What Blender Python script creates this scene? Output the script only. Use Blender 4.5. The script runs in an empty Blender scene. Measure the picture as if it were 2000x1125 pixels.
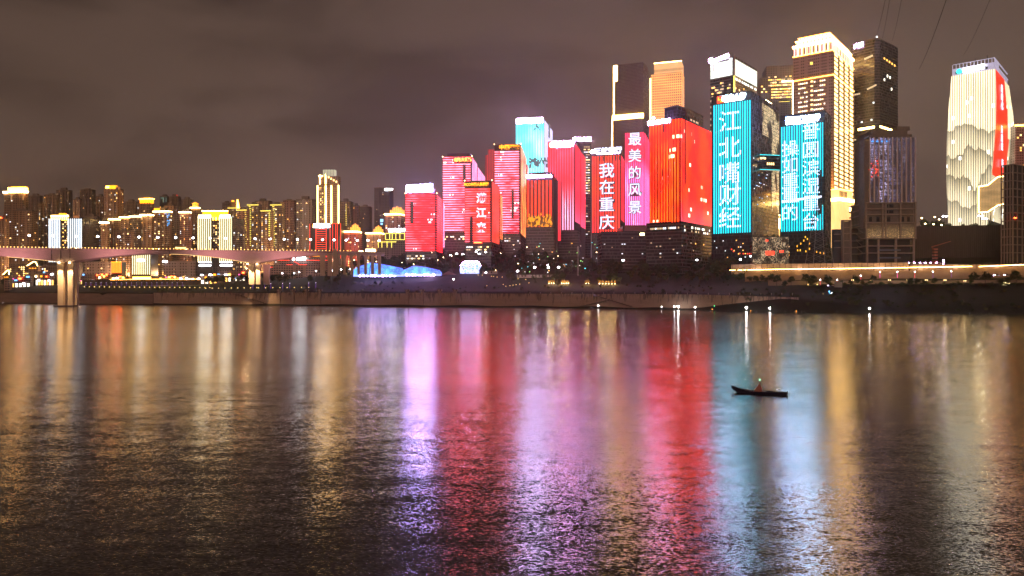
import bpy, math, random
from mathutils import Vector, noise as mnoise
SC = bpy.context.scene
COL = SC.collection
rnd = random.Random(7)
# ------------------------------------------------------------------ camera
CAMH, F = 20.0, 1444.0                       # camera height above the river, focal length in photo pixels (photo 2000 wide)
cam = bpy.data.objects.new('camera', bpy.data.cameras.new('camera'))
COL.objects.link(cam)
cam.location = (0, 0, CAMH)
cam.rotation_euler = (math.radians(90), 0, 0)
cam.data.sensor_width = 36
cam.data.lens = 26
cam.data.clip_start = 0.5
cam.data.clip_end = 20000
SC.camera = cam
# ------------------------------------------------------------------ view + world (a city glow on low night cloud)
SC.view_settings.view_transform = 'Standard'
SC.view_settings.look = 'None'
SC.view_settings.exposure = 0
SC.view_settings.gamma = 1
SC.cycles.sample_clamp_indirect = 80
SC.cycles.max_bounces = 5
SC.cycles.glossy_bounces = 3
SC.cycles.transparent_max_bounces = 8
SC.cycles.caustics_reflective = True


class G:
    """small wrapper that writes shader node maths as plain python expressions"""
    def __init__(s, nt): s.nt = nt
    def n(s, t, **kw):
        nd = s.nt.nodes.new(t)
        for k, v in kw.items(): setattr(nd, k, v)
        return nd
    def put(s, inp, v):
        if isinstance(v, X): s.nt.links.new(v.k, inp)
        elif isinstance(v, tuple) and len(v) == 3 and inp.type == 'RGBA': inp.default_value = (*v, 1)
        else: inp.default_value = v
    def m(s, op, *a):
        nd = s.n('ShaderNodeMath', operation=op)
        for i, v in enumerate(a): s.put(nd.inputs[i], v)
        return X(s, nd.outputs[0])
    def sm(s, v, a, b):
        nd = s.n('ShaderNodeMapRange', interpolation_type='SMOOTHSTEP')
        s.put(nd.inputs[0], v); s.put(nd.inputs[1], a); s.put(nd.inputs[2], b)
        return X(s, nd.outputs[0])
    def mix(s, f, a, b):
        nd = s.n('ShaderNodeMix', data_type='RGBA')
        s.put(nd.inputs[0], f); s.put(nd.inputs[6], a); s.put(nd.inputs[7], b)
        return X(s, nd.outputs[2])
    def xyz(s, x, y, z=0.0):
        nd = s.n('ShaderNodeCombineXYZ')
        for i, v in enumerate((x, y, z)): s.put(nd.inputs[i], v)
        return X(s, nd.outputs[0])
    def sep(s, v):
        nd = s.n('ShaderNodeSeparateXYZ'); s.put(nd.inputs[0], v)
        return [X(s, o) for o in nd.outputs]
    def noise(s, v, scale=1.0, detail=2.0, rough=.5, col=False, w=None):
        nd = s.n('ShaderNodeTexNoise'); s.put(nd.inputs['Vector'], v)
        nd.inputs['Scale'].default_value = scale; nd.inputs['Detail'].default_value = detail
        nd.inputs['Roughness'].default_value = rough
        return X(s, nd.outputs[1 if col else 0])
    def white(s, v):
        nd = s.n('ShaderNodeTexWhiteNoise', noise_dimensions='3D'); s.put(nd.inputs['Vector'], v)
        return X(s, nd.outputs[0])
    def vm(s, op, a, b=None):
        nd = s.n('ShaderNodeVectorMath', operation=op); s.put(nd.inputs[0], a)
        if b is not None: s.put(nd.inputs[3 if op == 'SCALE' else 1], b)
        return X(s, nd.outputs[0])
    def uv(s):
        t = s.n('ShaderNodeTexCoord'); u, v, w = s.sep(X(s, t.outputs['UV'])); return u, v
    def obj(s):
        return X(s, s.n('ShaderNodeTexCoord').outputs['Object'])


class X:
    def __init__(s, g, k): s.g, s.k = g, k
    def __add__(s, o): return s.g.m('ADD', s, o)
    __radd__ = __add__
    def __mul__(s, o): return s.g.m('MULTIPLY', s, o)
    __rmul__ = __mul__
    def __sub__(s, o): return s.g.m('SUBTRACT', s, o)
    def __rsub__(s, o): return s.g.m('SUBTRACT', o, s)
    def __truediv__(s, o): return s.g.m('DIVIDE', s, o)
    def __pow__(s, o): return s.g.m('POWER', s, o)
    def floor(s): return s.g.m('FLOOR', s)
    def fract(s): return s.g.m('FRACT', s)
    def lt(s, o): return s.g.m('LESS_THAN', s, o)
    def gt(s, o): return s.g.m('GREATER_THAN', s, o)


world = bpy.data.worlds.new('World'); SC.world = world; world.use_nodes = True
wt = world.node_tree; wt.nodes.clear(); g = G(wt)
d = X(g, g.n('ShaderNodeTexCoord').outputs['Generated'])
dx, dy, dz = g.sep(d)
az = g.m('ARCTAN2', dx, dy)
el = g.m('MAXIMUM', dz, 0.0)
cl = g.vm('MULTIPLY', d, (1.5, 1.5, 3.6))
warp = g.noise(cl, 1.1, 2, .5, col=True)
cv = g.vm('ADD', cl, g.vm('SCALE', warp, 1.1))
c1 = g.sm(g.noise(cv, 1.35, 5, .5), .40, .60)
base = g.mix(g.sm(az, -.62, .1), (.084, .053, .040), (.098, .063, .052))
base = g.mix(g.sm(az, .25, .65), base, (.098, .064, .050))
base = g.mix(g.sm(el, .30, .02) * g.m('EXPONENT', (az + .02) * (az + .02) * -9.0) * .55, base, (.125, .085, .100))
base = g.mix(g.sm(az, -.25, -.6) * g.sm(el, .13, .02) * .7, base, (.088, .058, .050))
sky = g.vm('SCALE', base, c1 * .62 + .76)
sky = g.vm('MULTIPLY', sky, g.mix(g.sm(el, .36, .54), (1.0, 1.0, 1.0), (.20, .15, .10)))
sky = g.vm('SCALE', sky, g.sm(el, .38, .05) * .16 + .86)
glow = g.m('EXPONENT', (az - .0) * (az - .0) * -22.0) * g.m('EXPONENT', el * -9.0) * .055
glow2 = g.m('EXPONENT', (az - .32) * (az - .32) * -22.0) * g.m('EXPONENT', el * -6.0) * .022
sky = g.vm('ADD', sky, g.vm('SCALE', (1.0, .62, .80), glow))
sky = g.vm('ADD', sky, g.vm('SCALE', (1.0, .75, .6), glow2))
bg = g.n('ShaderNodeBackground'); g.put(bg.inputs[0], sky); bg.inputs[1].default_value = 1.0
wo = g.n('ShaderNodeOutputWorld'); wt.links.new(bg.outputs[0], wo.inputs[0])
# the lit city on the photographer's bank: a broad dim warm light from behind the camera
ld = bpy.data.lights.new('sun', 'SUN'); ld.energy = .60; ld.angle = math.radians(25); ld.color = (1, .62, .45)
sun = bpy.data.objects.new('sun', ld); COL.objects.link(sun)
sun.rotation_euler = (math.radians(74), 0, math.radians(-12))

# ------------------------------------------------------------------ materials
MATS = {}
def mat(name, base=(.3, .3, .3), rough=.7, emit=None, es=1.0, metal=0.0, fn=None, sample='NONE', spec=.5):
    if name in MATS: return MATS[name]
    m = bpy.data.materials.new(name); m.use_nodes = True
    nt = m.node_tree; nt.nodes.clear(); gg = G(nt)
    b = gg.n('ShaderNodeBsdfPrincipled'); o = gg.n('ShaderNodeOutputMaterial')
    nt.links.new(b.outputs[0], o.inputs[0])
    P = dict(base=base, rough=rough, emit=emit, es=es, normal=None)
    if fn: P.update(fn(gg))
    gg.put(b.inputs['Base Color'], P['base']); gg.put(b.inputs['Roughness'], P['rough'])
    b.inputs['Metallic'].default_value = metal
    b.inputs['Specular IOR Level'].default_value = spec
    if P['emit'] is not None:
        gg.put(b.inputs['Emission Color'], P['emit']); gg.put(b.inputs['Emission Strength'], P['es'])
        m.cycles.emission_sampling = sample
    if P['normal'] is not None: gg.put(b.inputs['Normal'], P['normal'])
    MATS[name] = m
    return m

def wall_mat(name, c, cw=3.3, ch=3.1, wu=(.22, .78), wv=(.28, .78), glass=(.015, .017, .022), blank=.3, spread=.25):
    """plastered wall with a grid of unlit windows and some blank bays"""
    def fn(g):
        u, v = g.uv()
        a, b = (u / cw), (v / ch)
        w = a.fract().gt(wu[0]) * a.fract().lt(wu[1]) * b.fract().gt(wv[0]) * b.fract().lt(wv[1])
        bay = g.white(g.xyz(a.floor(), 3.0, 1.0)).gt(blank)
        dirt = g.noise(g.xyz(u * .12, v * .03, 0.0), 1.0, 4, .6)
        wc = g.vm('SCALE', c, dirt * spread * 2 + (1 - spread))
        slab = b.fract().lt(.12) * .25 + 1.0
        wc = g.vm('SCALE', wc, slab)
        col = g.mix(w * bay, wc, glass)
        return dict(base=col, rough=g.m('SUBTRACT', .8, w * bay * .6))
    return mat(name, fn=fn)

def led_mat(name, a, b, gap, per=1.9, duty=.55, axis='u', nscale=.03, lo=.4, hi=.6, fleck=.0, fc=(3, 2.6, 2.2), floor=3.6,
            low=None, vlow=(0, 40), rowvar=.0, strength=1.0, sample='AUTO', diag=None):
    """media facade: lines of lamps along one axis showing a moving picture (colour a to b), dark glass between"""
    def fn(g):
        u, v = g.uv()
        n = g.sm(g.noise(g.xyz(u * .8, v * .5, 0.0), nscale, 3, .55), lo, hi)
        if axis == 'v': n = g.m('MINIMUM', 1.0, g.m('MAXIMUM', 0.0, n + (g.noise(g.xyz(u * .09, (v / per).floor() * 3.1, 0.0), 1.0, 1) - .5) * 2.2))
        c = g.mix(n, a, b)
        if low is not None: c = g.mix(g.sm(v, vlow[1], vlow[0]), c, low)
        if diag is not None:
            ww = g.noise(g.xyz(u * 1.2 + v * .25, v * .12, 5.0), .12, 3, .6)
            c = g.mix(g.m('MAXIMUM', g.sm(ww, .56, .72), 0.0) * g.sm(v, vlow[1], vlow[0]), c, diag)
        q = (v if axis == 'v' else u) / per
        s = q.fract().lt(duty)
        if rowvar:
            rv = g.white(g.xyz(q.floor(), (u / 60.0).floor(), 2.0)) * rowvar + (1.0 - rowvar)
            c = g.vm('SCALE', c, rv)
        col = g.mix(s, gap, c)
        if fleck:
            f1 = g.white(g.xyz((u / 2.2).floor(), (v / floor).floor(), 1.0)).gt(.45)
            f2 = g.noise(g.xyz(u * .06, (v / floor).floor() * 1.7, 9.0), 1.0, 1, .5).gt(1 - fleck)
            f3 = (v / floor).fract().gt(.45)
            col = g.mix(f1 * f2 * f3, col, fc)
        return dict(base=(.01, .01, .012), rough=.35, emit=col, es=strength)
    return mat(name, fn=fn, sample=sample)

def glow(name, c, s, sample='NONE'):
    return mat(name, base=(.02, .02, .02), rough=.5, emit=c, es=s, sample=sample)

def glass_floor(name, c1, c2, per=3.8, duty=.3, cw=1.5):
    def fn(g):
        u, v = g.uv()
        s = (v / per).fract().lt(duty)
        t = (u / cw).fract().lt(.12)
        col = g.mix(g.m('MAXIMUM', s, t * .6), c1, c2)
        r = g.white(g.xyz((u / cw).floor(), (v / per).floor(), 0.0)) * .25 + .08
        return dict(base=col, rough=g.m('MAXIMUM', r, s * .6))
    return mat(name, fn=fn)

M_DARKGLASS = glass_floor('dark glass', (.012, .013, .018), (.07, .06, .06))
M_NAVY = glass_floor('navy glass', (.010, .012, .022), (.03, .032, .05), duty=.12)
M_GREYTOWER = glass_floor('grey louvre cladding', (.050, .040, .045), (.11, .085, .085), per=2.6, duty=.5)
M_DARK = mat('dark cladding', (.035, .03, .034), .5)
M_PLUM = mat('dark purple metal', (.06, .03, .045), .5)
M_CONC = mat('concrete', fn=lambda g: dict(base=g.vm('SCALE', (.34, .27, .23), g.noise(g.obj(), .15, 5, .65) * .8 + .55), rough=.9))
M_CONCD = mat('dark concrete', fn=lambda g: dict(base=g.vm('SCALE', (.20, .16, .14), g.noise(g.obj(), .2, 5, .65) * .9 + .5), rough=.9))
M_TAN = wall_mat('tan flats wall', (.46, .30, .21))
M_BROWN = wall_mat('brown flats wall', (.30, .19, .13), blank=.15)
M_GREY = wall_mat('grey flats wall', (.33, .28, .26), cw=2.6, wu=(.25, .75))
M_DIM = wall_mat('dim flats wall', (.20, .14, .12), blank=.1)
M_RED = wall_mat('red brick flats wall', (.34, .07, .07))
M_PINKB = wall_mat('reddish flats wall', (.36, .18, .15), blank=.2)
M_DUSK = wall_mat('dusky tower wall', (.06, .05, .065), blank=.1)
M_GRANITE = wall_mat('pink granite wall', (.42, .27, .23), cw=2.3, ch=3.9, wu=(.3, .75), wv=(.3, .68), blank=.22)
M_WHITEW = wall_mat('pale office wall', (.36, .28, .26), cw=4, ch=4.2, wu=(.3, .7), wv=(.25, .8), blank=.15, glass=(.10, .075, .065))
GL_GOLD = glow('gold light and floodlight stand-in', (1.0, .40, .05), 20.0)  # on crowns, caps and cornices this emission stands in for floodlighting
GL_GOLDW = glow('pale gold light', (1.0, .60, .16), 24.0)
GL_YELL = glow('yellow light', (1.0, .80, .12), 2.2)
GL_WARM = glow('warm white light', (1.0, .70, .32), 24.0)
GL_WHITE = glow('white light', (.92, .94, 1.0), 20.0)
GL_SIGN = glow('brilliant white sign light', (.46, .40, 1.0), 100.0, 'AUTO')
GL_SIGN2 = glow('white sign light', (.72, .44, .95), 85.0)
GL_ORS = glow('orange sign light', (1.0, .055, .010), 26.0)
GL_YES = glow('yellow sign light and painted roof glow', (1.0, .34, .01), 3.2)
GL_REDN = glow('red neon light', (1.0, .05, .02), 2.6)
GL_TEAL = glow('teal line light', (.03, .8, .85), 2.0)
WINM = [glow('warm window light', (1.0, .62, .24), 4.0), glow('yellow window light', (1.0, .50, .10), 3.2),
        glow('cool window light', (.85, .92, 1.0), 2.2), glow('soft window light', (1.0, .74, .42), .9),
        glow('bright window light', (1.0, .93, .75), 3.0), glow('blue window light', (.1, .45, 1.0), 1.4)]

# ------------------------------------------------------------------ geometry helpers
class MB:
    def __init__(s): s.v, s.f, s.mi, s.mark = [], [], [], []
    def pieces(s):
        out = []
        for k, (v0, f0) in enumerate(s.mark):
            v1, f1 = s.mark[k + 1] if k + 1 < len(s.mark) else (len(s.v), len(s.f))
            q = MB(); q.v = s.v[v0:v1]; q.f = [tuple(i - v0 for i in f) for f in s.f[f0:f1]]; q.mi = s.mi[f0:f1]; out.append(q)
        return out
    def quad(s, a, b, c, d, mi=0):
        i = len(s.v); s.mark.append((i, len(s.f))); s.v += [a, b, c, d]; s.f.append((i, i + 1, i + 2, i + 3)); s.mi.append(mi); return s
    def box(s, x0, x1, y0, y1, z0, z1, mi=0):
        if x0 > x1: x0, x1 = x1, x0
        if y0 > y1: y0, y1 = y1, y0
        i = len(s.v); s.mark.append((i, len(s.f)))
        s.v += [(x, y, z) for z in (z0, z1) for x, y in ((x0, y0), (x1, y0), (x1, y1), (x0, y1))]
        for q in ((0, 3, 2, 1), (4, 5, 6, 7), (0, 1, 5, 4), (1, 2, 6, 5), (2, 3, 7, 6), (3, 0, 4, 7)):
            s.f.append(tuple(i + k for k in q)); s.mi.append(mi)
        return s
    def frus(s, b, t, z0, z1, mi=0):
        """prism between two rings of (x, y) with the same count"""
        n = len(b); i = len(s.v); s.mark.append((i, len(s.f)))
        s.v += [(x, y, z0) for x, y in b] + [(x, y, z1) for x, y in t]
        for k in range(n):
            s.f.append((i + k, i + (k + 1) % n, i + n + (k + 1) % n, i + n + k)); s.mi.append(mi)
        s.f.append(tuple(i + n + k for k in range(n))); s.f.append(tuple(i + n - 1 - k for k in range(n))); s.mi += [mi, mi]
        return s
    def tube(s, p, q, r, n=6, r2=None, mi=0):
        p, q = Vector(p), Vector(q); a = (q - p).normalized()
        u = a.cross(Vector((0, 0, 1)) if abs(a.z) < .9 else Vector((1, 0, 0))).normalized(); w = a.cross(u)
        r2 = r if r2 is None else r2; i = len(s.v); s.mark.append((i, len(s.f)))
        for c, rr in ((p, r), (q, r2)):
            for k in range(n):
                t = 2 * math.pi * k / n; s.v.append(tuple(c + (u * math.cos(t) + w * math.sin(t)) * rr))
        for k in range(n):
            s.f.append((i + k, i + n + k, i + n + (k + 1) % n, i + (k + 1) % n)); s.mi.append(mi)
        s.f.append(tuple(i + k for k in range(n))); s.f.append(tuple(i + n + n - 1 - k for k in range(n))); s.mi += [mi, mi]
        return s
    def ball(s, c, r, n=8, m=5, sz=1.0, mi=0):
        i = len(s.v); s.mark.append((i, len(s.f)))
        for a in range(m + 1):
            ph = math.pi * a / m
            for k in range(n):
                t = 2 * math.pi * k / n
                s.v.append((c[0] + r * math.sin(ph) * math.cos(t), c[1] + r * math.sin(ph) * math.sin(t), c[2] + r * sz * math.cos(ph)))
        for a in range(m):
            for k in range(n):
                s.f.append((i + a * n + k, i + (a + 1) * n + k, i + (a + 1) * n + (k + 1) % n, i + a * n + (k + 1) % n)); s.mi.append(mi)
        return s
    def mesh(s, name, mats, uv=True, smooth=False):
        me = bpy.data.meshes.new(name); me.from_pydata(s.v, [], s.f)
        for m in (mats if isinstance(mats, (list, tuple)) else [mats]): me.materials.append(m)
        for p, k in zip(me.polygons, s.mi): p.material_index = k; p.use_smooth = smooth
        if uv:
            L = me.uv_layers.new(name='UV').data
            for p in me.polygons:
                n = p.normal
                if abs(n.z) < .75:
                    h = math.hypot(n.x, n.y); tx, ty = -n.y / h, n.x / h
                    for li in p.loop_indices:
                        c = me.vertices[me.loops[li].vertex_index].co; L[li].uv = (c.x * tx + c.y * ty, c.z)
                else:
                    for li in p.loop_indices:
                        c = me.vertices[me.loops[li].vertex_index].co; L[li].uv = (c.x, c.y)
        me.update(); return me
    def build(s, name, mats, parent=None, loc=None, **kw):
        o = bpy.data.objects.new(name, s.mesh(name, mats, **kw)); COL.objects.link(o)
        if parent is not None: o.parent = parent
        if loc is not None: o.location = loc
        return o

def tag(o, label=None, cat=None, group=None, kind=None):
    if label: o['label'] = label
    if cat: o['category'] = cat
    if group: o['group'] = group
    if kind: o['kind'] = kind
    return o
def empty(name, loc=(0, 0, 0), rz=0):
    o = bpy.data.objects.new(name, None); COL.objects.link(o); o.location = loc; o.rotation_euler = (0, 0, rz)
    o.empty_display_size = 2; return o
def inst(name, me, parent=None, loc=(0, 0, 0), rot=(0, 0, 0), sc=(1, 1, 1)):
    o = bpy.data.objects.new(name, me); COL.objects.link(o)
    if parent is not None: o.parent = parent
    o.location = loc; o.rotation_euler = rot; o.scale = sc; return o
def copy_tree(o, parent=None):
    c = o.copy(); COL.objects.link(c)
    if parent is not None: c.parent = parent
    for ch in [x for x in KIDS.get(o.name, [])]: copy_tree(ch, c)
    return c
KIDS = {}
def kx(px): return (px - 1000.0) / F
def P(px, py, Y): return Vector((kx(px) * Y, Y, CAMH + (562.5 - py) / F * Y))

TXT = {}
def text_mesh(body, bold=.02, ext=.02, m=None, key=''):
    """one mesh of lettering, 1 unit per line height, centred on its own middle, facing -Y"""
    k = (body, bold, ext, m.name)
    if k in TXT: return TXT[k]
    c = bpy.data.curves.new('lettering', 'FONT'); c.body = body; c.offset = bold; c.extrude = ext; c.size = 1
    c.align_x = 'CENTER'; c.resolution_u = 3
    o = bpy.data.objects.new('lettering', c); COL.objects.link(o)
    dg = bpy.context.evaluated_depsgraph_get(); dg.update()
    me = bpy.data.meshes.new_from_object(o.evaluated_get(dg))
    bpy.data.objects.remove(o); bpy.data.curves.remove(c)
    xs = [v.co.x for v in me.vertices]; ys = [v.co.y for v in me.vertices]
    cx, cy = (min(xs) + max(xs)) / 2, (min(ys) + max(ys)) / 2
    for v in me.vertices: v.co = (v.co.x - cx, -v.co.z, v.co.y - cy)
    L = me.uv_layers.new(name='UVM').data
    for l in me.loops: L[l.index].uv = (me.vertices[l.vertex_index].co.x, me.vertices[l.vertex_index].co.z)
    me.materials.clear(); me.materials.append(m)
    TXT[k] = (me, max(xs) - min(xs), max(ys) - min(ys)); return TXT[k]

# ------------------------------------------------------------------ terrain
SH = [(-1500, 1250), (-500, 1060), (0, 979), (200, 905), (400, 862), (700, 813), (1000, 760), (1200, 713), (1350, 664),
      (1500, 628), (1700, 595), (2000, 561), (2400, 500), (3500, 380)]
def interp(T, x):
    if x <= T[0][0]: return T[0][1]
    for (a, p), (b, q) in zip(T, T[1:]):
        if x <= b:
            t = (x - a) / (b - a)
            return p + (q - p) * t if not isinstance(p, (list, tuple)) else [i + (j - i) * t for i, j in zip(p, q)]
    return T[-1][1]
def shore(px): return interp(SH, px)
SL = [-60, 0, 5, 9, 30, 60, 90, 130, 180, 186, 200, 260, 400, 700, 1500, 5000]
TK = [(-1500, [-4, .3, 1, 13, 15, 20, 23, 27, 29, 29, 30, 32, 36, 50, 65, 70]),
      (0, [-4, .3, 1, 13, 15, 20, 23, 27, 29, 29, 30, 32, 36, 50, 65, 70]),
      (400, [-4, .3, 1, 14, 15, 18, 22, 25, 27, 28, 29, 31, 38, 55, 70, 75]),
      (650, [-4, .3, 1, 14, 16, 20, 26, 35, 38, 38, 39, 48, 60, 70, 85, 90]),
      (900, [-4, .3, 1, 14, 17, 20, 28, 38, 39, 40, 43, 64, 72, 80, 90, 95]),
      (1150, [-4, .3, 1, 14, 17, 21, 26, 35, 37, 38, 42, 58, 66, 75, 90, 95]),
      (1350, [-4, .3, 1.5, 14, 16, 19, 24, 33, 44, 44, 45, 50, 62, 75, 90, 95]),
      (1440, [-4, .3, 6, 11, 14, 18, 24, 38, 45, 45, 46, 56, 80, 88, 95, 98]),
      (1530, [-4, .3, 10.5, 12.6, 14, 20, 25, 40, 46, 46, 47, 60, 88, 92, 98, 100]),
      (1760, [-4, .3, 2, 4, 10, 21, 26, 40, 46, 46, 47, 62, 88, 94, 98, 100]),
      (1800, [-4, .3, 2, 4, 10, 21, 26, 40, 46, 46, 80, 86, 90, 95, 99, 100]),
      (2200, [-4, .3, 2, 4, 11, 22, 28, 41, 47, 47, 80, 86, 90, 95, 99, 100]),
      (3500, [-4, .3, 2, 4, 11, 22, 28, 41, 47, 47, 80, 86, 90, 95, 99, 100])]
def hz(px, s):
    z = interp(TK, px)
    return interp(list(zip(SL, z)), s)
def ground(x, y):
    px = 1000 + F * x / y
    return hz(px, y - shore(px))

def build_terrain():
    b = MB(); cols = list(range(-1500, -100, 100)) + list(range(-100, 2200, 20)) + list(range(2200, 3501, 100))
    ss = []
    for a, c in zip(SL, SL[1:]):
        k = max(1, min(8, int((c - a) / 12)))
        ss += [a + (c - a) * i / k for i in range(k)]
    ss.append(SL[-1])
    nr = len(ss)
    for px in cols:
        for s in ss:
            Y = shore(px) + s; x = kx(px) * Y
            n = 0 if s < 3 else mnoise.noise((x * .03, Y * .03, 0)) * min(1.2, s * .03) + mnoise.noise((x * .11, Y * .11, 3)) * min(.4, s * .02)
            w = mnoise.noise((x * .02, 0, 7)) * 2.5 if s <= 0 else 0
            b.v.append((x, Y + w, hz(px, s) + n))
    for i in range(len(cols) - 1):
        for j in range(nr - 1):
            b.f.append((i * nr + j, (i + 1) * nr + j, (i + 1) * nr + j + 1, i * nr + j + 1)); b.mi.append(0)
    def fn(g):
        o = g.obj()
        n = g.noise(o, .05, 6, .65); n2 = g.noise(o, .6, 4, .7)
        c = g.mix(g.sm(n, .4, .6), (.007, .009, .004), (.019, .014, .009))
        c = g.vm('SCALE', c, n2 * 1.3 + .35)
        return dict(base=c, rough=.95)
    tag(b.build('ground', mat('grassy soil', fn=fn), smooth=True, uv=False), kind='structure')
build_terrain()

# ------------------------------------------------------------------ river
def build_water():
    b = MB(); b.quad((-4000, -900, 0), (4000, -900, 0), (4000, 1500, 0), (-4000, 1500, 0))
    def fn(g):
        o = g.obj(); x, y, z = g.sep(o)
        amp = g.sm(g.noise(g.xyz(x * .5, y * 1.1, 0.0), .012, 3, .55), .33, .68)
        v1 = g.xyz(x * .55 + y * .10, y * 1.0 - x * .06, 0.0)
        nA = g.noise(v1, 6.5, 3, .6, col=True)       # half-metre ripples
        nB = g.noise(v1, 1.2, 2, .5, col=True)        # wavelets
        nC = g.noise(g.xyz(x * .3, y, 4.0), .06, 2, .5, col=True)
        ax, ay, _ = g.sep(nA); bx, by, _ = g.sep(nB); cx, cy, _ = g.sep(nC)
        nD = g.noise(g.xyz(x * .35 + y * .05, y * .9, 8.0), .32, 3, .6, col=True); ex, ey, _ = g.sep(nD)
        k = amp * .55 + .62
        sx = ((ax - .5) * .22 + (bx - .5) * .07 + (ex - .5) * .04) * k + (cx - .5) * .02
        sy = ((ay - .5) * .54 + (by - .5) * .13 + (ey - .5) * .15) * k + (cy - .5) * .05
        nrm = g.vm('NORMALIZE', g.xyz(sx, sy, 1.0))
        return dict(base=(.020, .013, .006), rough=.155, normal=nrm)
    m = mat('river water', fn=fn)
    bs = [n for n in m.node_tree.nodes if n.type == 'BSDF_PRINCIPLED'][0]; bs.inputs['IOR'].default_value = 1.7
    tag(b.build('river_water', m, uv=False), kind='structure')
build_water()

# ------------------------------------------------------------------ towers
class T:
    """a building whose near corner stands at photo column xc, distance Y; local -X runs along the front (left) face,
    local +Y along the right face; th turns it"""
    def __init__(s, name, label, cat, xl, xc, xr, Y, th=0.0, group=None, base=None):
        t = math.radians(th); s.th = t; s.Y = Y; s.C = Vector((kx(xc) * Y, Y))
        s.dl = (-math.cos(t), math.sin(t)); s.dr = (math.sin(t), math.cos(t))
        s.wl = s.along(xl, s.dl); s.wr = s.along(xr, s.dr) if xr else s.wl * .8
        if s.wr < 0 or s.wr > 7 * s.wl: print('BADWR', label, s.wl, s.wr); s.wr = s.wl * .8
        zb = ground(s.C.x, s.C.y) if base is None else base
        pts = [s.C, s.C + Vector(s.dl) * s.wl, s.C + Vector(s.dr) * s.wr]
        if base is None: zb = min(ground(p.x, p.y) for p in pts) - 1.0
        s.zb = zb
        s.o = tag(empty(name, (s.C.x, s.C.y, zb), -t), label, cat, group)
    def along(s, px, dd):
        k = kx(px); return (k * s.C.y - s.C.x) / (dd[0] - k * dd[1])
    def fx(s, px): return -s.along(px, s.dl)          # local x on the front face
    def ry(s, px): return s.along(px, s.dr)           # local y on the right face
    def z(s, py, px=None, face='F'):
        y = s.C.y
        if px is not None:
            y += (s.along(px, s.dl) * s.dl[1]) if face == 'F' else (s.along(px, s.dr) * s.dr[1])
        return CAMH + (562.5 - py) / F * y - s.zb
    def part(s, name, b, m, label=None, **kw):
        if name in SPLIT and len(b.mark) > 1:
            for q in b.pieces(): o = q.build(name, m, s.o, **kw)
            return o
        o = b.build(name, m, s.o, **kw)
        if label: o['label'] = label
        return o
    def box(s, name, m, x0, x1, y0, y1, z0, z1, label=None):
        return s.part(name, MB().box(x0, x1, y0, y1, z0, z1), m, label)
    def body(s, m, ztop, name='wall', z0=0, inset=0):
        return s.box(name, m, -s.wl + inset, -inset, inset, s.wr - inset, z0, ztop)
    def screen(s, face, a, b, z0, z1, m, name='led_screen', d=.4, off=0.0):
        """a lit panel standing proud of the front (F) or right (R) face, between local coordinates a..b"""
        if face == 'F': return s.part(name, MB().box(a, b, -d - off, -off + .05 if off == 0 else -off, z0, z1), m)
        return s.part(name, MB().box(-.05 + off, d + off, a, b, z0, z1), m)
    def text(s, body, x, z, size, m, name='lettering', bold=.02, parent=None, face='F', off=.8, sx=1.0, ext=.03, rz=0):
        me, w, h = text_mesh(body, bold, ext, m)
        o = inst(name, me, parent or s.o, (x, -off, z) if face == 'F' else (off, x, z), (0, 0, 0 if face == 'F' else math.pi / 2),
                 (size * sx, size, size))
        return o
    def wins(s, face, slots, m, w, h, name='lit_window', off=.12):
        """individual lit windows at (along, z); after the first hundred the rest become one part"""
        key = (m.name,)
        if key not in WME: WME[key] = MB().box(-.5, .5, -.5, .5, -.5, .5).mesh('lit_window', m)
        rest = []
        for i, (a, z) in enumerate(slots):
            c = CNT.get((s.o.name, name), 0)
            if c < 100:
                CNT[(s.o.name, name)] = c + 1
                if face == 'F': inst(name, WME[key], s.o, (a, -off, z), sc=(w, .3, h))
                else: inst(name, WME[key], s.o, (off, a, z), sc=(.3, w, h))
            else: rest.append((a, z))
        if rest:
            b = MB()
            for a, z in rest:
                if face == 'F': b.box(a - w / 2, a + w / 2, -off - .15, -off + .15, z - h / 2, z + h / 2)
                else: b.box(off - .15, off + .15, a - w / 2, a + w / 2, z - h / 2, z + h / 2)
            tag(s.part('lit_windows', b, m), kind='stuff')
WME, CNT = {}, {}
SPLIT = set('crown_window cornice_lamp floor_slab column opening window wall_lamp fin joint pilaster bay red_lamp blue_lamp amber_lamp edge_light dotted_light stair_light floor_band white_band cornice_light wing_head strip_light neon_line balcony_lamp outline_light blank_strip slat_light gold_crown pavilion leg stair_flight entrance_light mast painted_wash crown_rib shopfront'.split())

def rwin(t, face, x0, x1, z0, z1, n, cw=3.3, ch=3.1, w=1.7, h=1.7, mats=(0, 1, 2, 3), seed=1):
    """n lit windows at random cells of a window grid"""
    r = random.Random(seed); a = []
    nx, nz = max(1, int((x1 - x0) / cw)), max(1, int((z1 - z0) / ch))
    cells = [(i, j) for i in range(nx) for j in range(nz)]; r.shuffle(cells)
    by = {}
    for i, j in cells[:n]: by.setdefault(r.choice(mats), []).append((x0 + (i + .5) * cw, z0 + (j + .5) * ch))
    for k, sl in by.items(): t.wins(face, sl, WINM[k], w, h)

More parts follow.
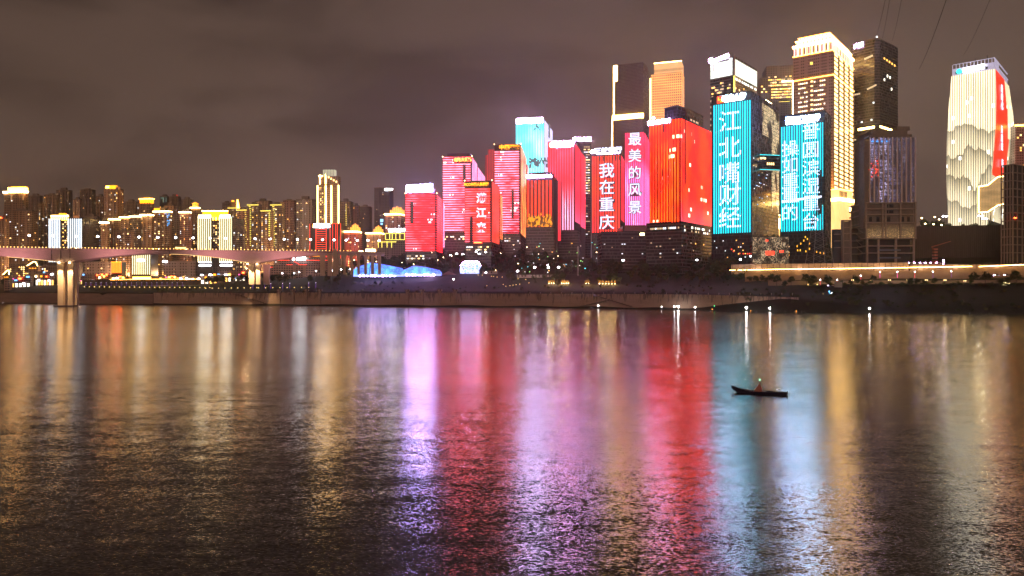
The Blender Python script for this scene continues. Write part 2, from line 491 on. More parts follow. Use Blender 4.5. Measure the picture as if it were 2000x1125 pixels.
# ---- the red towers whose facades are drawn with level lines of lamps
LR_A = led_mat('level red lamp lines', (8, .05, .09), (7, .55, .8), (.045, .003, .012), per=3.2, duty=.36, axis='v', nscale=.022,
               lo=.44, hi=.60, fleck=.30, rowvar=.35, fc=(3, 2.3, 2.4))
LR_B = led_mat('level pink lamp lines', (8, .09, .2), (7, 1.2, 1.8), (.05, .004, .02), per=3.4, duty=.37, axis='v', nscale=.02,
               lo=.36, hi=.52, fleck=.34, rowvar=.3, fc=(3, 2.5, 2.4))
LR_C = led_mat('level deep red lamp lines', (11, .14, .03), (9, .55, .8), (.05, .004, .01), per=3.1, duty=.37, axis='v', nscale=.025,
               lo=.42, hi=.60, fleck=.24, rowvar=.35, fc=(3, 2.0, 1.8), low=(2.5, .4, .8), vlow=(0, 50))
LR_P = led_mat('level lilac lamp lines', (2.4, .62, 1.25), (2.8, 1.1, 1.9), (.12, .02, .06), per=2.1, duty=.6, axis='v', nscale=.03)
LR_R = led_mat('close red lamp lines', (1.9, .07, .012), (2.2, .14, .06), (.10, .006, .012), per=2.1, duty=.6, axis='v', nscale=.06, fleck=.2)
LR_Y = led_mat('red and yellow lamp lines', (1.8, .09, .015), (2.4, .9, .22), (.10, .006, .012), per=2.1, duty=.6, axis='v', nscale=.05, lo=.45, hi=.52)

def redtower(label, xl, xc, xr1, xr2, xr3, Y, th, ytop, ybot, yroof, proof, mF, mR, mR2, ytop2, slot, seed, pod=True):
    """front volume with dark corner, side face, and a second lower volume standing behind it"""
    t = T('office_tower', label, 'tower', xl, xc, xr1, Y, th)
    zt, zb_ = t.z(ytop), t.z(ybot)
    t.box('wall', M_PLUM, -t.wl, 0, 0, t.wr, zb_ - .5, zt); t.box('lower_wall', M_DARKGLASS, -t.wl + 1, -1, 1, t.wr - 1, 0, zb_ - .5)
    a, b = -t.wl + .6, -2.4
    if slot:
        sx0, sx1 = t.fx(slot[0]), t.fx(slot[1]); sz1, sz0 = t.z(slot[2]), t.z(slot[3])
        bb = MB().box(a, sx0, -.4, .05, zb_, zt - .4).box(sx1, b, -.4, .05, zb_, zt - .4).box(sx0, sx1, -.4, .05, sz1, zt - .4)
        if sz0 > zb_ + 1: bb.box(sx0, sx1, -.4, .05, zb_, sz0)
        t.part('led_screen', bb, mF)
        t.box('slot_window', M_NAVY, sx0, sx1, -.3, .05, sz0 if sz0 > zb_ + 1 else zb_, sz1)
        rwin(t, 'F', sx0, sx1, sz0, sz1 - 2, 3, cw=max(2, sx1 - sx0 - .1), w=2.2, mats=(2, 4), seed=seed)
    else: t.screen('F', a, b, zb_, zt - .4, mF)
    t.screen('R', 1.2, t.wr - .6, zb_, zt - 1.5, mR)
    # second volume
    y0 = t.wr + 1.5; y1 = t.ry(xr3) if xr3 else y0 + 12
    z2 = t.z(ytop2)
    t.box('rear_wing', M_PLUM, -t.wl * .8, 1.0, t.wr + .003, y1, zb_ + 6, z2); t.box('rear_base', M_DARKGLASS, -t.wl * .8 + 1, 0, t.wr + 1, y1 - 1, 0, zb_ + 6)
    t.part('led_screen', MB().box(1.0, 1.4, y0, y1 - .8, zb_ + 8, z2 - 1.0), mR2)
    if proof: t.box('plant_room', M_PLUM, t.fx(proof[0]), -3, 4, t.wr + 10, zt, t.z(yroof), None)
    for xx in (-t.wl, 0): t.part('corner_lamp', MB().ball((xx, 0, zt + .5), .55), GL_WARM)
    rwin(t, 'F', -t.wl + 2, -2, max(2, zb_ - 12), zb_ - 2, 12, cw=3, ch=3.4, w=2.4, h=1.5, mats=(0, 2, 3, 4), seed=seed + 50)
    return t

t = redtower('red lamp-lined tower under a brilliant white roof sign, nearest the blue tents', 791.5, 853, 863.5, 864, 879.5, 1000, 2,
             378, 490, 368, (840, 878), LR_A, LR_A, LR_P, 385, (801, 808, 393, 437), 1)
sg = t.box('roof_sign', M_DARK, t.fx(794), t.fx(845), -.6, .2, t.z(377), t.z(375.5))
sb = MB()
for a, b_, z0, z1 in ((794, 805, 376, 362), (806, 817.5, 375.5, 361), (819, 830, 375, 360.5), (831, 845, 374.5, 359)):
    sb.box(t.fx(a), t.fx(b_), -1.5, -.9, t.z(z0), t.z(z1))
o = sb.build('lettering', GL_SIGN, sg)

t = redtower('tall red and pink lamp-lined tower with an orange sign and flame logo', 864.5, 922, 931.5, 932, 946, 1070, 4,
             306, 453, 298, (873, 945), LR_B, LR_P, LR_P, 311, (904, 910, 321, 356), 2)
sg = t.box('roof_sign', M_PLUM, t.fx(885), t.fx(920.5), -.9, -.4, t.z(317), t.z(307))
b = MB()
for k in range(5):
    aa = k * 1.2566; b.tube((-1.2 * math.cos(aa) * 1.6, 0, 1.2 * math.sin(aa) * 1.6), (-2.6 * math.cos(aa + .9), 0, 2.6 * math.sin(aa + .9)), 1.3, 6, .5)
b.ball((0, 0, 0), 2.2); b.build('logo', GL_ORS, sg, loc=(t.fx(890.5), -1.6, t.z(312.3)))
t.text('光大银行', t.fx(908), t.z(311.8), 6.0, GL_ORS, parent=sg, off=1.6, bold=.05)

t = redtower('tall pink lamp-lined tower with the yellow sign 中国平安', 965.5, 1017, 1027.6, 1029, 1040.5, 1040, 5,
             281.5, 456, 281, None, LR_B, LR_Y, LR_R, 294, (999, 1004, 371, 428), 3)
t.box('sign_band', M_PLUM, -t.wl + .3, -.3, -.9, .05, t.z(294), t.z(282))
sg = t.box('roof_sign', M_DARK, t.fx(979), t.fx(1013), -1.2, -.9, t.z(291), t.z(283.4))
t.text('中国平安', t.fx(996), t.z(287.2), 6.6, GL_YES, parent=sg, off=1.7, bold=.05, sx=1.15)
t.box('left_annex', M_PLUM, t.fx(946.5), -t.wl - .003, 8, 22, 0, t.z(300))
V_RED = led_mat('upright dark red lamp lines', (1.1, .03, .03), (.8, .02, .03), (.16, .008, .02), per=3.0, duty=.4, nscale=.05, fleck=.16)
t.part('led_screen', MB().box(t.fx(947.5), -t.wl - 1, 7.6, 8, t.z(452), t.z(300)).box(t.fx(952), -t.wl - 1, 7.6, 8.1, t.z(299.9), t.z(289)), V_RED)

t = redtower('lower deep red tower with the yellow sign PICC 中国人民保险', 907.5, 960.5, 975, 975.6, 988.5, 960, 8,
             352.5, 472, 352, None, LR_C, LR_R, LR_Y, 366, (917.5, 924, 421, 471), 4)
t.box('sign_band', M_PLUM, -t.wl + .3, -.3, -.9, .05, t.z(365.5), t.z(353))
sg = t.box('roof_sign', M_DARK, t.fx(907.8), t.fx(956), -1.2, -.9, t.z(363.4), t.z(356))
t.text('PICC中国人民保险', t.fx(931), t.z(359.6), 4.7, GL_YES, parent=sg, off=1.7, bold=.05, sx=.86)
CH_W = glow('white lamp picture', (.95, .93, 1.15), 1.5)
for ch, yy in (('满', 386.5), ('江', 415), ('来', 444)):
    t.text(ch, t.fx(940), t.z(yy), 13.5, CH_W, name='character', bold=.03, off=.75)
t.box('entrance_sign', GL_ORS, t.fx(926), t.fx(941), -1, -.4, t.z(474.5), t.z(472.8))

# ---- towers drawn with upright lines of lamps
LV_TEAL = led_mat('pale teal lamp lines', (.25, 3.0, 3.4), (1.6, 5.0, 5.6), (.08, .40, .45), per=2.6, duty=.45, nscale=.02, lo=.4, hi=.62)
LV_LILAC = led_mat('pale lilac lamp lines', (1.0, .95, 1.5), (1.2, 1.2, 1.7), (.5, .5, .7), per=2.2, duty=.6)
INK = glow('grey ink picture', (.10, .13, .16), 1.0)
t = T('office_tower', 'pale teal lamp-lined tower with a glowing white top and ink characters', 'tower', 1007.5, 1063, 1079, 1180, 12)
zt = t.z(233); t.body(M_NAVY, zt)
t.screen('F', -t.wl + .3, -.3, t.z(360), zt - 1, LV_TEAL); t.screen('R', .5, t.wr - .5, t.z(340), zt - 1, LV_LILAC)
sg = t.box('roof_sign', M_DARK, -t.wl + 1, -1, -.8, -.45, t.z(240.5), t.z(229))
sb = MB()
for k in range(6): sb.box(-t.wl + 1.2 + k * (t.wl - 2.6) / 6, -t.wl + .4 + (k + 1) * (t.wl - 2.6) / 6, -1.6, -1, t.z(239.5), t.z(229.6))
sb.build('lettering', GL_SIGN2, sg)
t.text('人', t.fx(1049), t.z(247), 13, INK, name='character', off=.7, bold=.03)
t.text('渝州', t.fx(1052), t.z(318), 17, INK, name='character', off=.7, bold=.05)
t.text('南', t.ry(1072), t.z(248, 1072, 'R'), 12, INK, name='character', off=.7, face='R', bold=.04, sx=1.3)
t.text('岸', t.ry(1072), t.z(263, 1072, 'R'), 12, INK, name='character', off=.7, face='R', bold=.04, sx=1.3)

LV_B2 = led_mat('spaced upright red lamp lines', (2.6, .09, .02), (2.2, .05, .03), (.14, .008, .010), per=5.0, duty=.42, nscale=.04)
t = T('office_tower', 'dark tower with spaced red upright lines and a yellow firework pattern at its foot', 'tower', 1028.5, 1081, 1087, 985, 8)
zt = t.z(339); t.box('wall', M_PLUM, -t.wl, 0, 0, t.wr, t.z(444), zt); t.box('lower_wall', M_DARKGLASS, -t.wl - 1, 1, -1, t.wr, 0, t.z(444)); rwin(t, 'F', -t.wl, 0, t.z(475), t.z(448), 7, mats=(1, 0), seed=17)
t.screen('F', -t.wl + 1.2, -1.4, t.z(443), t.z(352), LV_B2)
LV_Y = led_mat('yellow firework lamp picture', (.25, .05, .005), (2.2, .8, .02), (.05, .01, .005), per=1.0, duty=.6, nscale=.35, lo=.47, hi=.53)
t.part('led_picture', MB().box(-t.wl + 1.4, -1.6, -.62, -.42, t.z(442.5), t.z(423)), LV_Y)
b = MB()
for k, (za, zb2) in enumerate([(423, 417), (423, 420), (423, 421), (423, 418.5), (423, 415.5), (423, 421.5), (423, 417.5), (423, 419)]):
    x0 = -t.wl + 3 + k * (t.wl - 5) / 8; b.box(x0, x0 + 2.2, -.62, -.42, t.z(za), t.z(zb2))
t.part('led_picture', b, LV_Y)
t.box('plant_room', M_PLUM, -t.wl + 3, -2, 3, 14, zt, zt + 2.5)
sg = t.box('roof_sign', M_DARK, t.fx(1029), t.fx(1078), -.9, -.4, t.z(347), t.z(339.5))
sb = MB().ball((t.fx(1031.5), -1.3, t.z(344)), 2.4)
for k in range(6): sb.box(t.fx(1036 + k * 7), t.fx(1042.4 + k * 7), -1.6, -1, t.z(346.5), t.z(341.2))
sb.build('lettering', GL_SIGN2, sg)
t.box('side_wing', M_PLUM, -2, t.fx(1088.5), 6, 16, 0, t.z(350))
t.box('side_screen', led_mat('plain crimson panel', (1.3, .03, .07), (1.1, .02, .05), (.8, .02, .04), per=2, duty=.7), t.fx(1089), t.fx(1094.5), 5.6, 6.6, t.z(470), t.z(354))

LV_B3 = led_mat('upright crimson lamp lines', (4.6, .07, .13), (4.4, .20, .40), (.07, .004, .010), per=3.6, duty=.45, nscale=.02, lo=.4, hi=.6,
                low=(2.4, .8, 1.3), vlow=(60, 110), fleck=.2, diag=(2.8, 1.4, 1.8))
LV_B3S = led_mat('side crimson lamp lines', (1.7, .03, .09), (1.9, .05, .12), (1.0, .02, .05), per=2.3, duty=.6, low=(2.2, .35, .8), vlow=(20, 90), diag=(2.6, 1.0, 1.7))
t = T('office_tower', 'crimson lamp-lined tower with a white sign beside a round orange logo', 'tower', 1070, 1123, 1133, 1040, 13)
zt = t.z(274); t.box('wall', M_PLUM, -t.wl, 0, 0, t.wr, t.z(449.5), zt); t.box('lower_wall', M_DARKGLASS, -t.wl + 1, -1, 1, t.wr, 0, t.z(449.5))
t.screen('F', -t.wl + .4, -1.8, t.z(449), zt - .8, LV_B3); t.screen('R', 1, t.wr - .5, t.z(432), zt - 5, LV_B3S)
t.box('rear_wing', M_PLUM, -t.wl * .7, .8, t.wr + .003, t.ry(1142), 0, t.z(280))
t.part('led_screen', MB().box(.8, 1.2, t.wr + 1.5, t.ry(1142) - .5, t.z(436), t.z(284)), LV_B3S)
sg = t.box('roof_sign', M_PLUM, t.fx(1073), t.fx(1116), -.9, -.45, t.z(287), t.z(276))
MB().ball((0, 0, 0), 3.9, 14, 8).build('logo', glow('orange white logo light', (1.0, .45, .22), 9), sg, loc=(t.fx(1078), -1.2, t.z(281.6)))
t.text('重庆银行', t.fx(1100), t.z(280.6), 7.9, GL_SIGN2, parent=sg, off=1.6, bold=.09, sx=1.0)
t.box('subtitle', GL_SIGN2, t.fx(1085), t.fx(1115), -1.6, -1, t.z(286.8), t.z(285.2))
t.box('podium', M_DARKGLASS, -t.wl, 6, -6, -.9, 0, t.z(450))
rwin(t, 'F', -t.wl + 1, 4, t.z(462), t.z(451), 14, cw=2.6, ch=3.5, w=2.2, h=1.8, mats=(3, 0), seed=61)

t = T('office_tower', 'slim dark tower with lit rooms and a white roof sign, between two red towers', 'tower', 1128, 1154, None, 1150, 0)
zt = t.z(280); t.body(M_DARKGLASS, zt)
rwin(t, 'F', t.fx(1140), -1, t.z(380), t.z(284), 52, cw=3.2, ch=4, w=2.8, h=1.3, mats=(3, 0, 3, 2), seed=62)
rwin(t, 'F', t.fx(1140), -1, t.z(460), t.z(380), 12, cw=3.2, ch=4, w=2.8, h=1.3, mats=(3, 0, 3, 2), seed=63)
sg = t.box('roof_sign', M_DARK, t.fx(1123), t.fx(1151), -.8, -.2, t.z(279), t.z(276.5))
t.text('中信大厦', t.fx(1137), t.z(272.4), 5.6, GL_SIGN2, parent=sg, off=1.4, bold=.09, sx=1.25)

# ---- 我在重庆
OUT = glow('dark ink outline', (.09, .02, .05), .6)
CH_B = glow('pale blue white lamp picture', (.80, .86, 1.1), 1.5)
LV_B4 = led_mat('upright scarlet lamp lines', (3.4, .11, .03), (3.0, .06, .08), (.06, .003, .003), per=3.3, duty=.44, nscale=.03, fleck=.10,
                low=(2.0, .10, .12), vlow=(10, 60))
t = T('office_tower', 'scarlet tower with the white brushed words 我在重庆', 'tower', 1155.5, 1213, 1219, 930, 14)
zt = t.z(301.5); t.body(M_NAVY, zt)
LED4 = t.screen('F', -t.wl + .3, -.8, t.z(453.5), t.z(303.5), LV_B4)
b = MB()
for k in range(9):
    x0 = t.fx(1159 + k * 6.2); b.box(x0, x0 + 1.3, -.55, -.41, t.z(313.5), t.z(304))
t.part('blank_strip', b, M_NAVY)
t.screen('R', .3, t.wr - .3, t.z(429), t.z(303.5), led_mat('side scarlet lamp lines', (1.5, .03, .07), (1.4, .03, .06), (1.1, .02, .05), per=2))
for ch, yy in (('我', 332), ('在', 364.5), ('重', 398), ('庆', 433)):
    o = t.text(ch, t.fx(1185), t.z(yy), 19.5, OUT, name='character_outline', bold=.045, off=.60, parent=LED4, sx=1.03)
    t.text(ch, t.fx(1185), t.z(yy), 19.5, CH_B, name='character', bold=.008, off=.85, parent=LED4, sx=1.03)
sg = t.box('roof_sign', M_DARK, t.fx(1154), t.fx(1211), .2, .7, zt, t.z(299.5))
t.text('三峡银行', t.fx(1188), t.z(292.6), 8.2, glow('blue white sign light', (.66, .72, 1.0), 5.0), parent=sg, off=.4, bold=.02, sx=1.05)
MB().tube((-1.6, 0, 0), (1.9, 0, 1.2), 1.5, 8, 2.0).ball((-1.8, 0, 0), 2.2).build('logo', GL_SIGN2, sg, loc=(t.fx(1159.5), -.4, t.z(294.2)))
t.box('sign_bar', GL_SIGN2, t.fx(1166), t.fx(1210), -.3, .1, t.z(299.4), t.z(298))
t = T('glass_podium', 'low dark glass block under the 我在重庆 tower', 'building', 1175, 1262, None, 880, 0)
t.body(M_DARKGLASS, t.z(452)); t.box('upper_block', M_DARKGLASS, t.fx(1217), t.fx(1240), 2, t.wr, t.z(452), t.z(441))
t.box('terrace', mat('pink stone band', (.30, .13, .14)), t.fx(1220), -.2, -.6, 4, t.z(451), t.z(440))
t.box('lobby_light', GL_WARM, t.fx(1250), t.fx(1258), -.8, -.6, t.z(459.5), t.z(455.5))
rwin(t, 'F', -t.wl + 2, -2, t.z(505), t.z(460), 7, cw=3, ch=3.8, w=1.6, h=1.0, mats=(2, 3), seed=66)

# ---- 最美的风景
LV_B5 = led_mat('red to orchid lamp lines', (5.5, .07, .20), (5.0, .12, .50), (.10, .01, .03), per=2.3, duty=.5, nscale=.03,
                low=(2.4, .40, 1.35), vlow=(112, 138), diag=(2.6, 1.0, 2.0))
t = T('office_tower', 'red to orchid pink tower with the white brushed words 最美的风景', 'tower', 1220.5, 1258.5, 1269, 900, 16)
zt = t.z(257.5); t.box('wall', M_PLUM, -t.wl, 0, 0, t.wr, t.z(444), zt); t.box('lower_wall', M_DARKGLASS, -t.wl + 1, -1, 1, t.wr, 0, t.z(444))
LED5 = t.screen('F', -t.wl + .2, -.5, t.z(441.5), zt - .5, LV_B5); t.screen('R', 1.2, t.wr - .2, t.z(443), zt - 1.5, LV_B5)
for ch, yy in (('最', 272), ('美', 304), ('的', 337), ('风', 371), ('景', 405)):
    t.text(ch, t.fx(1240), t.z(yy, 1240), 17.0, OUT, name='character_outline', bold=.045, off=.60, parent=LED5, sx=.98)
    t.text(ch, t.fx(1240), t.z(yy, 1240), 17.0, CH_B, name='character', bold=.008, off=.85, parent=LED5, sx=.98)

# ---- the broad orange-red tower
LV_B6 = led_mat('upright orange red lamp lines', (7, .27, .012), (6.2, .07, .012), (.10, .004, .002), per=3.3, duty=.42, nscale=.05,
                low=(1.9, .10, .14), vlow=(20, 60), fleck=.33, fc=(9, 2.0, 1.2), floor=7)
LV_B6R = led_mat('upright red rose lamp lines', (7, .20, .012), (6.2, .05, .04), (.10, .004, .003), per=3.3, duty=.42, nscale=.05,
                 low=(2.1, .28, .55), vlow=(30, 95), fleck=.35, fc=(9, 2.2, 1.6), floor=7)
t = T('office_tower', 'broad orange red lamp-lined tower with a dark glass drum on its roof', 'tower', 1268.5, 1330, 1389.5, 800, 36)
zt = t.z(231.5); t.body(M_PLUM, zt)
zb_ = t.z(431.5)
t.screen('F', -t.wl + .2, -.3, zb_, zt, LV_B6); t.screen('R', .3, t.wr - .2, zb_, zt, LV_B6R)
t.part('bay', MB().box(t.fx(1311), t.fx(1327.5), -2.4, -.45, zb_ - 1, t.z(262)), LV_B6)
b = MB()
for px, y0, y1 in ((1297, 259, 235), (1311.5, 431, 236), (1327.5, 431, 236), (1293, 345, 330)): b.box(t.fx(px), t.fx(px) + 1.0, -.7, -.42, t.z(y0, px), t.z(y1, px))
t.part('joint', b, M_PLUM)
b = MB()
for px, y0, y1 in ((1337, 360, 235), (1331.5, 431, 236)): b.box(.42, .7, t.ry(px), t.ry(px) + 1.0, t.z(y0, px, 'R'), t.z(y1, px, 'R'))
t.part('joint', b, M_PLUM)
pts = [(-t.wl * .62, 8), (-6, 4), (-3, t.wr * .25), (-3, t.wr * .8), (-12, t.wr * .95), (-t.wl * .62, t.wr * .8)]
t.part('roof_drum', MB().frus(pts, pts, zt, t.z(204)), M_NAVY)
pts2 = [(x * 1.02, y) for x, y in pts]
t.part('roof_rim', MB().frus(pts2, pts2, t.z(204), t.z(202)), M_DARK)
t.wins('R', [(t.wr * .3 + i * 2.6, zt + 3.5) for i in range(9) if i not in (2, 5)], WINM[3], 1.8, 2.0)
sg = t.box('roof_sign', M_DARK, t.fx(1268), t.fx(1303), -.6, -.1, zt - .6, zt + .4)
t.text('招商局集团', t.fx(1287), t.z(238.5, 1287), 4.2, GL_SIGN2, parent=sg, off=1.0, bold=.1, sx=1.25)
MB().ball((0, 0, 0), 1.5).build('logo', GL_SIGN, sg, loc=(t.fx(1271), -1.2, t.z(242, 1271)))
MB().ball((0, 0, 0), 1.5).build('logo', GL_SIGN2, sg, loc=(t.fx(1277), -1.2, t.z(231.5, 1277)))
pd = T('glass_podium', 'broad dark glass floors under the orange red tower', 'building', 1262, 1330, 1389.5, 797, 36)
pd.body(M_DARKGLASS, pd.z(432.5))
rwin(pd, 'F', pd.fx(1270), -1, pd.z(448), pd.z(436), 16, cw=1.9, ch=4, w=1.3, h=2, mats=(3, 2), seed=71)
rwin(pd, 'R', 2, pd.wr - 2, pd.z(452), pd.z(436), 22, cw=2.2, ch=4, w=2, h=2.2, mats=(3, 2, 4), seed=72)
rwin(pd, 'F', pd.fx(1270), -1, pd.z(505), pd.z(460), 8, cw=2.2, ch=4, w=1.6, h=1.2, mats=(2, 3), seed=73)
rwin(pd, 'R', 2, pd.wr - 2, pd.z(505), pd.z(455), 5, cw=2.2, ch=4, w=1.6, h=1.4, mats=(1, 3), seed=74)

# ---- grey office pair far behind
t = T('skyscraper', 'unlit grey skyscraper outlined by one glowing gold edge', 'skyscraper', 1197.5, 1256, 1266, 1350, 22)
zt = t.z(121); z2 = t.z(221)
t.box('wall', M_GREYTOWER, t.fx(1199.5), 0, 0, t.wr, 0, zt)
t.box('lower_wall', M_GREYTOWER, t.fx(1196), -3, -3, -.003, 0, z2 - 3)
t.box('gold_band', GL_GOLDW, t.fx(1196.5), t.fx(1252), -3.6, -3, z2 - 9, z2 - .5)
t.box('gold_band', GL_GOLDW, t.fx(1252.4), t.fx(1257), -1.8, -.6, z2 - 9, z2 - .5)
t.box('gold_block', GL_GOLDW, t.fx(1198), t.fx(1205.5), -.7, 0, t.z(153), zt - 1)
t.box('edge_light', GL_GOLDW, t.fx(1198), t.fx(1199.9), -.7, 0, z2, t.z(153))
t.box('edge_light', GL_GOLDW, t.fx(1195.6), t.fx(1197.3), -3.7, -3, t.z(315), z2 - 9)
t = T('skyscraper', 'gold grid-lit skyscraper with a glowing flat top and one notch', 'skyscraper', 1270, 1332, 1336, 1330, 19)
def fn(g):
    u, v = g.uv(); a = (u / 3.5).fract().gt(.60); b = (v / 4.6).fract().gt(.62)
    l = g.m('MAXIMUM', a, b); n = g.noise(g.xyz(u * .02, v * .05, 0.0), 1, 2) * 1.1 + .5
    return dict(base=(.03, .02, .02), emit=g.vm('SCALE', g.mix(l, (.20, .045, .02), (1.7, .66, .19)), n), es=1.0, rough=.4)
GRID = mat('gold lamp grid', fn=fn, sample='NONE')
t.box('wall', M_DARK, t.fx(1271.5), -.2, .2, t.wr, 0, t.z(140))
t.box('led_screen', GRID, t.fx(1271.5), 0, -.2, .15, t.z(240), t.z(141)); t.box('led_screen', GRID, .0, .3, .3, t.wr, t.z(235), t.z(141))
t.box('crown', glow('warm amber crown light', (1.0, .50, .20), 1.15), t.fx(1277.5), -1, -.6, t.wr, t.z(140), t.z(118.5))
b = MB()
for k in range(26): b.box(t.fx(1278) + k * 2, t.fx(1278) + k * 2 + .7, -.95, -.65, t.z(137), t.z(132))
t.part('crown_opening', b, M_DARK)
t.box('crown_edge', GL_GOLDW, t.fx(1277.5), -.6, -.9, -.6, t.z(119.8), t.z(118.3))
t.box('edge_light', GL_GOLDW, t.fx(1269.4), t.fx(1271.2), -.7, .2, t.z(230), t.z(148))

# ---- the two blue lamp-lined bank towers
def fnb(g):
    u, v = g.uv(); s = (u / 2.6).fract(); n = g.white(g.xyz((u / 2.6).floor(), 0.0, 0.0))
    a = s.lt(.42)
    refl = g.noise(g.xyz(u * .05, v * .25, 2.0), 1.0, 3, .6)
    low = g.mix(g.sm(refl, .4, .65), (.004, .06, .15), (.006, .13, .16))
    return dict(base=(.01, .012, .02), rough=.25, emit=g.mix(a, low, g.mix(n * .5, (.01, 1.5, 1.7), (.03, 2.3, 2.9))), es=1.0)
LV_BLUE = mat('upright turquoise lamp lines', fn=fnb, sample='AUTO')
def fnc(g):
    x, y, z = g.sep(X(g, g.n('ShaderNodeTexCoord').outputs['Object']))
    ob = g.n('ShaderNodeObjectInfo')
    a = (x * 9.0).fract().lt(.50)
    return dict(base=(.01, .01, .02), emit=g.mix(a, (.05, .50, .80), (2.4, 2.4, 3.0)), es=1.0)
CH_S = mat('striped white lamp characters', fn=fnc, sample='NONE')
t = T('office_tower', 'turquoise lamp-lined tower reading 江北嘴财经 under the white sign 国华人寿', 'tower', 1390, 1468.5, 1521, 780, 36)
zt = t.z(177.5); t.body(M_NAVY, zt)
LEDC = t.screen('F', t.fx(1393), t.fx(1467.3), t.z(453.5), t.z(195), LV_BLUE)
sg = t.box('roof_sign', M_DARK, t.fx(1393), -.5, -.7, .05, t.z(194.4), zt + .3)
GL_S3 = glow('crisp white sign light', (.45, .62, 1.0), 110)
xs = t.fx(1401), t.fx(1414)
MB().box(xs[0], xs[1], -1.2, -.75, 0, 7.2).build('logo', GL_REDN, sg, loc=(0, 0, t.z(201.8, 1407)))
b = MB().box(xs[0] + 1, xs[1] - 1, -1.5, -1.2, 2.9, 4.1).box(xs[0] + 1.2, xs[0] + 2.2, -1.5, -1.2, 3, 6.4).box(xs[0] + 3.4, xs[1] - 1.2, -1.5, -1.2, .8, 1.7).box(xs[1] - 2.4, xs[1] - 1.4, -1.5, -1.2, .8, 6)
b.build('logo', GL_YES, sg, loc=(0, 0, t.z(201.8, 1407)))
t.text('国华人寿', t.fx(1434), t.z(189.3, 1434), 5.6, GL_S3, parent=sg, off=1.2, bold=.02, sx=1.15)
t.text('GUOHUA LIFE', t.fx(1434), t.z(195.0, 1434), 2.9, GL_S3, parent=sg, off=1.2, bold=.05, sx=1.15)
for ch, py in (('江', 236), ('北', 288), ('嘴', 338), ('财', 380), ('经', 424)):
    t.text(ch, t.fx(1426), t.z(py, 1426), 24.5, CH_S, name='character', bold=.004, off=.65, parent=LEDC, sx=1.02)
def fnm(g):
    u, v = g.uv(); cell = g.xyz((u / .9).floor(), (v / 1.3).floor(), 1.0); w = g.white(cell)
    n1 = g.noise(g.xyz(u * .05, v * .035, 0.0), 1, 2); f = (v / 4.2).fract().gt(.12)
    lit = w.gt(.22) * g.sm(n1, .42, .50) * f  # mask of the painted gold reflection
    return dict(base=(.015, .017, .025), rough=.15, emit=g.mix(w, (.55, .36, .12), (1.2, .95, .55)), es=lit * .85 + .02)
MOS = mat('painted gold reflection mosaic', fn=fnm)  # gold reflection in the side glass, drawn as emissive speckle
t.box('emissive_glass_wall', MOS, 0, .4, t.wr * .36, t.wr - .5, t.z(268, 1500, 'R'), zt - 6)
t.box('emissive_glass_wall', MOS, 0, .4, t.wr * .72, t.wr - .5, t.z(415, 1515, 'R'), t.z(268, 1500, 'R') - .02)
t.box('roof_light', GL_WARM, -3, -.2, t.wr * .5, t.wr * .72, zt + .3, zt + .7)
rwin(t, 'R', 2, t.wr * .7, t.z(400), t.z(290), 26, cw=2.2, ch=4, w=1.9, h=.9, mats=(2, 3, 5), seed=81)
rwin(t, 'F', -t.wl + 2, -2, t.z(505), t.z(462), 14, cw=2.4, ch=3.6, w=1.0, h=1.0, mats=(2, 1), seed=82)
b = MB()
for px, py in ((1429, 487), (1433, 491), (1445, 495), (1452, 495.5), (1460, 495.5), (1464, 495.5)): b.ball((t.fx(px), -.6, t.z(py, px)), .7, 6, 4)
t.part('red_lamp', b, GL_REDN)
# bridge between the two
t2 = T('office_tower', 'turquoise tower with two character columns under the white sign 厦门银行', 'tower', 1523, 1611.5, 1623, 770, 34)
zt2 = t2.z(215.5); t2.body(M_NAVY, zt2)
LED = t2.screen('F', t2.fx(1524.5), t2.fx(1607.5), t2.z(449), t2.z(238.5), LV_BLUE)
b = MB()
for k, (px, y0, y1) in enumerate([(1593, 425, 405), (1597, 420, 330), (1601, 418, 332), (1589, 432, 418), (1585, 440, 425), (1605, 400, 345)]): b.box(t2.fx(px), t2.fx(px) + 1.7, -.8, -.45, t2.z(y0, px), t2.z(y1, px))
t2.part('blank_strip', b, M_NAVY)
sg = t2.box('roof_sign', M_DARK, t2.fx(1533), t2.fx(1596), -.5, -.1, t2.z(236), zt2 - 1.5)
MB().box(t2.fx(1535), t2.fx(1549.5), -1.1, -.6, 0, 7.5).build('logo', glow('blue white logo light', (.30, .42, 1.0), 110), sg, loc=(0, 0, t2.z(243, 1542)))
MB().ball((0, 0, 0), 2.0, 4, 2).ball((1.6, 0, 1.4), 1.2, 4, 2).build('logo', glow('yellow star light', (1.0, .75, .1), 2.5), sg, loc=(t2.fx(1544.5), -1.3, t2.z(236, 1542)))
t2.text('厦门银行', t2.fx(1572), t2.z(232.5, 1572), 6.2, GL_S3, parent=sg, off=1.1, bold=.06, sx=1.18)
t2.text('XIAMEN BANK', t2.fx(1570), t2.z(239, 1570), 2.8, GL_S3, parent=sg, off=1.1, bold=.06, sx=1.1)
for cx, L in ((1584, (('普', 256), ('圆', 293), ('滨', 328), ('湿', 363), ('重', 396), ('台', 432))), (1543.5, (('操', 290), ('如', 322), ('重', 353), ('量', 381), ('的', 415)))):
    for ch, py in L: t2.text(ch, t2.fx(cx), t2.z(py, cx), 18.5, CH_S, name='character', bold=.004, off=.65, parent=LED, sx=1.0)
t2.part('streak', MB().quad((t2.fx(1527), -.9, t2.z(391)), (t2.fx(1605), -.9, t2.z(386, 1605)), (t2.fx(1605), -.9, t2.z(382, 1605)), (t2.fx(1527), -.9, t2.z(386))), CH_W)
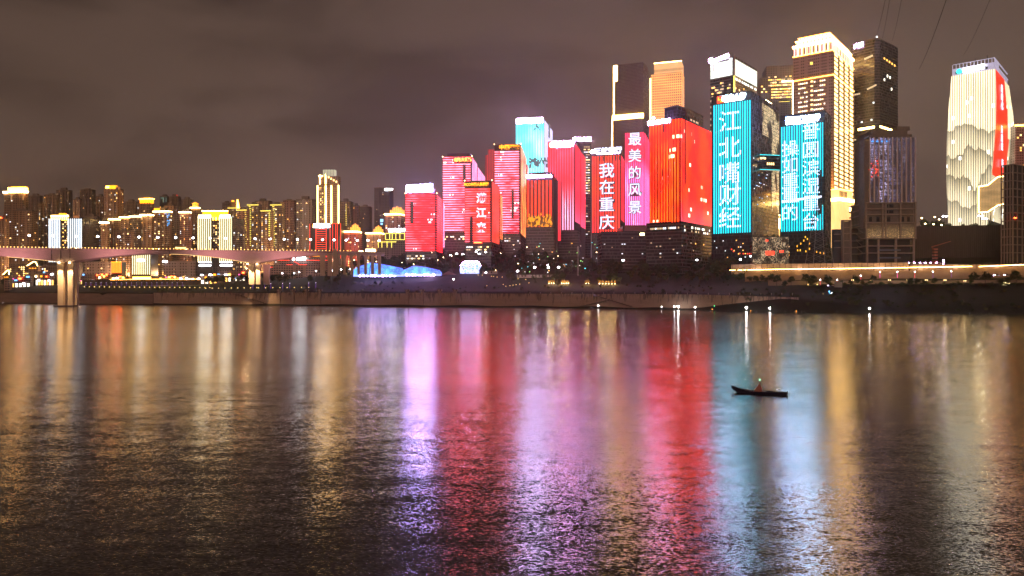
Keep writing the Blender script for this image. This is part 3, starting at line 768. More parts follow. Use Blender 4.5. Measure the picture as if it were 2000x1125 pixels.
rwin(t2, 'F', t2.fx(1530), t2.fx(1545), t2.z(505), t2.z(456), 10, cw=1.6, ch=3, w=1, h=1.2, mats=(1, 0), seed=84)
b = MB()
for px, py in ((1572, 463), (1576, 467), (1569, 470), (1580, 476), (1563, 476), (1556, 481), (1562, 489), (1573, 491), (1580, 486), (1557, 489), (1594, 492), (1601, 494), (1608, 495)): b.box(t2.fx(px), t2.fx(px) + .9, -.5, 0, t2.z(py + 1.6, px), t2.z(py - 1.8, px))
t2.part('amber_lamp', b, glow('amber light', (1.0, .45, .03), 2.2))
# skybridge
lx0, lx1 = P(1468, 320, 800), P(1524, 315, 806)
def skyb(z0, z1, name, m, yy=0.0, d=9): return MB().box(0, (lx1 - lx0).length + 4, yy, yy + d, z0, z1).build(name, m, SB)
a = lx1 - lx0
SB = tag(empty('skybridge', (lx0.x - 1, lx0.y, P(0, 330, 800).z), math.atan2(a.y, a.x)), 'dark glass skybridge with turquoise edge lines joining the two turquoise towers', 'skybridge')
skyb(0, 15.5, 'deck', M_DARKGLASS); skyb(-.5, 0, 'edge_line', GL_TEAL, -.5, .5); skyb(15.5, 16, 'edge_line', GL_TEAL, -.5, .5)
for i in range(7):
    MB().box(2 + i * 2.3, 3.8 + i * 2.3, -.2, 0, 11 + .3 * (i % 2), 13).build('lit_window', WINM[0], SB)
for i in range(4): MB().box(19 + i * 2.3, 20.4 + i * 2.3, -.2, 0, 5, 7.4).build('lit_window', WINM[0], SB)

# low glass base between them, its reflections painted as emission
t = T('commercial_block', 'reflection painted glass block between the feet of the turquoise towers', 'building', 1468, 1541, None, 765, 10)
t.body(M_DARKGLASS, t.z(462)); 
def fng(g):
    u, v = g.uv(); w = g.white(g.xyz((u / .7).floor(), (v / 1.0).floor(), 1.0)); n = g.noise(g.xyz(u * .12, v * .1, 0.0), 1, 2)
    c = g.mix(g.sm(w, .55, .8), (.5, .33, .16), (1.2, .85, .5))
    return dict(base=(.02, .02, .02), emit=c, es=w.gt(.55) * g.sm(n, .35, .6) * .55, rough=.2)
t.box('emissive_glass_wall', mat('reflection painted glass', fn=fng), t.fx(1470), -.6, -.4, .1, 1, t.z(463))
rwin(t, 'F', t.fx(1470), t.fx(1482), t.z(508), t.z(465), 20, cw=2.6, ch=3.8, w=2.1, h=1.8, mats=(3, 0), seed=90)
b = MB().box(t.fx(1495), t.fx(1512), -.9, -.4, t.z(498), t.z(490)).box(t.fx(1522), t.fx(1530), -.9, -.4, t.z(493), t.z(489)).box(t.fx(1495), t.fx(1500), -.9, -.4, t.z(471), t.z(468))
t.part('red_sign', b, GL_REDN)
GOLDW = mat('gold glow painted stone', fn=lambda g: (lambda u, v: dict(base=(.5, .38, .22), emit=g.vm('SCALE', (1.0, .56, .19), g.noise(g.xyz(u * .25, v * .06, 0.0), 1, 3, .6) * 1.3 + .25), es=1.7))(*g.uv()), sample='NONE')  # gold floodlight wash put into the stone as emission
t = T('gold_hall', 'gold lit hall with tall windows between the turquoise towers', 'building', 1468, 1500, 1530, 905, 38)
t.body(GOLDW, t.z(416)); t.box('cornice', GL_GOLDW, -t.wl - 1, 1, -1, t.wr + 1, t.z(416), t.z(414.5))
t.part('window', MB().box(.0, .5, t.wr * .22, t.wr * .30, t.z(443), t.z(422)).box(.0, .5, t.wr * .45, t.wr * .53, t.z(443), t.z(422)).box(.0, .5, t.wr * .7, t.wr * .78, t.z(443), t.z(422)), GL_WARM)

# ---- skyscraper with the white band behind the first turquoise tower
t = T('skyscraper', 'tall office tower with a broad white glowing band at its top and a lit corner', 'skyscraper', 1387, 1434, 1478, 960, 40)
zt = t.z(110); t.body(M_DARKGLASS, zt)
def fnh(g):
    u, v = g.uv(); s = (v / 7.5).fract().lt(.06); w = g.noise(g.xyz(u * .12, (v / 7.5).floor(), 0.0), 1, 1)
    return dict(base=(.1, .1, .1), emit=g.mix(s, g.mix(g.sm(w, .62, .7), (1.15, 1.25, 1.1), (1.3, .35, .35)), (.3, .3, .28)), es=1.1)
HB = mat('white glowing band', fn=fnh, sample='AUTO')
t.screen('F', -t.wl + .5, -2.5, t.z(146), t.z(112), HB, 'lit_band'); t.screen('R', 2.5, t.wr - .5, t.z(146), t.z(115), HB, 'lit_band')
t.box('corner_light', GL_YELL, -.9, .7, -.7, .9, t.z(180), t.z(148)); t.box('corner_mast', M_CONC, -.8, .8, -.8, .8, t.z(148), t.z(107))
sg = t.box('roof_sign', M_DARK, t.fx(1389), t.fx(1424), -.9, -.4, t.z(116), t.z(113))
sb = MB().ball((t.fx(1389.5), -1.4, t.z(119.5, 1389)), 3.6)
for k in range(6): sb.box(t.fx(1394 + k * 5), t.fx(1398.7 + k * 5), -1.6, -1, t.z(123 - k, 1394), t.z(116.5 - k, 1394))
sb.build('lettering', GL_SIGN2, sg)
rwin(t, 'R', 3, t.wr - 1, t.z(156), t.z(149), 26, cw=1.6, ch=4, w=1.4, h=2.6, mats=(2, 4), seed=91)
rwin(t, 'R', 3, t.wr - 1, t.z(180), t.z(156), 12, cw=2.4, ch=4, w=2.0, h=2.2, mats=(3, 1, 0), seed=92)
rwin(t, 'F', -t.wl + 2, -3, t.z(185), t.z(152), 18, cw=2.4, ch=4, w=2.2, h=2.0, mats=(3, 1), seed=93)
t.wins('F', [(-t.wl + .9, t.z(190 + k * 12)) for k in range(12)], WINM[3], 1.2, 2.4)
b = MB()
for k in range(5): b.box(.0, .35, 3, t.wr - .5, t.z(158 + k * 8), t.z(158 + k * 8) + .5)
t.part('floor_band', b, M_CONC)

# ---- dark tower with yellow windows
t = T('skyscraper', 'dark stepped tower with rows of yellow lit offices beside the gold crowned tower', 'skyscraper', 1484, 1552, None, 1050, 10)
zt = t.z(149); t.body(M_DUSK, zt); t.box('upper_wall', M_DUSK, t.fx(1497), 0, 2, t.wr, zt, t.z(126))
rwin(t, 'F', t.fx(1500), -2, t.z(168), t.z(142), 34, cw=2.9, ch=4, w=2.4, h=1.7, mats=(1, 0, 3), seed=94)
rwin(t, 'F', t.fx(1506), -2, t.z(192), t.z(166), 70, cw=2.9, ch=4, w=2.4, h=1.7, mats=(1, 1, 3, 0), seed=95)
t.part('outline_light', MB().box(t.fx(1526), t.fx(1548.5), -3.4, -2.6, t.z(160), t.z(158.2)).box(t.fx(1546.8), t.fx(1548.8), -3.4, -2.6, t.z(228), t.z(158)), GL_WARM)
t.box('terrace', GL_YELL, t.fx(1521), t.fx(1542), -1, 0, t.z(198.5), t.z(197.7))
t.box('front_wing', M_DUSK, t.fx(1510), t.fx(1549), -2.5, 0, 0, t.z(199))
rwin(t, 'F', t.fx(1486), t.fx(1500), t.z(180), t.z(158), 4, cw=2.9, ch=4, w=2.4, h=1.7, mats=(1, 0), seed=96)

# ---- the gold crowned stone tower
t = T('skyscraper', 'pink stone skyscraper with a brilliant gold crown, tallest on the skyline', 'skyscraper', 1549, 1626, 1667, 930, 38)
zc = t.z(97); t.body(M_GRANITE, zc)
t.box('glass_wall', M_NAVY, 0, .3, 1.2, t.wr - .5, t.z(368), zc - 1)
b = MB()
for k in range(5): b.box(.3, .8, 1.2 + k * (t.wr - 2) / 4.0, 1.9 + k * (t.wr - 2) / 4.0, t.z(368), zc - 1)
t.part('pilaster', b, M_GRANITE)
H = zc - t.z(368); nfl = 31; fh = H / nfl
sl = [(1.9 + (c + .5) * (t.wr - 2.4) / 4, zc - (r_ + .6) * fh) for r_ in range(nfl) for c in range(4)]
r7 = random.Random(4)
t.wins('R', sl[:100], WINM[0], (t.wr - 3) / 4 * .62, fh * .62, off=.45)
t.wins('R', sl[100:], WINM[0], (t.wr - 3) / 4 * .62, fh * .62, name='office_window', off=.45)
fw = t.wl
rows = [t.z(154 + i * 9.2) for i in range(14)]
sl = []
for z_ in rows:
    for k in list(range(3, 8)) + list(range(11, 17)):
        if r7.random() < .8: sl.append((-fw + fw * k / 20.0, z_))
t.wins('F', [s_ for i, s_ in enumerate(sl) if i % 3], WINM[4], 1.5, 1.6, name='window_light')
t.wins('F', [s_ for i, s_ in enumerate(sl) if not i % 3], WINM[0], 1.5, 1.6, name='window_lamp')
t.wins('F', [(-fw * .52, z_ + 1) for z_ in rows], WINM[0], 2.6, 2.0, name='stair_window')
t.box('string_course', GL_GOLD, -fw - .5, .4, -.6, 0, t.z(146.5), t.z(145.6)); 
t.box('string_course', GL_GOLD, .35, .9, -.4, t.wr, t.z(145.8), t.z(144.9))
CRW = mat('crown stone with painted floodlight', fn=lambda g: (lambda u, v: dict(base=(.5, .4, .35), emit=g.mix((u / 4.6).fract().lt(.35), (1.9, 1.0, .95), (1.3, .55, .12)), es=1.2))(*g.uv()), sample='NONE')  # floodlighting on the crown walls painted in as banded emission
z1 = t.z(80)
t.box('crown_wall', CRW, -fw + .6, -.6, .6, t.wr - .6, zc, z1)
b = MB()
for k in range(9): b.box(-fw + fw * (k + .5) / 9, -fw + fw * (k + .5) / 9 + 1.3, .1, .6, zc + .6, z1 - 1)
for k in range(5): b.box(-.6, -.1, t.wr * (.25 + .12 * k), t.wr * (.25 + .12 * k) + 1.0, zc + .6, z1 - 1)
t.part('crown_window', b, M_PLUM)
b = MB().box(-fw - .8, .8, -.8, t.wr + .8, z1, z1 + 2.2); t.part('cornice', b, GL_GOLDW)
b = MB().box(-fw - .4, .4, -.4, t.wr + .4, zc - .7, zc); t.part('crown_ledge', b, GL_GOLD)
t.box('attic', CRW, -fw + 3, -2.5, 2.5, t.wr - 3, z1 + 2.2, t.z(68))
t.box('attic_cornice', GL_GOLDW, -fw + 2.2, -1.7, 1.7, t.wr - 2.2, t.z(68), t.z(66.2))
t.box('attic', CRW, -fw + 6, -5, 5, t.wr - 6, t.z(66.2), t.z(61)); t.box('attic_cornice', GL_GOLD, -fw + 5, -4.3, 4.3, t.wr - 5, t.z(61), t.z(59.8))
b = MB()
for k in range(14): b.box(-fw + fw * k / 14, -fw + fw * k / 14 + .9, -1.1, -.8, z1 - .4, z1 + 2.6)
t.part('cornice_lamp', b, GL_WARM)
t.box('crown_emblem', GL_YELL, -fw * .56, -fw * .50, -.4, 0, t.z(119), t.z(114))
t = T('gold_podium', 'gold glow painted stone podium with a bright cornice at the foot of the crowned tower', 'building', 1600, 1640, 1686, 905, 52)
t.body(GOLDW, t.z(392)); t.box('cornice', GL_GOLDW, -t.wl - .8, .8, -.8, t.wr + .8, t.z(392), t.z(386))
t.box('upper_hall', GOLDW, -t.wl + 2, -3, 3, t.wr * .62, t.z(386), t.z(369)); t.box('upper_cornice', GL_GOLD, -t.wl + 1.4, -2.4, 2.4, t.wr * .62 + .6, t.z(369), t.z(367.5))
b = MB()
for k in range(6): b.box(-3, -2.6, 5 + k * 3.2, 6.6 + k * 3.2, t.z(384), t.z(372))
t.part('window', b, M_PLUM)
t.box('sign', GL_WARM, .0, .6, t.wr * .4, t.wr * .52, t.z(409), t.z(401))
rwin(t, 'R', 1, t.wr - 1, t.z(452), t.z(438), 16, cw=2.4, ch=3, w=1.6, h=1.8, mats=(4, 0), seed=97)

# ---- black glass tower right of it
t = T('skyscraper', 'black glass skyscraper with a chamfered edge, mostly unlit', 'skyscraper', 1662, 1715, 1753.5, 1000, 50)
zt = t.z(75); c = 5.0
ring = [(-t.wl, 0), (-c, 0), (0, c), (0, t.wr), (-t.wl, t.wr)]
t.part('wall', MB().frus(ring, ring, 0, zt), M_DARKGLASS)
ring2 = [(-t.wl + 3, 3), (-c - 1, 2), (-2, c + 1), (-2, t.wr - 3), (-t.wl + 3, t.wr - 3)]
t.part('parapet', MB().frus(ring2, ring2, zt, zt + 2), M_DARK)
t.wins('F', [(t.fx(1690 + k * 4.2), t.z(109 - k * .9)) for k in range(4)], WINM[3], 3.0, 2.6)
t.wins('R', [(t.ry(1727 + k * 5), t.z(109 + k * 1.2)) for k in range(5)], WINM[1], 3.6, 2.6)
t.wins('R', [(t.ry(1733), t.z(141)), (t.ry(1738), t.z(142)), (t.ry(1727), t.z(151)), (t.ry(1741), t.z(164))], WINM[4], 3.2, 3.4)
t.wins('F', [(t.fx(1695 + k * 3), t.z(170 - k * .9)) for k in range(6)] + [(t.fx(1670 + k * 4), t.z(176)) for k in range(3)], WINM[3], 2.4, 2.2)
t.wins('F', [(t.fx(1706), t.z(199)), (t.fx(1702), t.z(232)), (t.fx(1683), t.z(233))], WINM[2], 2.2, 2.2)
t.box('lit_floor', GL_GOLDW, t.fx(1676), -c, -.5, .1, t.z(249), t.z(245)); t.box('lit_floor', GL_GOLDW, -.1, .5, c, t.wr * .75, t.z(248), t.z(244.5))
rwin(t, 'F', t.fx(1668), -c, t.z(330), t.z(256), 30, cw=3, ch=4.2, w=2.6, h=1.8, mats=(3, 0, 3), seed=98)
b = MB()
for k in range(9): b.box(.0, .3, c, t.wr - .3, t.z(180 + k * 8), t.z(180 + k * 8) + .6); b.box(-t.wl + .5, -c, -.3, 0, t.z(180 + k * 8), t.z(180 + k * 8) + .6)
t.part('floor_band', b, M_DARK)
t.text('大厦', t.fx(1677), t.z(89, 1677), 6.0, GL_SIGN2, name='sign', bold=.08, off=1.0)
t.part('beacon', MB().ball((-2.5, 2, zt + 3), .6), GL_WHITE)

# ---- unfinished tower with long white fins
t = T('unfinished_tower', 'unfinished concrete tower with long pale fins over open lower floors', 'tower', 1697, 1787, None, 735, 1)
M_FIN = mat('pale aluminium fin', (.80, .66, .66), .6)
zg = t.z(395); z3 = t.z(268)
def fnu(g):
    u, v = g.uv(); w = g.white(g.xyz((u / .5).floor(), (v / .8).floor(), 1.0)); w2 = g.white(g.xyz((u / 2.7).floor(), (v / 3.0).floor(), 4.0))
    n = g.noise(g.xyz(u * .1, v * .02, 0.0), 1, 2); k = g.sm(u, -18.0, -36.0)
    gap = (v / 3.7).fract().lt(.25)
    c = g.mix(w2, (.20, .18, .45), (.7, .6, .85))
    return dict(base=(.14, .12, .16), rough=.3, emit=c, es=(1.0 - gap) * w.gt(.72) * g.sm(n, .35, .55) * (k * 1.5 + .45))
t.box('wall', M_CONCD, t.fx(1700), -.3, 1, t.wr, zg, z3)
t.box('glass_wall', mat('glittering purple glass', fn=fnu), t.fx(1700), -.5, .4, 1.0, zg, z3 - .5)
b = MB()
for k in range(11): x_ = t.fx(1698) + (t.fx(1787) - t.fx(1698)) * k / 10; b.box(x_ - .42, x_ + .42, -1.2, .4, zg, z3)
t.part('fin', b, M_FIN)
t.box('left_core', M_CONCD, t.fx(1688), t.fx(1697), 0, 12, t.z(445), t.z(272))
t.box('roof_frame', M_CONCD, t.fx(1698), -3, 0, t.wr, z3, t.z(262)); t.box('roof_frame', M_CONCD, t.fx(1705), t.fx(1775), 3, t.wr, t.z(262), t.z(253))
t.box('roof_core', M_CONCD, t.fx(1756), t.fx(1781), 4, 14, t.z(253), t.z(245))
b = MB()
for k in range(4): b.box(t.fx(1702 + k * 9.5), t.fx(1707.5 + k * 9.5), -.3, .3, z3 - 4.6, z3 - 3.4)
t.part('blue_lamp', b, glow('azure light', (.05, .35, 1.0), 2.0))
b = MB()
r9 = random.Random(3)
for k in range(26): u_ = r9.uniform(1696, 1716); v_ = r9.gauss(328, 9); b.box(t.fx(u_), t.fx(u_) + r9.uniform(.3, 1.4), -.4, .38, t.z(v_), t.z(v_) + .5)
t.part('red_lamp', b, GL_REDN)
def slabs(t, x0, x1, ys, m, th=1.0, y0=-1.0, y1=None):
    b = MB()
    for y in ys: b.box(t.fx(x0), t.fx(x1), y0, y1 or t.wr, t.z(y) - th / 2, t.z(y) + th / 2)
    return b
t.part('floor_slab', slabs(t, 1689, 1789, (396, 408, 419, 435, 465.5), M_CONC, 1.1, -1.6), M_CONC)
t.part('floor_slab', slabs(t, 1692, 1786, (480, 494), M_CONC, 1.0, -.6), M_CONC)
b = MB()
for px in (1692, 1714, 1748, 1783): b.box(t.fx(px), t.fx(px) + 1.8, -.4, 1.6, 0, t.z(466))
for px in (1690, 1722, 1728, 1757, 1786): b.box(t.fx(px), t.fx(px) + 1.4, -.9, 1, t.z(465), t.z(396))
t.part('column', b, M_CONC)
t.box('wall', M_CONCD, t.fx(1693), -.6, 1.6, t.wr, t.z(466), t.z(396)); t.box('back_wall', mat('inner wall painted in shade', (.05, .04, .04)), t.fx(1693), -1, 8, t.wr, 0, t.z(466))  # shade inside the open floors is put into the dark inner wall colour
b = MB()
for px, w_ in ((1697, 7), (1713, 6), (1730, 10), (1762, 5), (1773, 5)): b.box(t.fx(px), t.fx(px + w_), 1.3, 1.7, t.z(433), t.z(423))
for px, y_ in ((1728, 416), (1738, 416), (1728, 405), (1738, 405)): b.box(t.fx(px), t.fx(px + 8), 1.3, 1.7, t.z(y_), t.z(y_ - 6))
t.part('opening', b, M_NAVY)
def fns(g):
    u, v = g.uv(); w = g.noise(g.xyz(u * .9, v * .9, 0.0), 1.2, 3, .6)
    k = g.sm(v, t.z(436), t.z(462))
    return dict(base=(.16, .12, .10), rough=.3, emit=(1.1, .66, .26), es=g.sm(w, .5, .66) * (k * 1.0 + .08))
t.box('emissive_glass_wall', mat('crinkled gold glass', fn=fns), t.fx(1692), t.fx(1786), .2, 1.2, t.z(464), t.z(437))
t.box('barrier', mat('blue site netting', (.16, .19, .26)), t.fx(1716), t.fx(1758), -1.2, -.8, t.z(490), t.z(487)); t.box('barrier', mat('blue site netting'), t.fx(1716), t.fx(1758), -1.2, -.8, t.z(505), t.z(502))

t = T('parking_structure', 'skeletal unlit concrete frame with a narrow shaft, left of the unfinished tower', 'building', 1633, 1690, None, 745, 2)
b = MB()
for px in (1646, 1661): b.box(t.fx(px), t.fx(px) + 1.2, 0, 5, 0, t.z(430))
for y in (430, 444, 456, 470, 483, 495): b.box(t.fx(1646), t.fx(1661) + 1.2, -.2, 5, t.z(y) - .4, t.z(y) + .4)
t.part('shaft', b, M_CONC); t.box('shaft_wall', M_CONCD, t.fx(1647), t.fx(1660), .6, 4.6, 0, t.z(432))
t.part('floor_slab', slabs(t, 1662, 1690, (443, 456, 470, 483, 496), M_CONCD, .7, .4, 10), M_CONCD)
t.part('floor_slab', slabs(t, 1633, 1644, (457, 470, 483), M_CONC, .6, .2, 6), M_CONC)
b = MB()
for i in range(4): b.tube((t.fx(1672), 0, t.z(444 + i * 13)), (t.fx(1686), 0, t.z(456 + i * 13)), .25)
t.part('stair_flight', b, M_CONC); t.box('back_wall', mat('inner wall painted in shade'), t.fx(1634), -.5, 11, 13, 0, t.z(446))

# ---- the great white tapered tower
t = T('skyscraper', 'great cream white tapered tower showing ink mountains and one red strip', 'skyscraper', 1849, 1942, 1975, 840, 42)
zs = [(428, 1851, 1930), (340, 1848.5, 1936), (250, 1849.5, 1943), (190, 1853, 1944), (135, 1858, 1942.5)]
def ring_at(py, xl, xc, xr):
    return [(t.fx(xl), 0.0), (t.fx(xc), 0.0), (t.fx(xc) + 3, t.ry(xr)), (t.fx(xl) + 3, t.ry(xr))]
def fnk(g):
    u, v = g.uv(); col = g.mix(g.noise(g.xyz(u * .03, v * .02, 0.0), 1, 2), (1.05, .86, .46), (1.9, 1.65, 1.15))
    dk = None
    for i, (h, a, k_, st) in enumerate(((118, 16, 20, .80), (96, 22, 19, .90), (66, 26, 22, .92), (36, 12, 24, .85))):
        n = g.noise(g.xyz(u * .028, i * 3.7 + .5, 0.0), 1, 6, .62)
        ridge = n * (a * 4.2) + (h - a * 2.1)
        dd = ridge - v
        f = dd.gt(0.0) * g.m('EXPONENT', g.m('MAXIMUM', dd, 0.0) * (-1.0 / k_)) * st
        dk = f if dk is None else g.m('MAXIMUM', dk, f)
    col = g.mix(dk, col, (.20, .175, .11))
    s = (u / 2.35).fract().lt(.46)
    col = g.mix(s * .86, col, g.vm('SCALE', col, .16))
    w = g.white(g.xyz((u / 2.35).floor(), (v / 4.0).floor(), 6.0)).gt(.985)
    col = g.mix(w, col, (2.6, 2.5, 2.3))
    return dict(base=(.1, .1, .1), emit=col, es=1.35)
M_INK = mat('cream ink landscape lamps', fn=fnk, sample='AUTO')
b = MB(); b2 = MB()
levels = [(460,) + zs[0][1:]] + zs
for (p0, l0, c0), (p1, l1, c1) in zip(levels, levels[1:]):
    z0, z1_ = t.z(p0), t.z(p1)
    A, B, C_, D = (t.fx(l0), 0, z0), (t.fx(c0), 0, z0), (t.fx(c1), 0, z1_), (t.fx(l1), 0, z1_)
    b.quad(A, B, C_, D)
    b2.quad((t.fx(l0), .3, z0), (t.fx(l1), .3, z1_), (t.fx(l1) + 2, t.wr + 18, z1_), (t.fx(l0) + 2, t.wr + 18, z0))
t.part('led_screen', b, M_INK)
rt = [(460, 1978), (340, 1983), (250, 1982), (190, 1977), (135, 1970)]
b = MB(); bs_ = MB()
for (p0, l0, c0), (p1, l1, c1), (q0, r0), (q1, r1) in zip(zs, zs[1:], rt, rt[1:]):
    z0, z1_ = t.z(p0), t.z(p1)
    xa0, xa1, ya0, ya1 = t.fx(c0) + .02, t.fx(c1) + .02, t.ry(r0), t.ry(r1)
    b.quad((xa0, 0, z0), (xa0 + 0, ya0, z0), (xa1, ya1, z1_), (xa1, 0, z1_)); b2.quad((xa0, ya0, z0), (t.fx(l0), ya0, z0), (t.fx(l1), ya1, z1_), (xa1, ya1, z1_))
    if p0 < 400: bs_.quad((xa0 + .5, 1.2, z0), (xa0 + .5, ya0 * .58, z0), (xa1 + .5, ya1 * .63, z1_), (xa1 + .5, 1.2, z1_))
t.part('side_screen', b, M_INK); t.part('wall', b2, M_DARK)
RS = led_mat('scarlet banner lamps', (1.9, .045, .012), (1.9, .07, .02), (.7, .02, .01), per=1.6, duty=.6, axis='v')
rs = t.part('red_strip', bs_, RS)
for ch, py, dy in (('新', 182, 0), ('时', 198, 0), ('代', 214, 0), ('新', 258, 0), ('重', 274, 0), ('庆', 290, 0), ('新', 322, 0)):
    pz = t.z(py, 1960, 'R'); y_ = t.ry(1958 + (py - 182) * .03)
    me, w_, h_ = text_mesh(ch, .03, .03, CH_W)
    inst('character', me, rs, (1.6 + t.fx(1944) * 0 + (t.fx(1943) if py < 250 else t.fx(1941)), y_ * .66, pz), (0, 0, math.pi / 2), (9.5, 9.5, 9.5))
TRS = mat('violet lit truss', fn=lambda g: dict(base=(.5, .48, .6), emit=(.62, .58, .8), es=.55))
zt = t.z(135); b = MB().box(t.fx(1859.5), t.fx(1942), 1, 8, zt, t.z(122))
t.part('roof_wall', b, TRS)
b = MB()
for k in range(12): x_ = t.fx(1860 + k * 7); b.box(x_ - .3, x_ + .3, .2, 1, zt, t.z(113))
b.box(t.fx(1861), t.fx(1942), .2, .9, t.z(113), t.z(112)); b.box(t.fx(1861), t.fx(1942), .2, .9, t.z(122), t.z(121))
b.box(t.fx(1940), t.fx(1942.5), .2, t.ry(1968), t.z(113), t.z(111.8)).box(t.fx(1940), t.fx(1942.5), .2, t.ry(1969), t.z(124), t.z(123))
for k in range(5): b.box(t.fx(1941), t.fx(1942.5), 2 + k * 6, 2.8 + k * 6, zt, t.z(113))
t.part('roof_truss', b, TRS); t.box('roof_wall', TRS, t.fx(1940.5), t.fx(1941.5), 1, t.ry(1968), zt, t.z(121))
sg = t.box('roof_sign', M_DARK, t.fx(1866), t.fx(1929), -.5, .15, t.z(132), t.z(128))
sb = MB()
for k in range(7): sb.box(t.fx(1881 + k * 6), t.fx(1886.4 + k * 6), -1.4, -.8, t.z(132.5 - k * .2), t.z(124 - k * .3))
sb.build('lettering', GL_WHITE, sg)
MB().tube((0, 0, 0), (0, -.8, 0), 2.9, 20).build('logo', glow('aqua light', (.05, .9, .75), 2.0), sg, loc=(t.fx(1873.5), -.8, t.z(128.5)))
t.part('mast', MB().tube((t.fx(1903), 4, t.z(122)), (t.fx(1903), 4, t.z(106)), .4).tube((t.fx(1927), 4, t.z(122)), (t.fx(1927), 4, t.z(104)), .5), M_DARK)

t = T('gallery_wing', 'gold edged translucent gallery wing hanging at the cream tower', 'building', 1911, 1946, None, 800, 20, base=80)
def fnl(g):
    u, v = g.uv(); s = (u / 1.4).fract().lt(.5); n = g.noise(g.xyz(u * .05, v * .2, 0.0), 1, 3)
    return dict(base=(.2, .15, .1), emit=g.vm('SCALE', (.60, .36, .15), n * 1.1 + .25), es=s * .35 + .65)
ML = mat('dim gold mesh panel', fn=fnl)
b = MB()
pl = [(1911, 363, 414), (1929, 361, 413.5), (1939, 353, 407), (1949, 345.5, 401), (1960, 345, 399)]
for (p0, a0, b0), (p1, a1, b1) in zip(pl, pl[1:]):
    b.quad((t.fx(p0), 0, t.z(b0)), (t.fx(p1), 0, t.z(b1)), (t.fx(p1), 0, t.z(a1)), (t.fx(p0), 0, t.z(a0)))
    b.quad((t.fx(p1), 6, t.z(b1)), (t.fx(p0), 6, t.z(b0)), (t.fx(p0), 6, t.z(a0)), (t.fx(p1), 6, t.z(a1)))
    b.quad((t.fx(p0), 0, t.z(a0)), (t.fx(p1), 0, t.z(a1)), (t.fx(p1), 6, t.z(a1)), (t.fx(p0), 6, t.z(a0)))
    b.quad((t.fx(p0), 6, t.z(b0)), (t.fx(p1), 6, t.z(b1)), (t.fx(p1), 0, t.z(b1)), (t.fx(p0), 0, t.z(b0)))
t.part('panel', b, ML)
b = MB()
for (p0, a0, b0), (p1, a1, b1) in zip(pl, pl[1:]):
    for u0, u1 in ((a0, a1), (b0, b1)): b.tube((t.fx(p0), -.3, t.z(u0)), (t.fx(p1), -.3, t.z(u1)), .45)
b.tube((t.fx(1911), -.3, t.z(414)), (t.fx(1911), -.3, t.z(363)), .45)
t.part('edge_light', b, GL_GOLDW)
b = MB()
for px in (1915, 1935): b.box(t.fx(px), t.fx(px) + 1, 2, 3, 0, t.z(410))
t.part('leg', b, M_CONC)

def frame(label, xl, xc, xr, Y, th, ytop, nb, nr, fy, seed, low=0):
    t = T('concrete_frame', label, 'building', xl, xc, xr, Y, th)
    zt = t.z(ytop)
    b = MB(); n = int(zt / fy)
    for k in range(1, n + 1): b.box(-t.wl, 0, 0, t.wr, zt - k * fy + fy - .7, zt - k * fy + fy)
    t.part('floor_slab', b, M_CONC)
    b = MB()
    for k in range(nb + 1): x_ = -t.wl + t.wl * k / nb; b.box(x_ - .4, x_ + .4, -.1, .7, 0, zt - .1)
    for k in range(nr + 1): y_ = t.wr * k / nr; b.box(-.7, .1, y_ - .4, y_ + .4, 0, zt - .1)
    t.part('column', b, M_CONC)
    b = MB().box(-t.wl + 1, -2.2, 2.2, t.wr - .5, 0, zt - 1); t.part('inner_wall', b, mat('inner wall painted in shade'))
    return t
t = frame('grey concrete frame block at the right edge, its floors open and unlit', 1955, 1978, 2060, 700, 64, 320, 4, 9, 7.6, 1)
t.box('lamp_panel', GL_ORS, .2, .5, 1, 5, t.z(426.5), t.z(424.5))
t = T('apartment_tower', 'dim gridded tower with a gold roof line at the far right edge', 'tower', 1983, 2040, None, 900, 8)
t.body(M_GREY, t.z(243)); t.part('roof_line', MB().box(-t.wl - .5, .5, -.6, .4, t.z(245), t.z(242)), GL_GOLD)
rwin(t, 'F', -t.wl + 1, -1, t.z(330), t.z(250), 14, mats=(0, 1), seed=99)

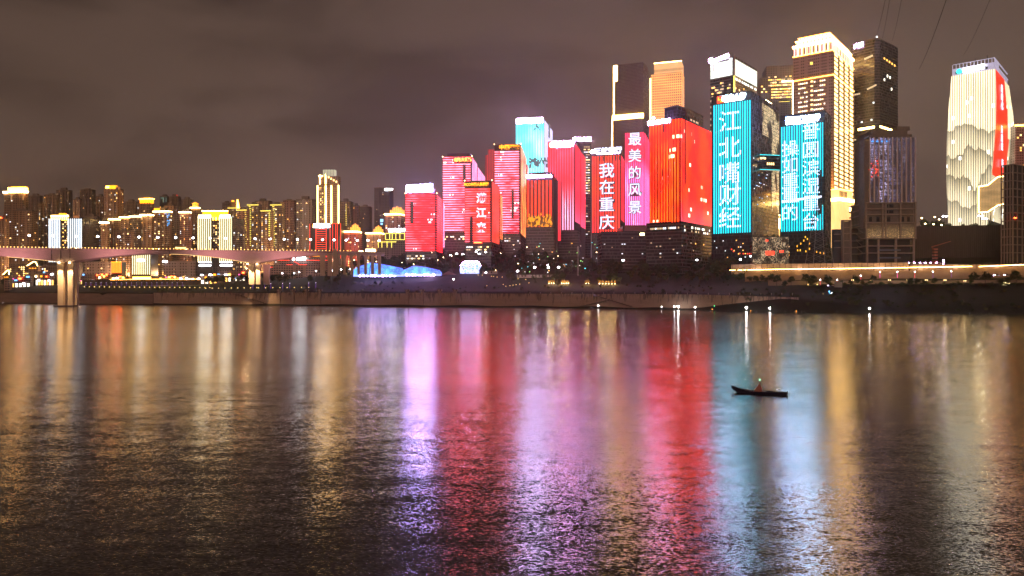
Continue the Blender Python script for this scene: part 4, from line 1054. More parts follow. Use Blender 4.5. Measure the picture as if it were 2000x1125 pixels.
# ------------------------------------------------------------------ the far city on the left: flats and office blocks
WM = dict(tan=M_TAN, brown=M_BROWN, grey=M_GREY, dim=M_DIM, red=M_RED, pink=M_PINKB, dusk=M_DUSK)
def flats(x0, x1, y, Y, m, label, crown='', n=14, seed=None, bays=2, boxes=None, mats=(0, 1, 2, 3), cat='apartment block', name='apartment_tower', group=None, side=.22):
    """a tower of flats: body with projecting bays, roof parapet, roof rooms and lit windows; crown adds gold emissive cornices and rooms"""
    seed = int(x0 * 7 + y) if seed is None else seed; r = random.Random(seed)
    xc = x1 - (x1 - x0) * side * (1 if x1 < 1000 else 0)
    t = T(name, label, cat, x0, xc, None if x1 > 1000 else x1, Y, r.uniform(2, 9) if x1 < 850 else 2, group)
    w, d_, zt = t.wl, t.wr, t.z(y); m = WM[m]
    t.body(m, zt)
    b = MB(); bw = w / (bays * 2 + 1)
    for k in range(bays):
        x_ = -w + bw * (1 + 2 * k); b.box(x_, x_ + bw * .9, -1.6, -.003, 0, zt - r.choice((0, 3, 6)) + r.choice((-1.3, 1.1)))
    t.part('bay', b, m)
    t.part('parapet', MB().box(-w - .3, .3, -.3, 0, zt + .003, zt + 1.3).box(.003, .3, 0, d_, zt + .003, zt + 1.3), M_CONCD)
    if boxes is None: boxes = [(.3, .7, r.uniform(3, 7))]
    for a, c, h in boxes: t.box('roof_room', M_CONCD if 'b' not in crown else GL_GOLD, -w + w * a, -w + w * c, 2, min(9, d_), zt, zt + h)
    z0 = max(2, t.z(545)); z0 = max(z0, 2)
    k = int(w / 3.3)
    rwin(t, 'F', -w + .5, -.4, z0, zt - 2, int(n * 2.6), w=2.0, h=1.6, mats=mats, seed=seed) if n else None
    if n > 4 and d_ > 6: rwin(t, 'R', .5, d_ - .5, z0, zt - 2, n // 4, w=1.7, h=1.5, mats=mats, seed=seed + 1)
    if 'c' in crown:   # cornice strip emitting in place of floodlight
        t.part('cornice_light', MB().box(-w - .7, .6, -2.2, -1.6, zt - 1.4, zt + .5).box(.35, .8, -1.5, d_ * .7, zt - 1.2, zt + .3), GL_WARM if 'w' in crown else GL_GOLDW)
    if 'y' in crown:
        t.part('cornice_light', MB().box(-w - .5, .4, -2.1, -1.6, zt - .9, zt + .2), GL_YELL)
    if 'g' in crown:   # gold roof room, the floodlight on it put in as emission
        a0, a1 = -w * .78, -w * .28; h = 7
        t.part('lantern', MB().box(a0, a1, -.6, 6, zt, zt + h), mat('glow painted gold crown', fn=lambda g: (lambda u, v: dict(base=(.5, .35, .15), emit=g.mix((u / 3.0).fract().lt(.25), (1.6, .62, .06), (.7, .22, .01)), es=1.1))(*g.uv())))  # gold roof room, floodlight on its walls painted as emission
        t.part('gold_room_roof', MB().frus([(a0 - 1, -1.5), (a1 + 1, -1.5), (a1 + 1, 7), (a0 - 1, 7)], [(a0 + 3, 2), (a1 - 3, 2), (a1 - 3, 3), (a0 + 3, 3)], zt + h, zt + h + 2.4), GL_YES)
    return t
Lq = [
 # x0, x1, ytop, Y, wall, label, crown, n
 (0, 18, 428, 1180, 'tan', 'tan flats with two small red and gold roof lamps, cut by the left edge', '', 6),
 (18, 74, 412, 1260, 'brown', 'wide brown flats standing in front of the gold capped tower at far left', '', 16),
 (56, 84, 383, 1650, 'dim', 'dim distant flats just right of the gold capped tower at far left', '', 8),
 (86, 117, 381, 1600, 'brown', 'brown distant flats with a low left wing, above the twin white-striped block', '', 12),
 (110, 142, 372, 1660, 'dim', 'dim tall flats with two roof rooms above the gap of the twin white-striped block', '', 12),
 (143, 160, 390, 1500, 'tan', 'narrow tan flats behind the right half of the twin white-striped block', '', 8),
 (156, 187, 371, 1640, 'dim', 'dim tall flats with a square head right of the twin white-striped block', '', 12),
 (187, 206, 384, 1560, 'brown', 'slim brown flats tucked left of the amber capped tower', '', 9),
 (242, 272, 394, 1560, 'dim', 'plain dim flats between the amber capped tower and the low gold pavilion tower', '', 8),
 (76, 99, 399, 1380, 'dim', 'dark flats left of the twin white-striped block with scattered lights', '', 12),
 (163, 198, 424, 1300, 'dim', 'dark flats with blue and yellow rooms right of the twin white-striped block', '', 22),
 (196.5, 214, 434, 1150, 'tan', 'narrow tan flats with a white cornice lamp, lowest of the cornice row', 'cw', 5),
 (214, 236, 428, 1170, 'brown', 'brown flats with a gold cornice, second of the cornice row from the left', 'c', 10),
 (235, 257, 424, 1220, 'tan', 'tan flats with a short gold cornice in the middle of the cornice row', 'c', 12),
 (254, 277, 422.5, 1190, 'dim', 'darker flats with a gold cornice in the cornice row', 'c', 12),
 (275, 303, 419.5, 1200, 'tan', 'broad tan flats with a brilliant warm cornice in the cornice row', 'cw', 14),
 (301, 339, 412.5, 1180, 'brown', 'tall brown flats with a glowing gold roof box and a column of blue windows', 'c', 24),
 (338, 353, 410, 1230, 'dim', 'unlit dark slab beside the flats with blue windows', 'w', 2),
 (351, 375, 414, 1180, 'pink', 'speckled reddish flats with a white cornice beside the dark slab', 'cw', 16),
 (373, 392, 405.5, 1260, 'brown', 'brown flats with a gold box on the roof left of the twin cream-striped block', 'cg', 8),
 (312, 332, 384, 1750, 'dusk', 'distant dark block with one column of pale green windows', '', 6),
 (330, 354, 384.5, 1700, 'dim', 'distant dim office block under a red beacon', '', 5),
 (354, 378, 390, 1600, 'dim', 'distant plain flats behind the speckled reddish flats', '', 5),
 (321, 345, 402, 1450, 'tan', 'square tan block peeping over the flats with blue windows', '', 4),
 (434, 452, 397, 1420, 'dim', 'dim flats left of the round roof lamp', '', 6),
 (446, 471, 406, 1330, 'brown', 'brown flats under the round gold roof lamp and gold spike', 'y', 10),
 (463, 488, 410, 1190, 'pink', 'reddish flats with a gold cornice right of the twin cream-striped block', 'y', 18),
 (484, 512, 400, 1210, 'dim', 'dark flats with zigzag yellow balcony lamps and a stepped gold cornice', 'y', 26),
 (498, 532, 393, 1500, 'tan', 'pale tan flats standing behind the zigzag lamped flats', '', 8),
 (510, 535, 411.5, 1180, 'brown', 'brown flats with a low yellow cornice between two zigzag lamped flats', 'y', 22),
 (529, 557, 400, 1220, 'dim', 'dark flats with zigzag yellow balcony lamps left of the reddish flats', 'y', 26),
 (553, 580, 392, 1350, 'pink', 'reddish unlamped flats with a stepped head beside the pale grey flats', '', 16),
 (579, 618, 390, 1280, 'grey', 'tall pale grey flats with many balcony bays, left of the gold-lined tower', '', 14),
 (664, 690, 394, 1420, 'brown', 'brown flats with one dotted yellow line, right of the gold-lined tower', '', 8),
 (689, 703, 402, 1500, 'pink', 'narrow dim flats right of the dotted yellow line', '', 4),
 (702, 727, 404, 1620, 'dusk', 'dusky unlit tower in the gap before the dark signed tower', '', 3),
 (-30, 2, 440, 1300, 'dim', 'dim flats leaning into view at the far left edge', '', 3),
 (770, 795, 470, 1150, 'dim', 'low dim block behind the tree covered bank left of the red towers', '', 6),
 (455, 480, 450, 1080, 'dim', 'lower dim block behind the bridge right of the twin cream-striped block', '', 12),
 (226, 262, 452, 1090, 'brown', 'lower brown block just above the bridge deck under the cornice row', '', 12),
]
TD = {}
for x0, x1, y, Y, m, lab, cr, n in Lq:
    TD[x0] = flats(x0, x1, y, Y, m, lab, cr, n, mats=(0, 1, 2, 3, 5) if x0 == 163 else (0, 1, 2, 3, 3), bays=3 if x1 - x0 > 30 else 2)
t = TD[301]
t.wins('F', [(t.fx(320 + i * 2.6), t.z(418 + j * 3.2)) for i in range(6) for j in range(9) if (i * 7 + j * 5 + i * j) % 5 > 1], WINM[5], 1.6, 1.8)
t.wins('F', [(t.fx(305 + i * 3.3), t.z(414 + j * 4.6)) for i in range(4) for j in range(4) if (i + j * 3) % 4 == 1], WINM[5], 1.5, 1.8)
t.box('lantern', GL_YES, t.fx(300), t.fx(311), 1, 7, t.z(412), t.z(406))  # gold roof box, light on its walls put in as emission
t = TD[0]
t.box('roof_lamp', GL_ORS, t.fx(0), t.fx(2.5), 0, 2, t.z(428), t.z(424.5)); t.box('roof_lamp', GL_YES, t.fx(11.5), t.fx(14), 0, 2, t.z(433), t.z(429))
t = TD[373]; 
t = TD[312]
t.wins('F', [(t.fx(315 + i * 2.3), t.z(386.5 + j * 2.5)) for i in range(5) for j in range(4)], glow('pale green window light', (.5, .8, .6), .7), 1.9, 1.6)
t = TD[330]; t.part('beacon', MB().ball((t.fx(345), 2, t.z(381)), .9).tube((t.fx(345), 2, t.z(385)), (t.fx(345), 2, t.z(381)), .2), GL_REDN)
t = TD[446]
t.part('roof_lamp', MB().ball((t.fx(455), 0, t.z(392.5)), 3.0, sz=.5), GL_YES); t.part('spike', MB().tube((t.fx(465), 0, t.z(407)), (t.fx(464), 0, t.z(390)), 3.0, 4, 1.2), GL_GOLD)
t.box('roof_room', M_CONCD, t.fx(450), t.fx(461), 1, 7, t.z(407), t.z(393.5))
for key, c0 in ((484, 487), (529, 533)):
    t = TD[key]; b = MB()
    for k in range(22):
        y_ = 404 + k * 3.6; x_ = t.fx(c0 + (1.2 if k % 2 else 0)); b.box(x_, x_ + 3.2, -2.1, -1.7, t.z(y_), t.z(y_) + .8)
    t.part('balcony_lamp', b, GL_YELL)
    t.part('roof_tower', MB().box(t.fx(c0 + 13), t.fx(c0 + 18), 1, 8, t.z(405), t.z(394)), M_TAN)
t = TD[510]; b = MB()
for k in range(12): b.box(t.fx(526), t.fx(528.5), -2.1, -1.7, t.z(417 + k * 4), t.z(415.6 + k * 4))
t.part('stair_light', b, GL_YELL)
t = TD[463]; b = MB()
for k in range(16): x_ = t.fx(479 + (k % 3)); b.box(x_, x_ + 1.6, -2.1, -1.7, t.z(415 + k * 4.4), t.z(414 + k * 4.4))
t.part('stair_light', b, GL_YELL)
t = TD[664]; b = MB()
for k in range(14): b.box(t.fx(676), t.fx(677.2), -2.2, -1.7, t.z(400 + k * 3.7), t.z(398.6 + k * 3.7))
t.part('dotted_light', b, GL_YELL)

# gold capped tower at far left
t = flats(8, 56, 376, 1330, 'brown', 'tall brown tower with a brilliant gold cap and white cornice at far left', '', 10, boxes=[])
zt = t.z(376)
t.part('cornice_light', MB().box(t.fx(8), t.fx(17), -2.4, -1.6, zt - 1, zt + 2.2).box(t.fx(49), t.fx(57), -2.4, -1.6, zt - 1, zt + 2.2), GL_WARM)
t.box('gold_cap', GL_GOLD, t.fx(17), t.fx(50), -2, 6, zt - .5, t.z(366)); t.box('cap_band', GL_WARM, t.fx(22), t.fx(48), -2.6, -2, zt - .5, zt + 3.5)
t.box('cap_top', GL_YES, t.fx(22), t.fx(49), 0, 6, t.z(366), t.z(364))
b = MB()
for px in (24, 47): b.box(t.fx(px) - 1, t.fx(px) + 1, -2.2, -1.7, t.z(391), zt - 1)
t.part('painted_wash', b, glow('painted gold wall wash', (.8, .38, .12), .8))  # gold wash of light on the wall, painted as emissive bars
# amber capped tower
t = flats(203, 242, 369, 1400, 'tan', 'tan tower with an amber glowing cap left of the cornice row', '', 26, boxes=[], side=.3)
t.box('amber_cap', GL_GOLD, t.fx(206.5), t.fx(214), 0, 5, t.z(369), t.z(363)); t.box('amber_cap', GL_YES, t.fx(214), t.fx(226), -.5, 6, t.z(369), t.z(362)); t.box('amber_cap', glow('dim amber', (.6, .2, .06), .7), t.fx(226), t.fx(231), 1, 7, t.z(369), t.z(364))
# low gold pavilion tower
t = flats(268, 301, 397, 1420, 'brown', 'brown flats crowned by a gold pillared pavilion behind the cornice row', '', 10, boxes=[])
b = MB()
for k in range(5): b.box(t.fx(274 + k * 5), t.fx(277.2 + k * 5), -1, 5, t.z(397), t.z(389))
t.part('pavilion', b, GL_YES); t.box('pavilion_roof', GL_GOLD, t.fx(273), t.fx(298), -2, 6, t.z(389.5), t.z(387.5)); t.box('pavilion_top', GL_YES, t.fx(281), t.fx(291), 0, 4, t.z(387.5), t.z(386))

# twin striped blocks
def striped(label, L, R, Y, ytop, cm, gold, ymid, seed):
    x0, x1 = L[0], R[1]
    t = T('striped_office_block', label, 'office block', x0, x1, None, Y, 1)
    t.body(M_DUSK, t.z(ymid))
    for a, c in (L, R):
        w = t.fx(c) - t.fx(a); t.box('wing', M_DARK, t.fx(a), t.fx(c), -3, 0, 0, t.z(ytop))
        b = MB(); n = 7
        for k in range(n): x_ = t.fx(a) + w * (k + .15) / n; b.box(x_, x_ + w / n * .34, -3.7, -3, t.z(512), t.z(ytop) + .3)
        t.part('strip_light', b, cm)
    b = MB(); gx0, gx1 = gold
    for k in range(8): x_ = t.fx(gx0) + (t.fx(gx1) - t.fx(gx0)) * k / 8; b.box(x_, x_ + 1.5, -1.2, -.3, t.z(ymid + 6), t.z(ymid) + .5)
    t.part('gold_crown', b, GL_GOLD); t.box('crown_band', GL_GOLDW, t.fx(gx0), t.fx(gx1), -1.6, .5, t.z(ymid) + .5, t.z(ymid - 3.4))
    t.part('crown_back', MB().box(t.fx(gx0), t.fx(gx1), -.25, .4, t.z(ymid + 6), t.z(ymid) + .5), GL_YES)
    rwin(t, 'F', t.fx(L[1]), t.fx(R[0]), t.z(480), t.z(ymid + 8), 18, mats=(0, 1, 3), seed=seed)
    return t
STW = glow('white strip light', (.80, .90, 1.0), 2.4); STC = glow('cream strip light', (1.0, .84, .42), 2.8)
t = striped('twin-winged block with brilliant white upright strips and a gold crown behind the bridge', (98, 121.5), (135, 164), 1120, 428, STW, (101, 134), 424, 5)
t.box('crown_top', GL_YES, t.fx(116), t.fx(128), -1, 3, t.z(420), t.z(416.5))
t.box('amber_sign', glow('dim amber'  , (.6, .2, .06), .7), t.fx(145), t.fx(155), -2, 0, t.z(426), t.z(421))
t = striped('twin-winged block with cream upright strips and a broad gold crown behind the bridge', (388, 416), (430, 456), 1090, 424, STC, (396, 447), 424, 6)
t.box('crown_top', GL_GOLDW, t.fx(396), t.fx(447), -3.5, -2.9, t.z(413.2), t.z(411.8)); t.box('crown_wall', GL_YES, t.fx(397), t.fx(446), -2.9, 0, t.z(424), t.z(413.4))
t.part('wing_head', MB().box(t.fx(390), t.fx(414), -4, -3.6, t.z(426), t.z(420.5)).box(t.fx(432), t.fx(452), -4, -3.6, t.z(426), t.z(420.5)), GL_WARM)
for a, c in ((391, 414), (432, 455)):
    t.part('white_band', MB().box(t.fx(a), t.fx(c), -4, -3.2, t.z(519.5), t.z(517.5)).box(t.fx(a), t.fx(c), -3.9, -3.2, t.z(513), t.z(511.8)), GL_WHITE)
t = T('striped_office_block', 'lower cream-striped block standing under the bridge span', 'office block', 258, 295, None, 1070, 0)
t.body(M_DARK, t.z(496)); b = MB()
for k in range(9): x_ = -t.wl + t.wl * (k + .2) / 9; b.box(x_, x_ + 1.0, -.6, 0, t.z(536), t.z(497))
t.part('strip_light', b, STC); t.part('sign', MB().box(t.fx(269), t.fx(283), -1.2, -.7, t.z(510.5), t.z(506.5)), GL_WHITE)
t.part('shopfront', MB().box(-t.wl, 0, -1.4, -.7, t.z(546), t.z(541)), GL_GOLD)
# tall gold-lined tower
t = T('stepped_tower', 'tall stepped tower with four upright gold lines and a pale lit crown', 'tower', 619, 658, 665, 1250, 5)
z1_, z2_, z3_ = t.z(361), t.z(341), t.z(331)
t.body(M_BROWN, z1_); t.box('upper_wall', M_BROWN, t.fx(622), t.fx(660), 2, t.wr * .8, z1_, z2_ - 2)
t.box('crown', glow('pale cream crown light', (.85, .80, .55), .75), t.fx(630), t.fx(653), 1, t.wr * .6, z2_ - 2, z3_)
b = MB()
for px in (620.5, 636.5, 647.5, 661.5): b.box(t.fx(px) - .7, t.fx(px) + .7, -.9, -.1, t.z(450), z1_ - 1)
for px, y_ in ((624.5, 341), (635.5, 340)): b.box(t.fx(px) - .7, t.fx(px) + .7, 1, 1.9, t.z(359), t.z(y_))
t.part('edge_light', b, GL_GOLDW)
b = MB()
for k in range(8): b.box(t.fx(630 + k * 3), t.fx(630.6 + k * 3), .6, 1, z2_ - 2, z3_)
t.part('crown_rib', b, M_DARK)
rwin(t, 'F', t.fx(621), t.fx(636), t.z(440), t.z(364), 24, mats=(0, 1, 3), seed=8); t.wins('F', [(t.fx(642 + k * 5), t.z(346 + k * 3)) for k in range(4)], WINM[0], 2.4, 3)
t.box('cap_light', GL_GOLDW, t.fx(622), t.fx(629), 1, 2, z2_ - 3, z2_ - 1)
# red neon building
t = T('neon_block', 'low block outlined and ruled with red neon under a white and yellow sign', 'building', 605, 666, None, 1080, 0)
zt = t.z(437); t.body(M_DARK, zt); b = MB()
for px in (605.5, 637.5, 645, 650, 656, 659, 665.5): b.box(t.fx(px) - .22, t.fx(px) + .22, -.9, -.1, t.z(505), zt)
b.box(t.fx(645), t.fx(666), -.9, -.1, zt - .2, zt + .5).box(t.fx(617), t.fx(617.8), -.9, -.1, t.z(490), t.z(447))
for k in range(10): b.box(t.fx(618), t.fx(637.5), -1.3, -.9, t.z(448.5 + k * 4.2), t.z(448.5 + k * 4.2) + .5)
t.part('neon_line', b, GL_REDN)
sg = t.box('roof_sign', M_DARK, t.fx(611), t.fx(642), -1, -.5, t.z(445), t.z(437.5))
t.text('重庆江北', t.fx(629), t.z(441), 5.6, GL_WHITE, parent=sg, off=1.6, bold=.09, sx=1.05); t.box('yellow_sign', GL_YES, t.fx(611), t.fx(616.5), -1.6, -1, t.z(445), t.z(437.5))
# dark signed tower
t = flats(731, 768.5, 367, 1520, 'dusk', 'dark blue grey office tower with a small white sign at its top right corner', '', 10, boxes=[], cat='tower', name='office_tower')
t.text('重百大楼', t.fx(760), t.z(370.5), 4.2, GL_WHITE, name='sign', bold=.06, off=2.4)
t.part('beacon', MB().ball((t.fx(752), 0, t.z(366)), .8), GL_REDN); t.part('blue_sign', MB().box(t.fx(744), t.fx(748), -2.6, -2, t.z(439), t.z(436)).box(t.fx(743.5), t.fx(749), -2.6, -2, t.z(433.6), t.z(428)), glow('sky blue sign light', (.25, .6, 1.0), 2.5))
# gold crowned low blocks
def crowned(x0, x1, y, Y, m, label, cx0, cx1, ctop, n, seed):
    t = flats(x0, x1, y, Y, m, label, 'c', n, boxes=[], seed=seed)
    z0 = t.z(y); h = t.z(ctop) - z0; a, c = t.fx(cx0), t.fx(cx1); mid = (a + c) / 2
    b = MB().box(a, c, -1, 6, z0, z0 + h * .5).box(a + (c - a) * .18, c - (c - a) * .18, 0, 5, z0 + h * .5, z0 + h * .8).frus([(mid - 2, 1), (mid + 2, 1), (mid + 2, 4), (mid - 2, 4)], [(mid - .4, 2), (mid + .4, 2), (mid + .4, 3), (mid - .4, 3)], z0 + h * .8, z0 + h)
    t.part('gold_crown', b, MATS['glow painted gold crown']); t.box('crown_ledge', GL_YELL, a - 1, c + 1, -1.8, -1, z0, z0 + 1.2)  # crown floodlighting is emission in this material
    return t
crowned(669, 708, 452, 1100, 'red', 'red brick block with a gold crown right of the neon block', 684, 702, 436, 10, 21)
crowned(716, 752, 455, 1120, 'tan', 'tan block with a gold crown between the red brick block and the glowing hotel', 730, 746, 440, 8, 22)
crowned(752, 792, 418, 1110, 'pink', 'taller tan hotel tower with a broad gold crown left of the red towers', 762, 788, 402, 22, 23)
t = T('hotel_podium', 'stepped podium outlined in yellow light below a white hotel sign', 'building', 750, 792, None, 1060, 0)
t.box('wall', M_DIM, t.fx(753), 0, 1, 16, 0, t.z(455)); t.box('lower_wall', M_DIM, t.fx(739), 0, -4, .997, 0, t.z(472)); b = MB()
for px in (753, 761, 766, 773, 781, 790): b.box(t.fx(px) - .4, t.fx(px) + .4, .4, 1, t.z(468), t.z(456))
b.box(t.fx(753), t.fx(791), .3, 1, t.z(456.5), t.z(455.4)).box(t.fx(739), t.fx(775), -4.6, -4, t.z(473.5), t.z(472.2)).box(t.fx(753), t.fx(791), .3, 1, t.z(468.5), t.z(467.6))
for px in (740, 747, 757, 766): b.box(t.fx(px) - .4, t.fx(px) + .4, -4.5, -4, t.z(484), t.z(473))
t.part('outline_light', b, GL_YELL); t.text('江北饭店', t.fx(776), t.z(450), 4.6, GL_WHITE, name='sign', bold=.08, off=0, sx=1.4)

# ------------------------------------------------------------------ street level under the bridge (left)
def lowb(name, label, x0, x1, y, Y, m, cat='building', n=8, mats=(0, 1, 3), seed=0):
    t = T(name, label, cat, x0, x1, None, Y, 0); t.body(m, t.z(y)); t.part('parapet', MB().box(-t.wl - .3, .3, -.5, 0, t.z(y), t.z(y) + .8), M_CONC)
    if n: rwin(t, 'F', -t.wl + .5, -.5, 2, t.z(y) - 1, n, mats=mats, seed=seed + int(x0))
    return t
lowb('school_block', 'long pale four storey block under the bridge left of the red lantern building', 165, 222, 512, 1085, M_WHITEW, n=5)
t = lowb('school_block', 'pale block with rows of tall dark windows under the second bridge span', 320, 382, 511, 1090, M_WHITEW, n=6)
t.box('sign', GL_WHITE, t.fx(318), t.fx(327), -1, -.3, t.z(512), t.z(509))
lowb('school_block', 'low pale block beside the lower cream-striped block', 236, 259, 514, 1095, M_WHITEW, n=2)
t = lowb('lantern_building', 'small building glowing orange red through upright slats under the bridge', 218, 238, 512, 1050, M_DARK, n=0)
b = MB()
for k in range(7): x_ = -t.wl + t.wl * (k + .15) / 7; b.box(x_, x_ + 1.3, -.9, -.1, t.z(533), t.z(512.5))
t.part('slat_light', b, glow('deep orange slat light', (1.0, .13, .01), 5.0, 'AUTO')); t.box('top_light', GL_YES, -t.wl, 0, -1.2, -.5, t.z(512.5), t.z(511))
t.part('back_light', MB().box(-t.wl + .3, -.3, -.2, -.05, t.z(533), t.z(513)), glow('red back light', (.8, .05, .0), 1.0))
def temple(label, x0, x1, y, Y):
    t = T('temple_hall', label, 'temple', x0, x1, None, Y, 0); w = t.wl; z = t.z(y)
    t.box('wall', M_BROWN, -w + 1, -1, 1, 9, 0, z - 4)
    t.part('roof', MB().frus([(-w, 0), (0, 0), (0, 10), (-w, 10)], [(-w * .62, 4.5), (-w * .38, 4.5), (-w * .38, 5.5), (-w * .62, 5.5)], z - 4, z + 2), M_DARK)
    t.part('eave_light', MB().tube((-w, -.2, z - 3.8), (-w * .62, 4.3, z + 2), .4, 4).tube((0, -.2, z - 3.8), (-w * .38, 4.3, z + 2), .4, 4).tube((-w * .62, 4.3, z + 2.2), (-w * .38, 4.3, z + 2.2), .4, 4), GL_GOLDW)
    t.part('wall_lamp', MB().box(-w * .8, -w * .7, .5, .9, z - 8, z - 6.6).box(-w * .55, -w * .45, .5, .9, z - 8, z - 6.6).box(-w * .3, -w * .2, .5, .9, z - 8, z - 6.6), GL_YES)
temple('temple hall with gold-lined swept eaves left of the river pier', 53, 74, 514, 1060)
temple('small temple hall with lit eaves at far left below the bridge', 6, 18, 531, 1010)
lowb('street_block', 'dim street block behind the temple with a row of yellow lamps', 18, 60, 516, 1100, M_DIM, n=22, mats=(1, 0))
lowb('street_block', 'dim street block between the temple and the river pier', 72, 112, 520, 1090, M_DIM, n=18, mats=(1, 0, 2))
SHC = [GL_WHITE, GL_GOLD, GL_WHITE, GL_YES, glow('pink shop light', (1.0, .12, .45), 2.5), GL_WARM, glow('blue shop light', (.15, .45, 1.0), 3.0), GL_GOLDW, GL_ORS]
def shop(label, x0, x1, y, Y, parts, seed):
    t = T('shop_row', label, 'shops', x0, x1, None, Y, 0); z = t.z(y); w = t.wl; r = random.Random(seed)
    t.body(M_DIM, z); t.part('awning', MB().box(-w, 0, -1.6, -.003, z * .55, z * .55 + .4), M_CONCD)
    for k in range(parts):
        a = -w + w * (k + .1) / parts; c = a + w / parts * r.uniform(.5, .85); zz = r.choice((.35, .62, .75, .9)) * z
        t.box('shop_sign', r.choice(SHC), a, c, -1.9 - .1 * (k % 3), -1.65, zz, zz + r.uniform(1.0, 2.4))
    for k in range(parts): 
        a = -w + w * (k + .2) / parts; t.box('shop_window', WINM[4] if r.random() < .5 else WINM[1], a, a + w / parts * .55, -.5, -.1, z * .1, z * .42)
    return t
shop('brilliant shop row just right of the river pier, its signs white, gold and pink', 158, 212, 536, 1040, 12, 1)
shop('dim shop row with few signs at far left', 14, 60, 540, 1040, 6, 2)
shop('shops with stacked white and blue signs left of the river pier', 70, 106, 530, 1045, 7, 3)
shop('shop row with a blue white sign beside the lower cream-striped block', 296, 346, 539, 1035, 9, 4)
shop('white lit shop row under the second bridge span', 346, 392, 540, 1032, 8, 5)
shop('pink lit shops under the red lantern building', 214, 246, 540, 1030, 5, 6)
shop('shop row left of the second bridge pier with blue and white signs', 425, 480, 528, 1030, 8, 7)
shop('shop row half hidden by trees left of the second pier', 392, 425, 536, 1010, 4, 8)
# mall with red neon lines
t = T('shopping_mall', 'low mall with red neon roof lines and a brilliant white sign under the bridge end', 'mall', 518, 660, None, 985, 0)
t.body(M_BROWN, t.z(518)); t.box('upper_wall', M_DIM, t.fx(545), t.fx(640), 2, 30, t.z(518), t.z(503)); b = MB()
for (x0, y0, x1, y1) in ((530, 508.5, 566, 508.5), (560, 503, 590, 508), (590, 508.5, 640, 508.5), (575, 511, 585, 516), (608, 500.5, 640, 500.5), (584, 517, 600, 517), (518, 522, 533, 522), (560, 517, 572, 517), (566, 500, 585, 505), (640, 505, 655, 512)):
    b.tube((t.fx(x0), -.8, t.z(y0)), (t.fx(x1), -.8, t.z(y1)), .33, 4)
t.part('neon_line', b, GL_REDN)
t.part('white_sign', MB().box(t.fx(572), t.fx(575.5), -1.2, -.6, t.z(508.5), t.z(502)).box(t.fx(580), t.fx(588), -1.2, -.6, t.z(507.5), t.z(501.5)).box(t.fx(589), t.fx(597), -1.2, -.6, t.z(507.5), t.z(499.5)), GL_WHITE); t.part('yellow_sign', MB().box(t.fx(612), t.fx(625), -1.2, -.6, t.z(501), t.z(498)), GL_YES)

# ------------------------------------------------------------------ bridge
A, B = Vector((kx(0) * 772, 772)), Vector((kx(745) * 862, 862))
U = (B - A).normalized(); BR = tag(empty('river_bridge', (A.x, A.y, 0), math.atan2(U.y, U.x)), 'long haunched concrete box girder bridge washed pink, with twin decks', 'bridge')
def bs(px):   # distance along the bridge where photo column px meets it
    k = kx(px); return (k * A.y - A.x) / (U.x - k * U.y)
DZ, PIER = 62.0, [bs(131) - 700, bs(131) - 340, bs(131), bs(497), bs(640)]
def depth(s):
    for a, b in zip(PIER, PIER[1:]):
        if a <= s <= b:
            m = (a + b) / 2; f = abs(s - m) / ((b - a) / 2); dm, dp = (4.2, 15.0) if b < PIER[4] - 1 else (4.2, 15.0)
            if b == PIER[4]: f = 1 - (s - a) / (b - a); return 4.0 + 10.5 * max(0, f) ** 1.7
            return dm + (dp - dm) * f ** 1.9
    return 4.0
def girder(y0, y1, name):
    b = MB(); n = 150; s0, s1 = PIER[0], bs(655)
    prof = []
    for i in range(n + 1):
        s = s0 + (s1 - s0) * i / n; h = depth(s)
        prof.append([(s, y0 - 1.6, DZ), (s, y1 + 1.6, DZ), (s, y1 + 1.6, DZ - .8), (s, y1, DZ - 1.6), (s, y1 - .3, DZ - h), (s, y0 + .3, DZ - h), (s, y0, DZ - 1.6), (s, y0 - 1.6, DZ - .8)])
    for p in prof: b.v += p
    for i in range(n):
        for k in range(8): b.f.append((i * 8 + k, i * 8 + (k + 1) % 8, (i + 1) * 8 + (k + 1) % 8, (i + 1) * 8 + k)); b.mi.append(0)
    b.f.append(tuple(range(7, -1, -1))); b.f.append(tuple(n * 8 + k for k in range(8))); b.mi += [0, 0]
    return b.build(name, M_BRIDGE, BR)
M_BRIDGE = mat('painted bridge concrete', fn=lambda g: dict(base=g.vm('SCALE', (.48, .34, .33), g.noise(g.obj(), .06, 5, .6) * .5 + .75), rough=.85))
girder(0, 11, 'girder'); girder(15, 26, 'girder')
b = MB()
for s in (bs(101), bs(119), bs(137), bs(331)): b.box(s - .25, s + .25, -.35, .0, DZ - 12 if s < bs(200) else DZ - 5, DZ - 1.7)
b.build('joint', M_DARK, BR)
M_PIER = mat('pale pier concrete', fn=lambda g: dict(base=g.vm('SCALE', (.58, .44, .33), g.noise(g.vm('MULTIPLY', g.obj(), (1, 1, .15)), .3, 5, .6) * .6 + .7), rough=.85))
def pier(s, cols, z0, tw=2):
    for (ds, y0, y1, w) in cols:
        o = MB().box(s + ds, s + ds + w, y0, y1, z0, DZ - depth(s) + .3).build('pier', M_PIER, BR)
        MB().box(s + ds - .5, s + ds + w + .5, y0 - .4, y1 + .4, DZ - depth(s) - 3.5, DZ - depth(s) - .2).build('pier_cap', M_PIER, o)
pier(PIER[2], [(-9.5, 2, 8, 5.2), (0, 2, 8, 5.2), (-10.5, 17, 23, 5.2), (-1, 17, 23, 5.2)], -3)
MB().box(PIER[2] - 13, PIER[2] + 6.5, -1.5, 12, -2, 1.6).build('pier_footing', M_PLUM, BR)
b = MB()
for k in range(14): b.box(PIER[2] + 4.0, PIER[2] + 5.2, .6, 1.0, 6 + k * 2.2, 6.25 + k * 2.2)
b.build('ladder', M_DARK, BR)
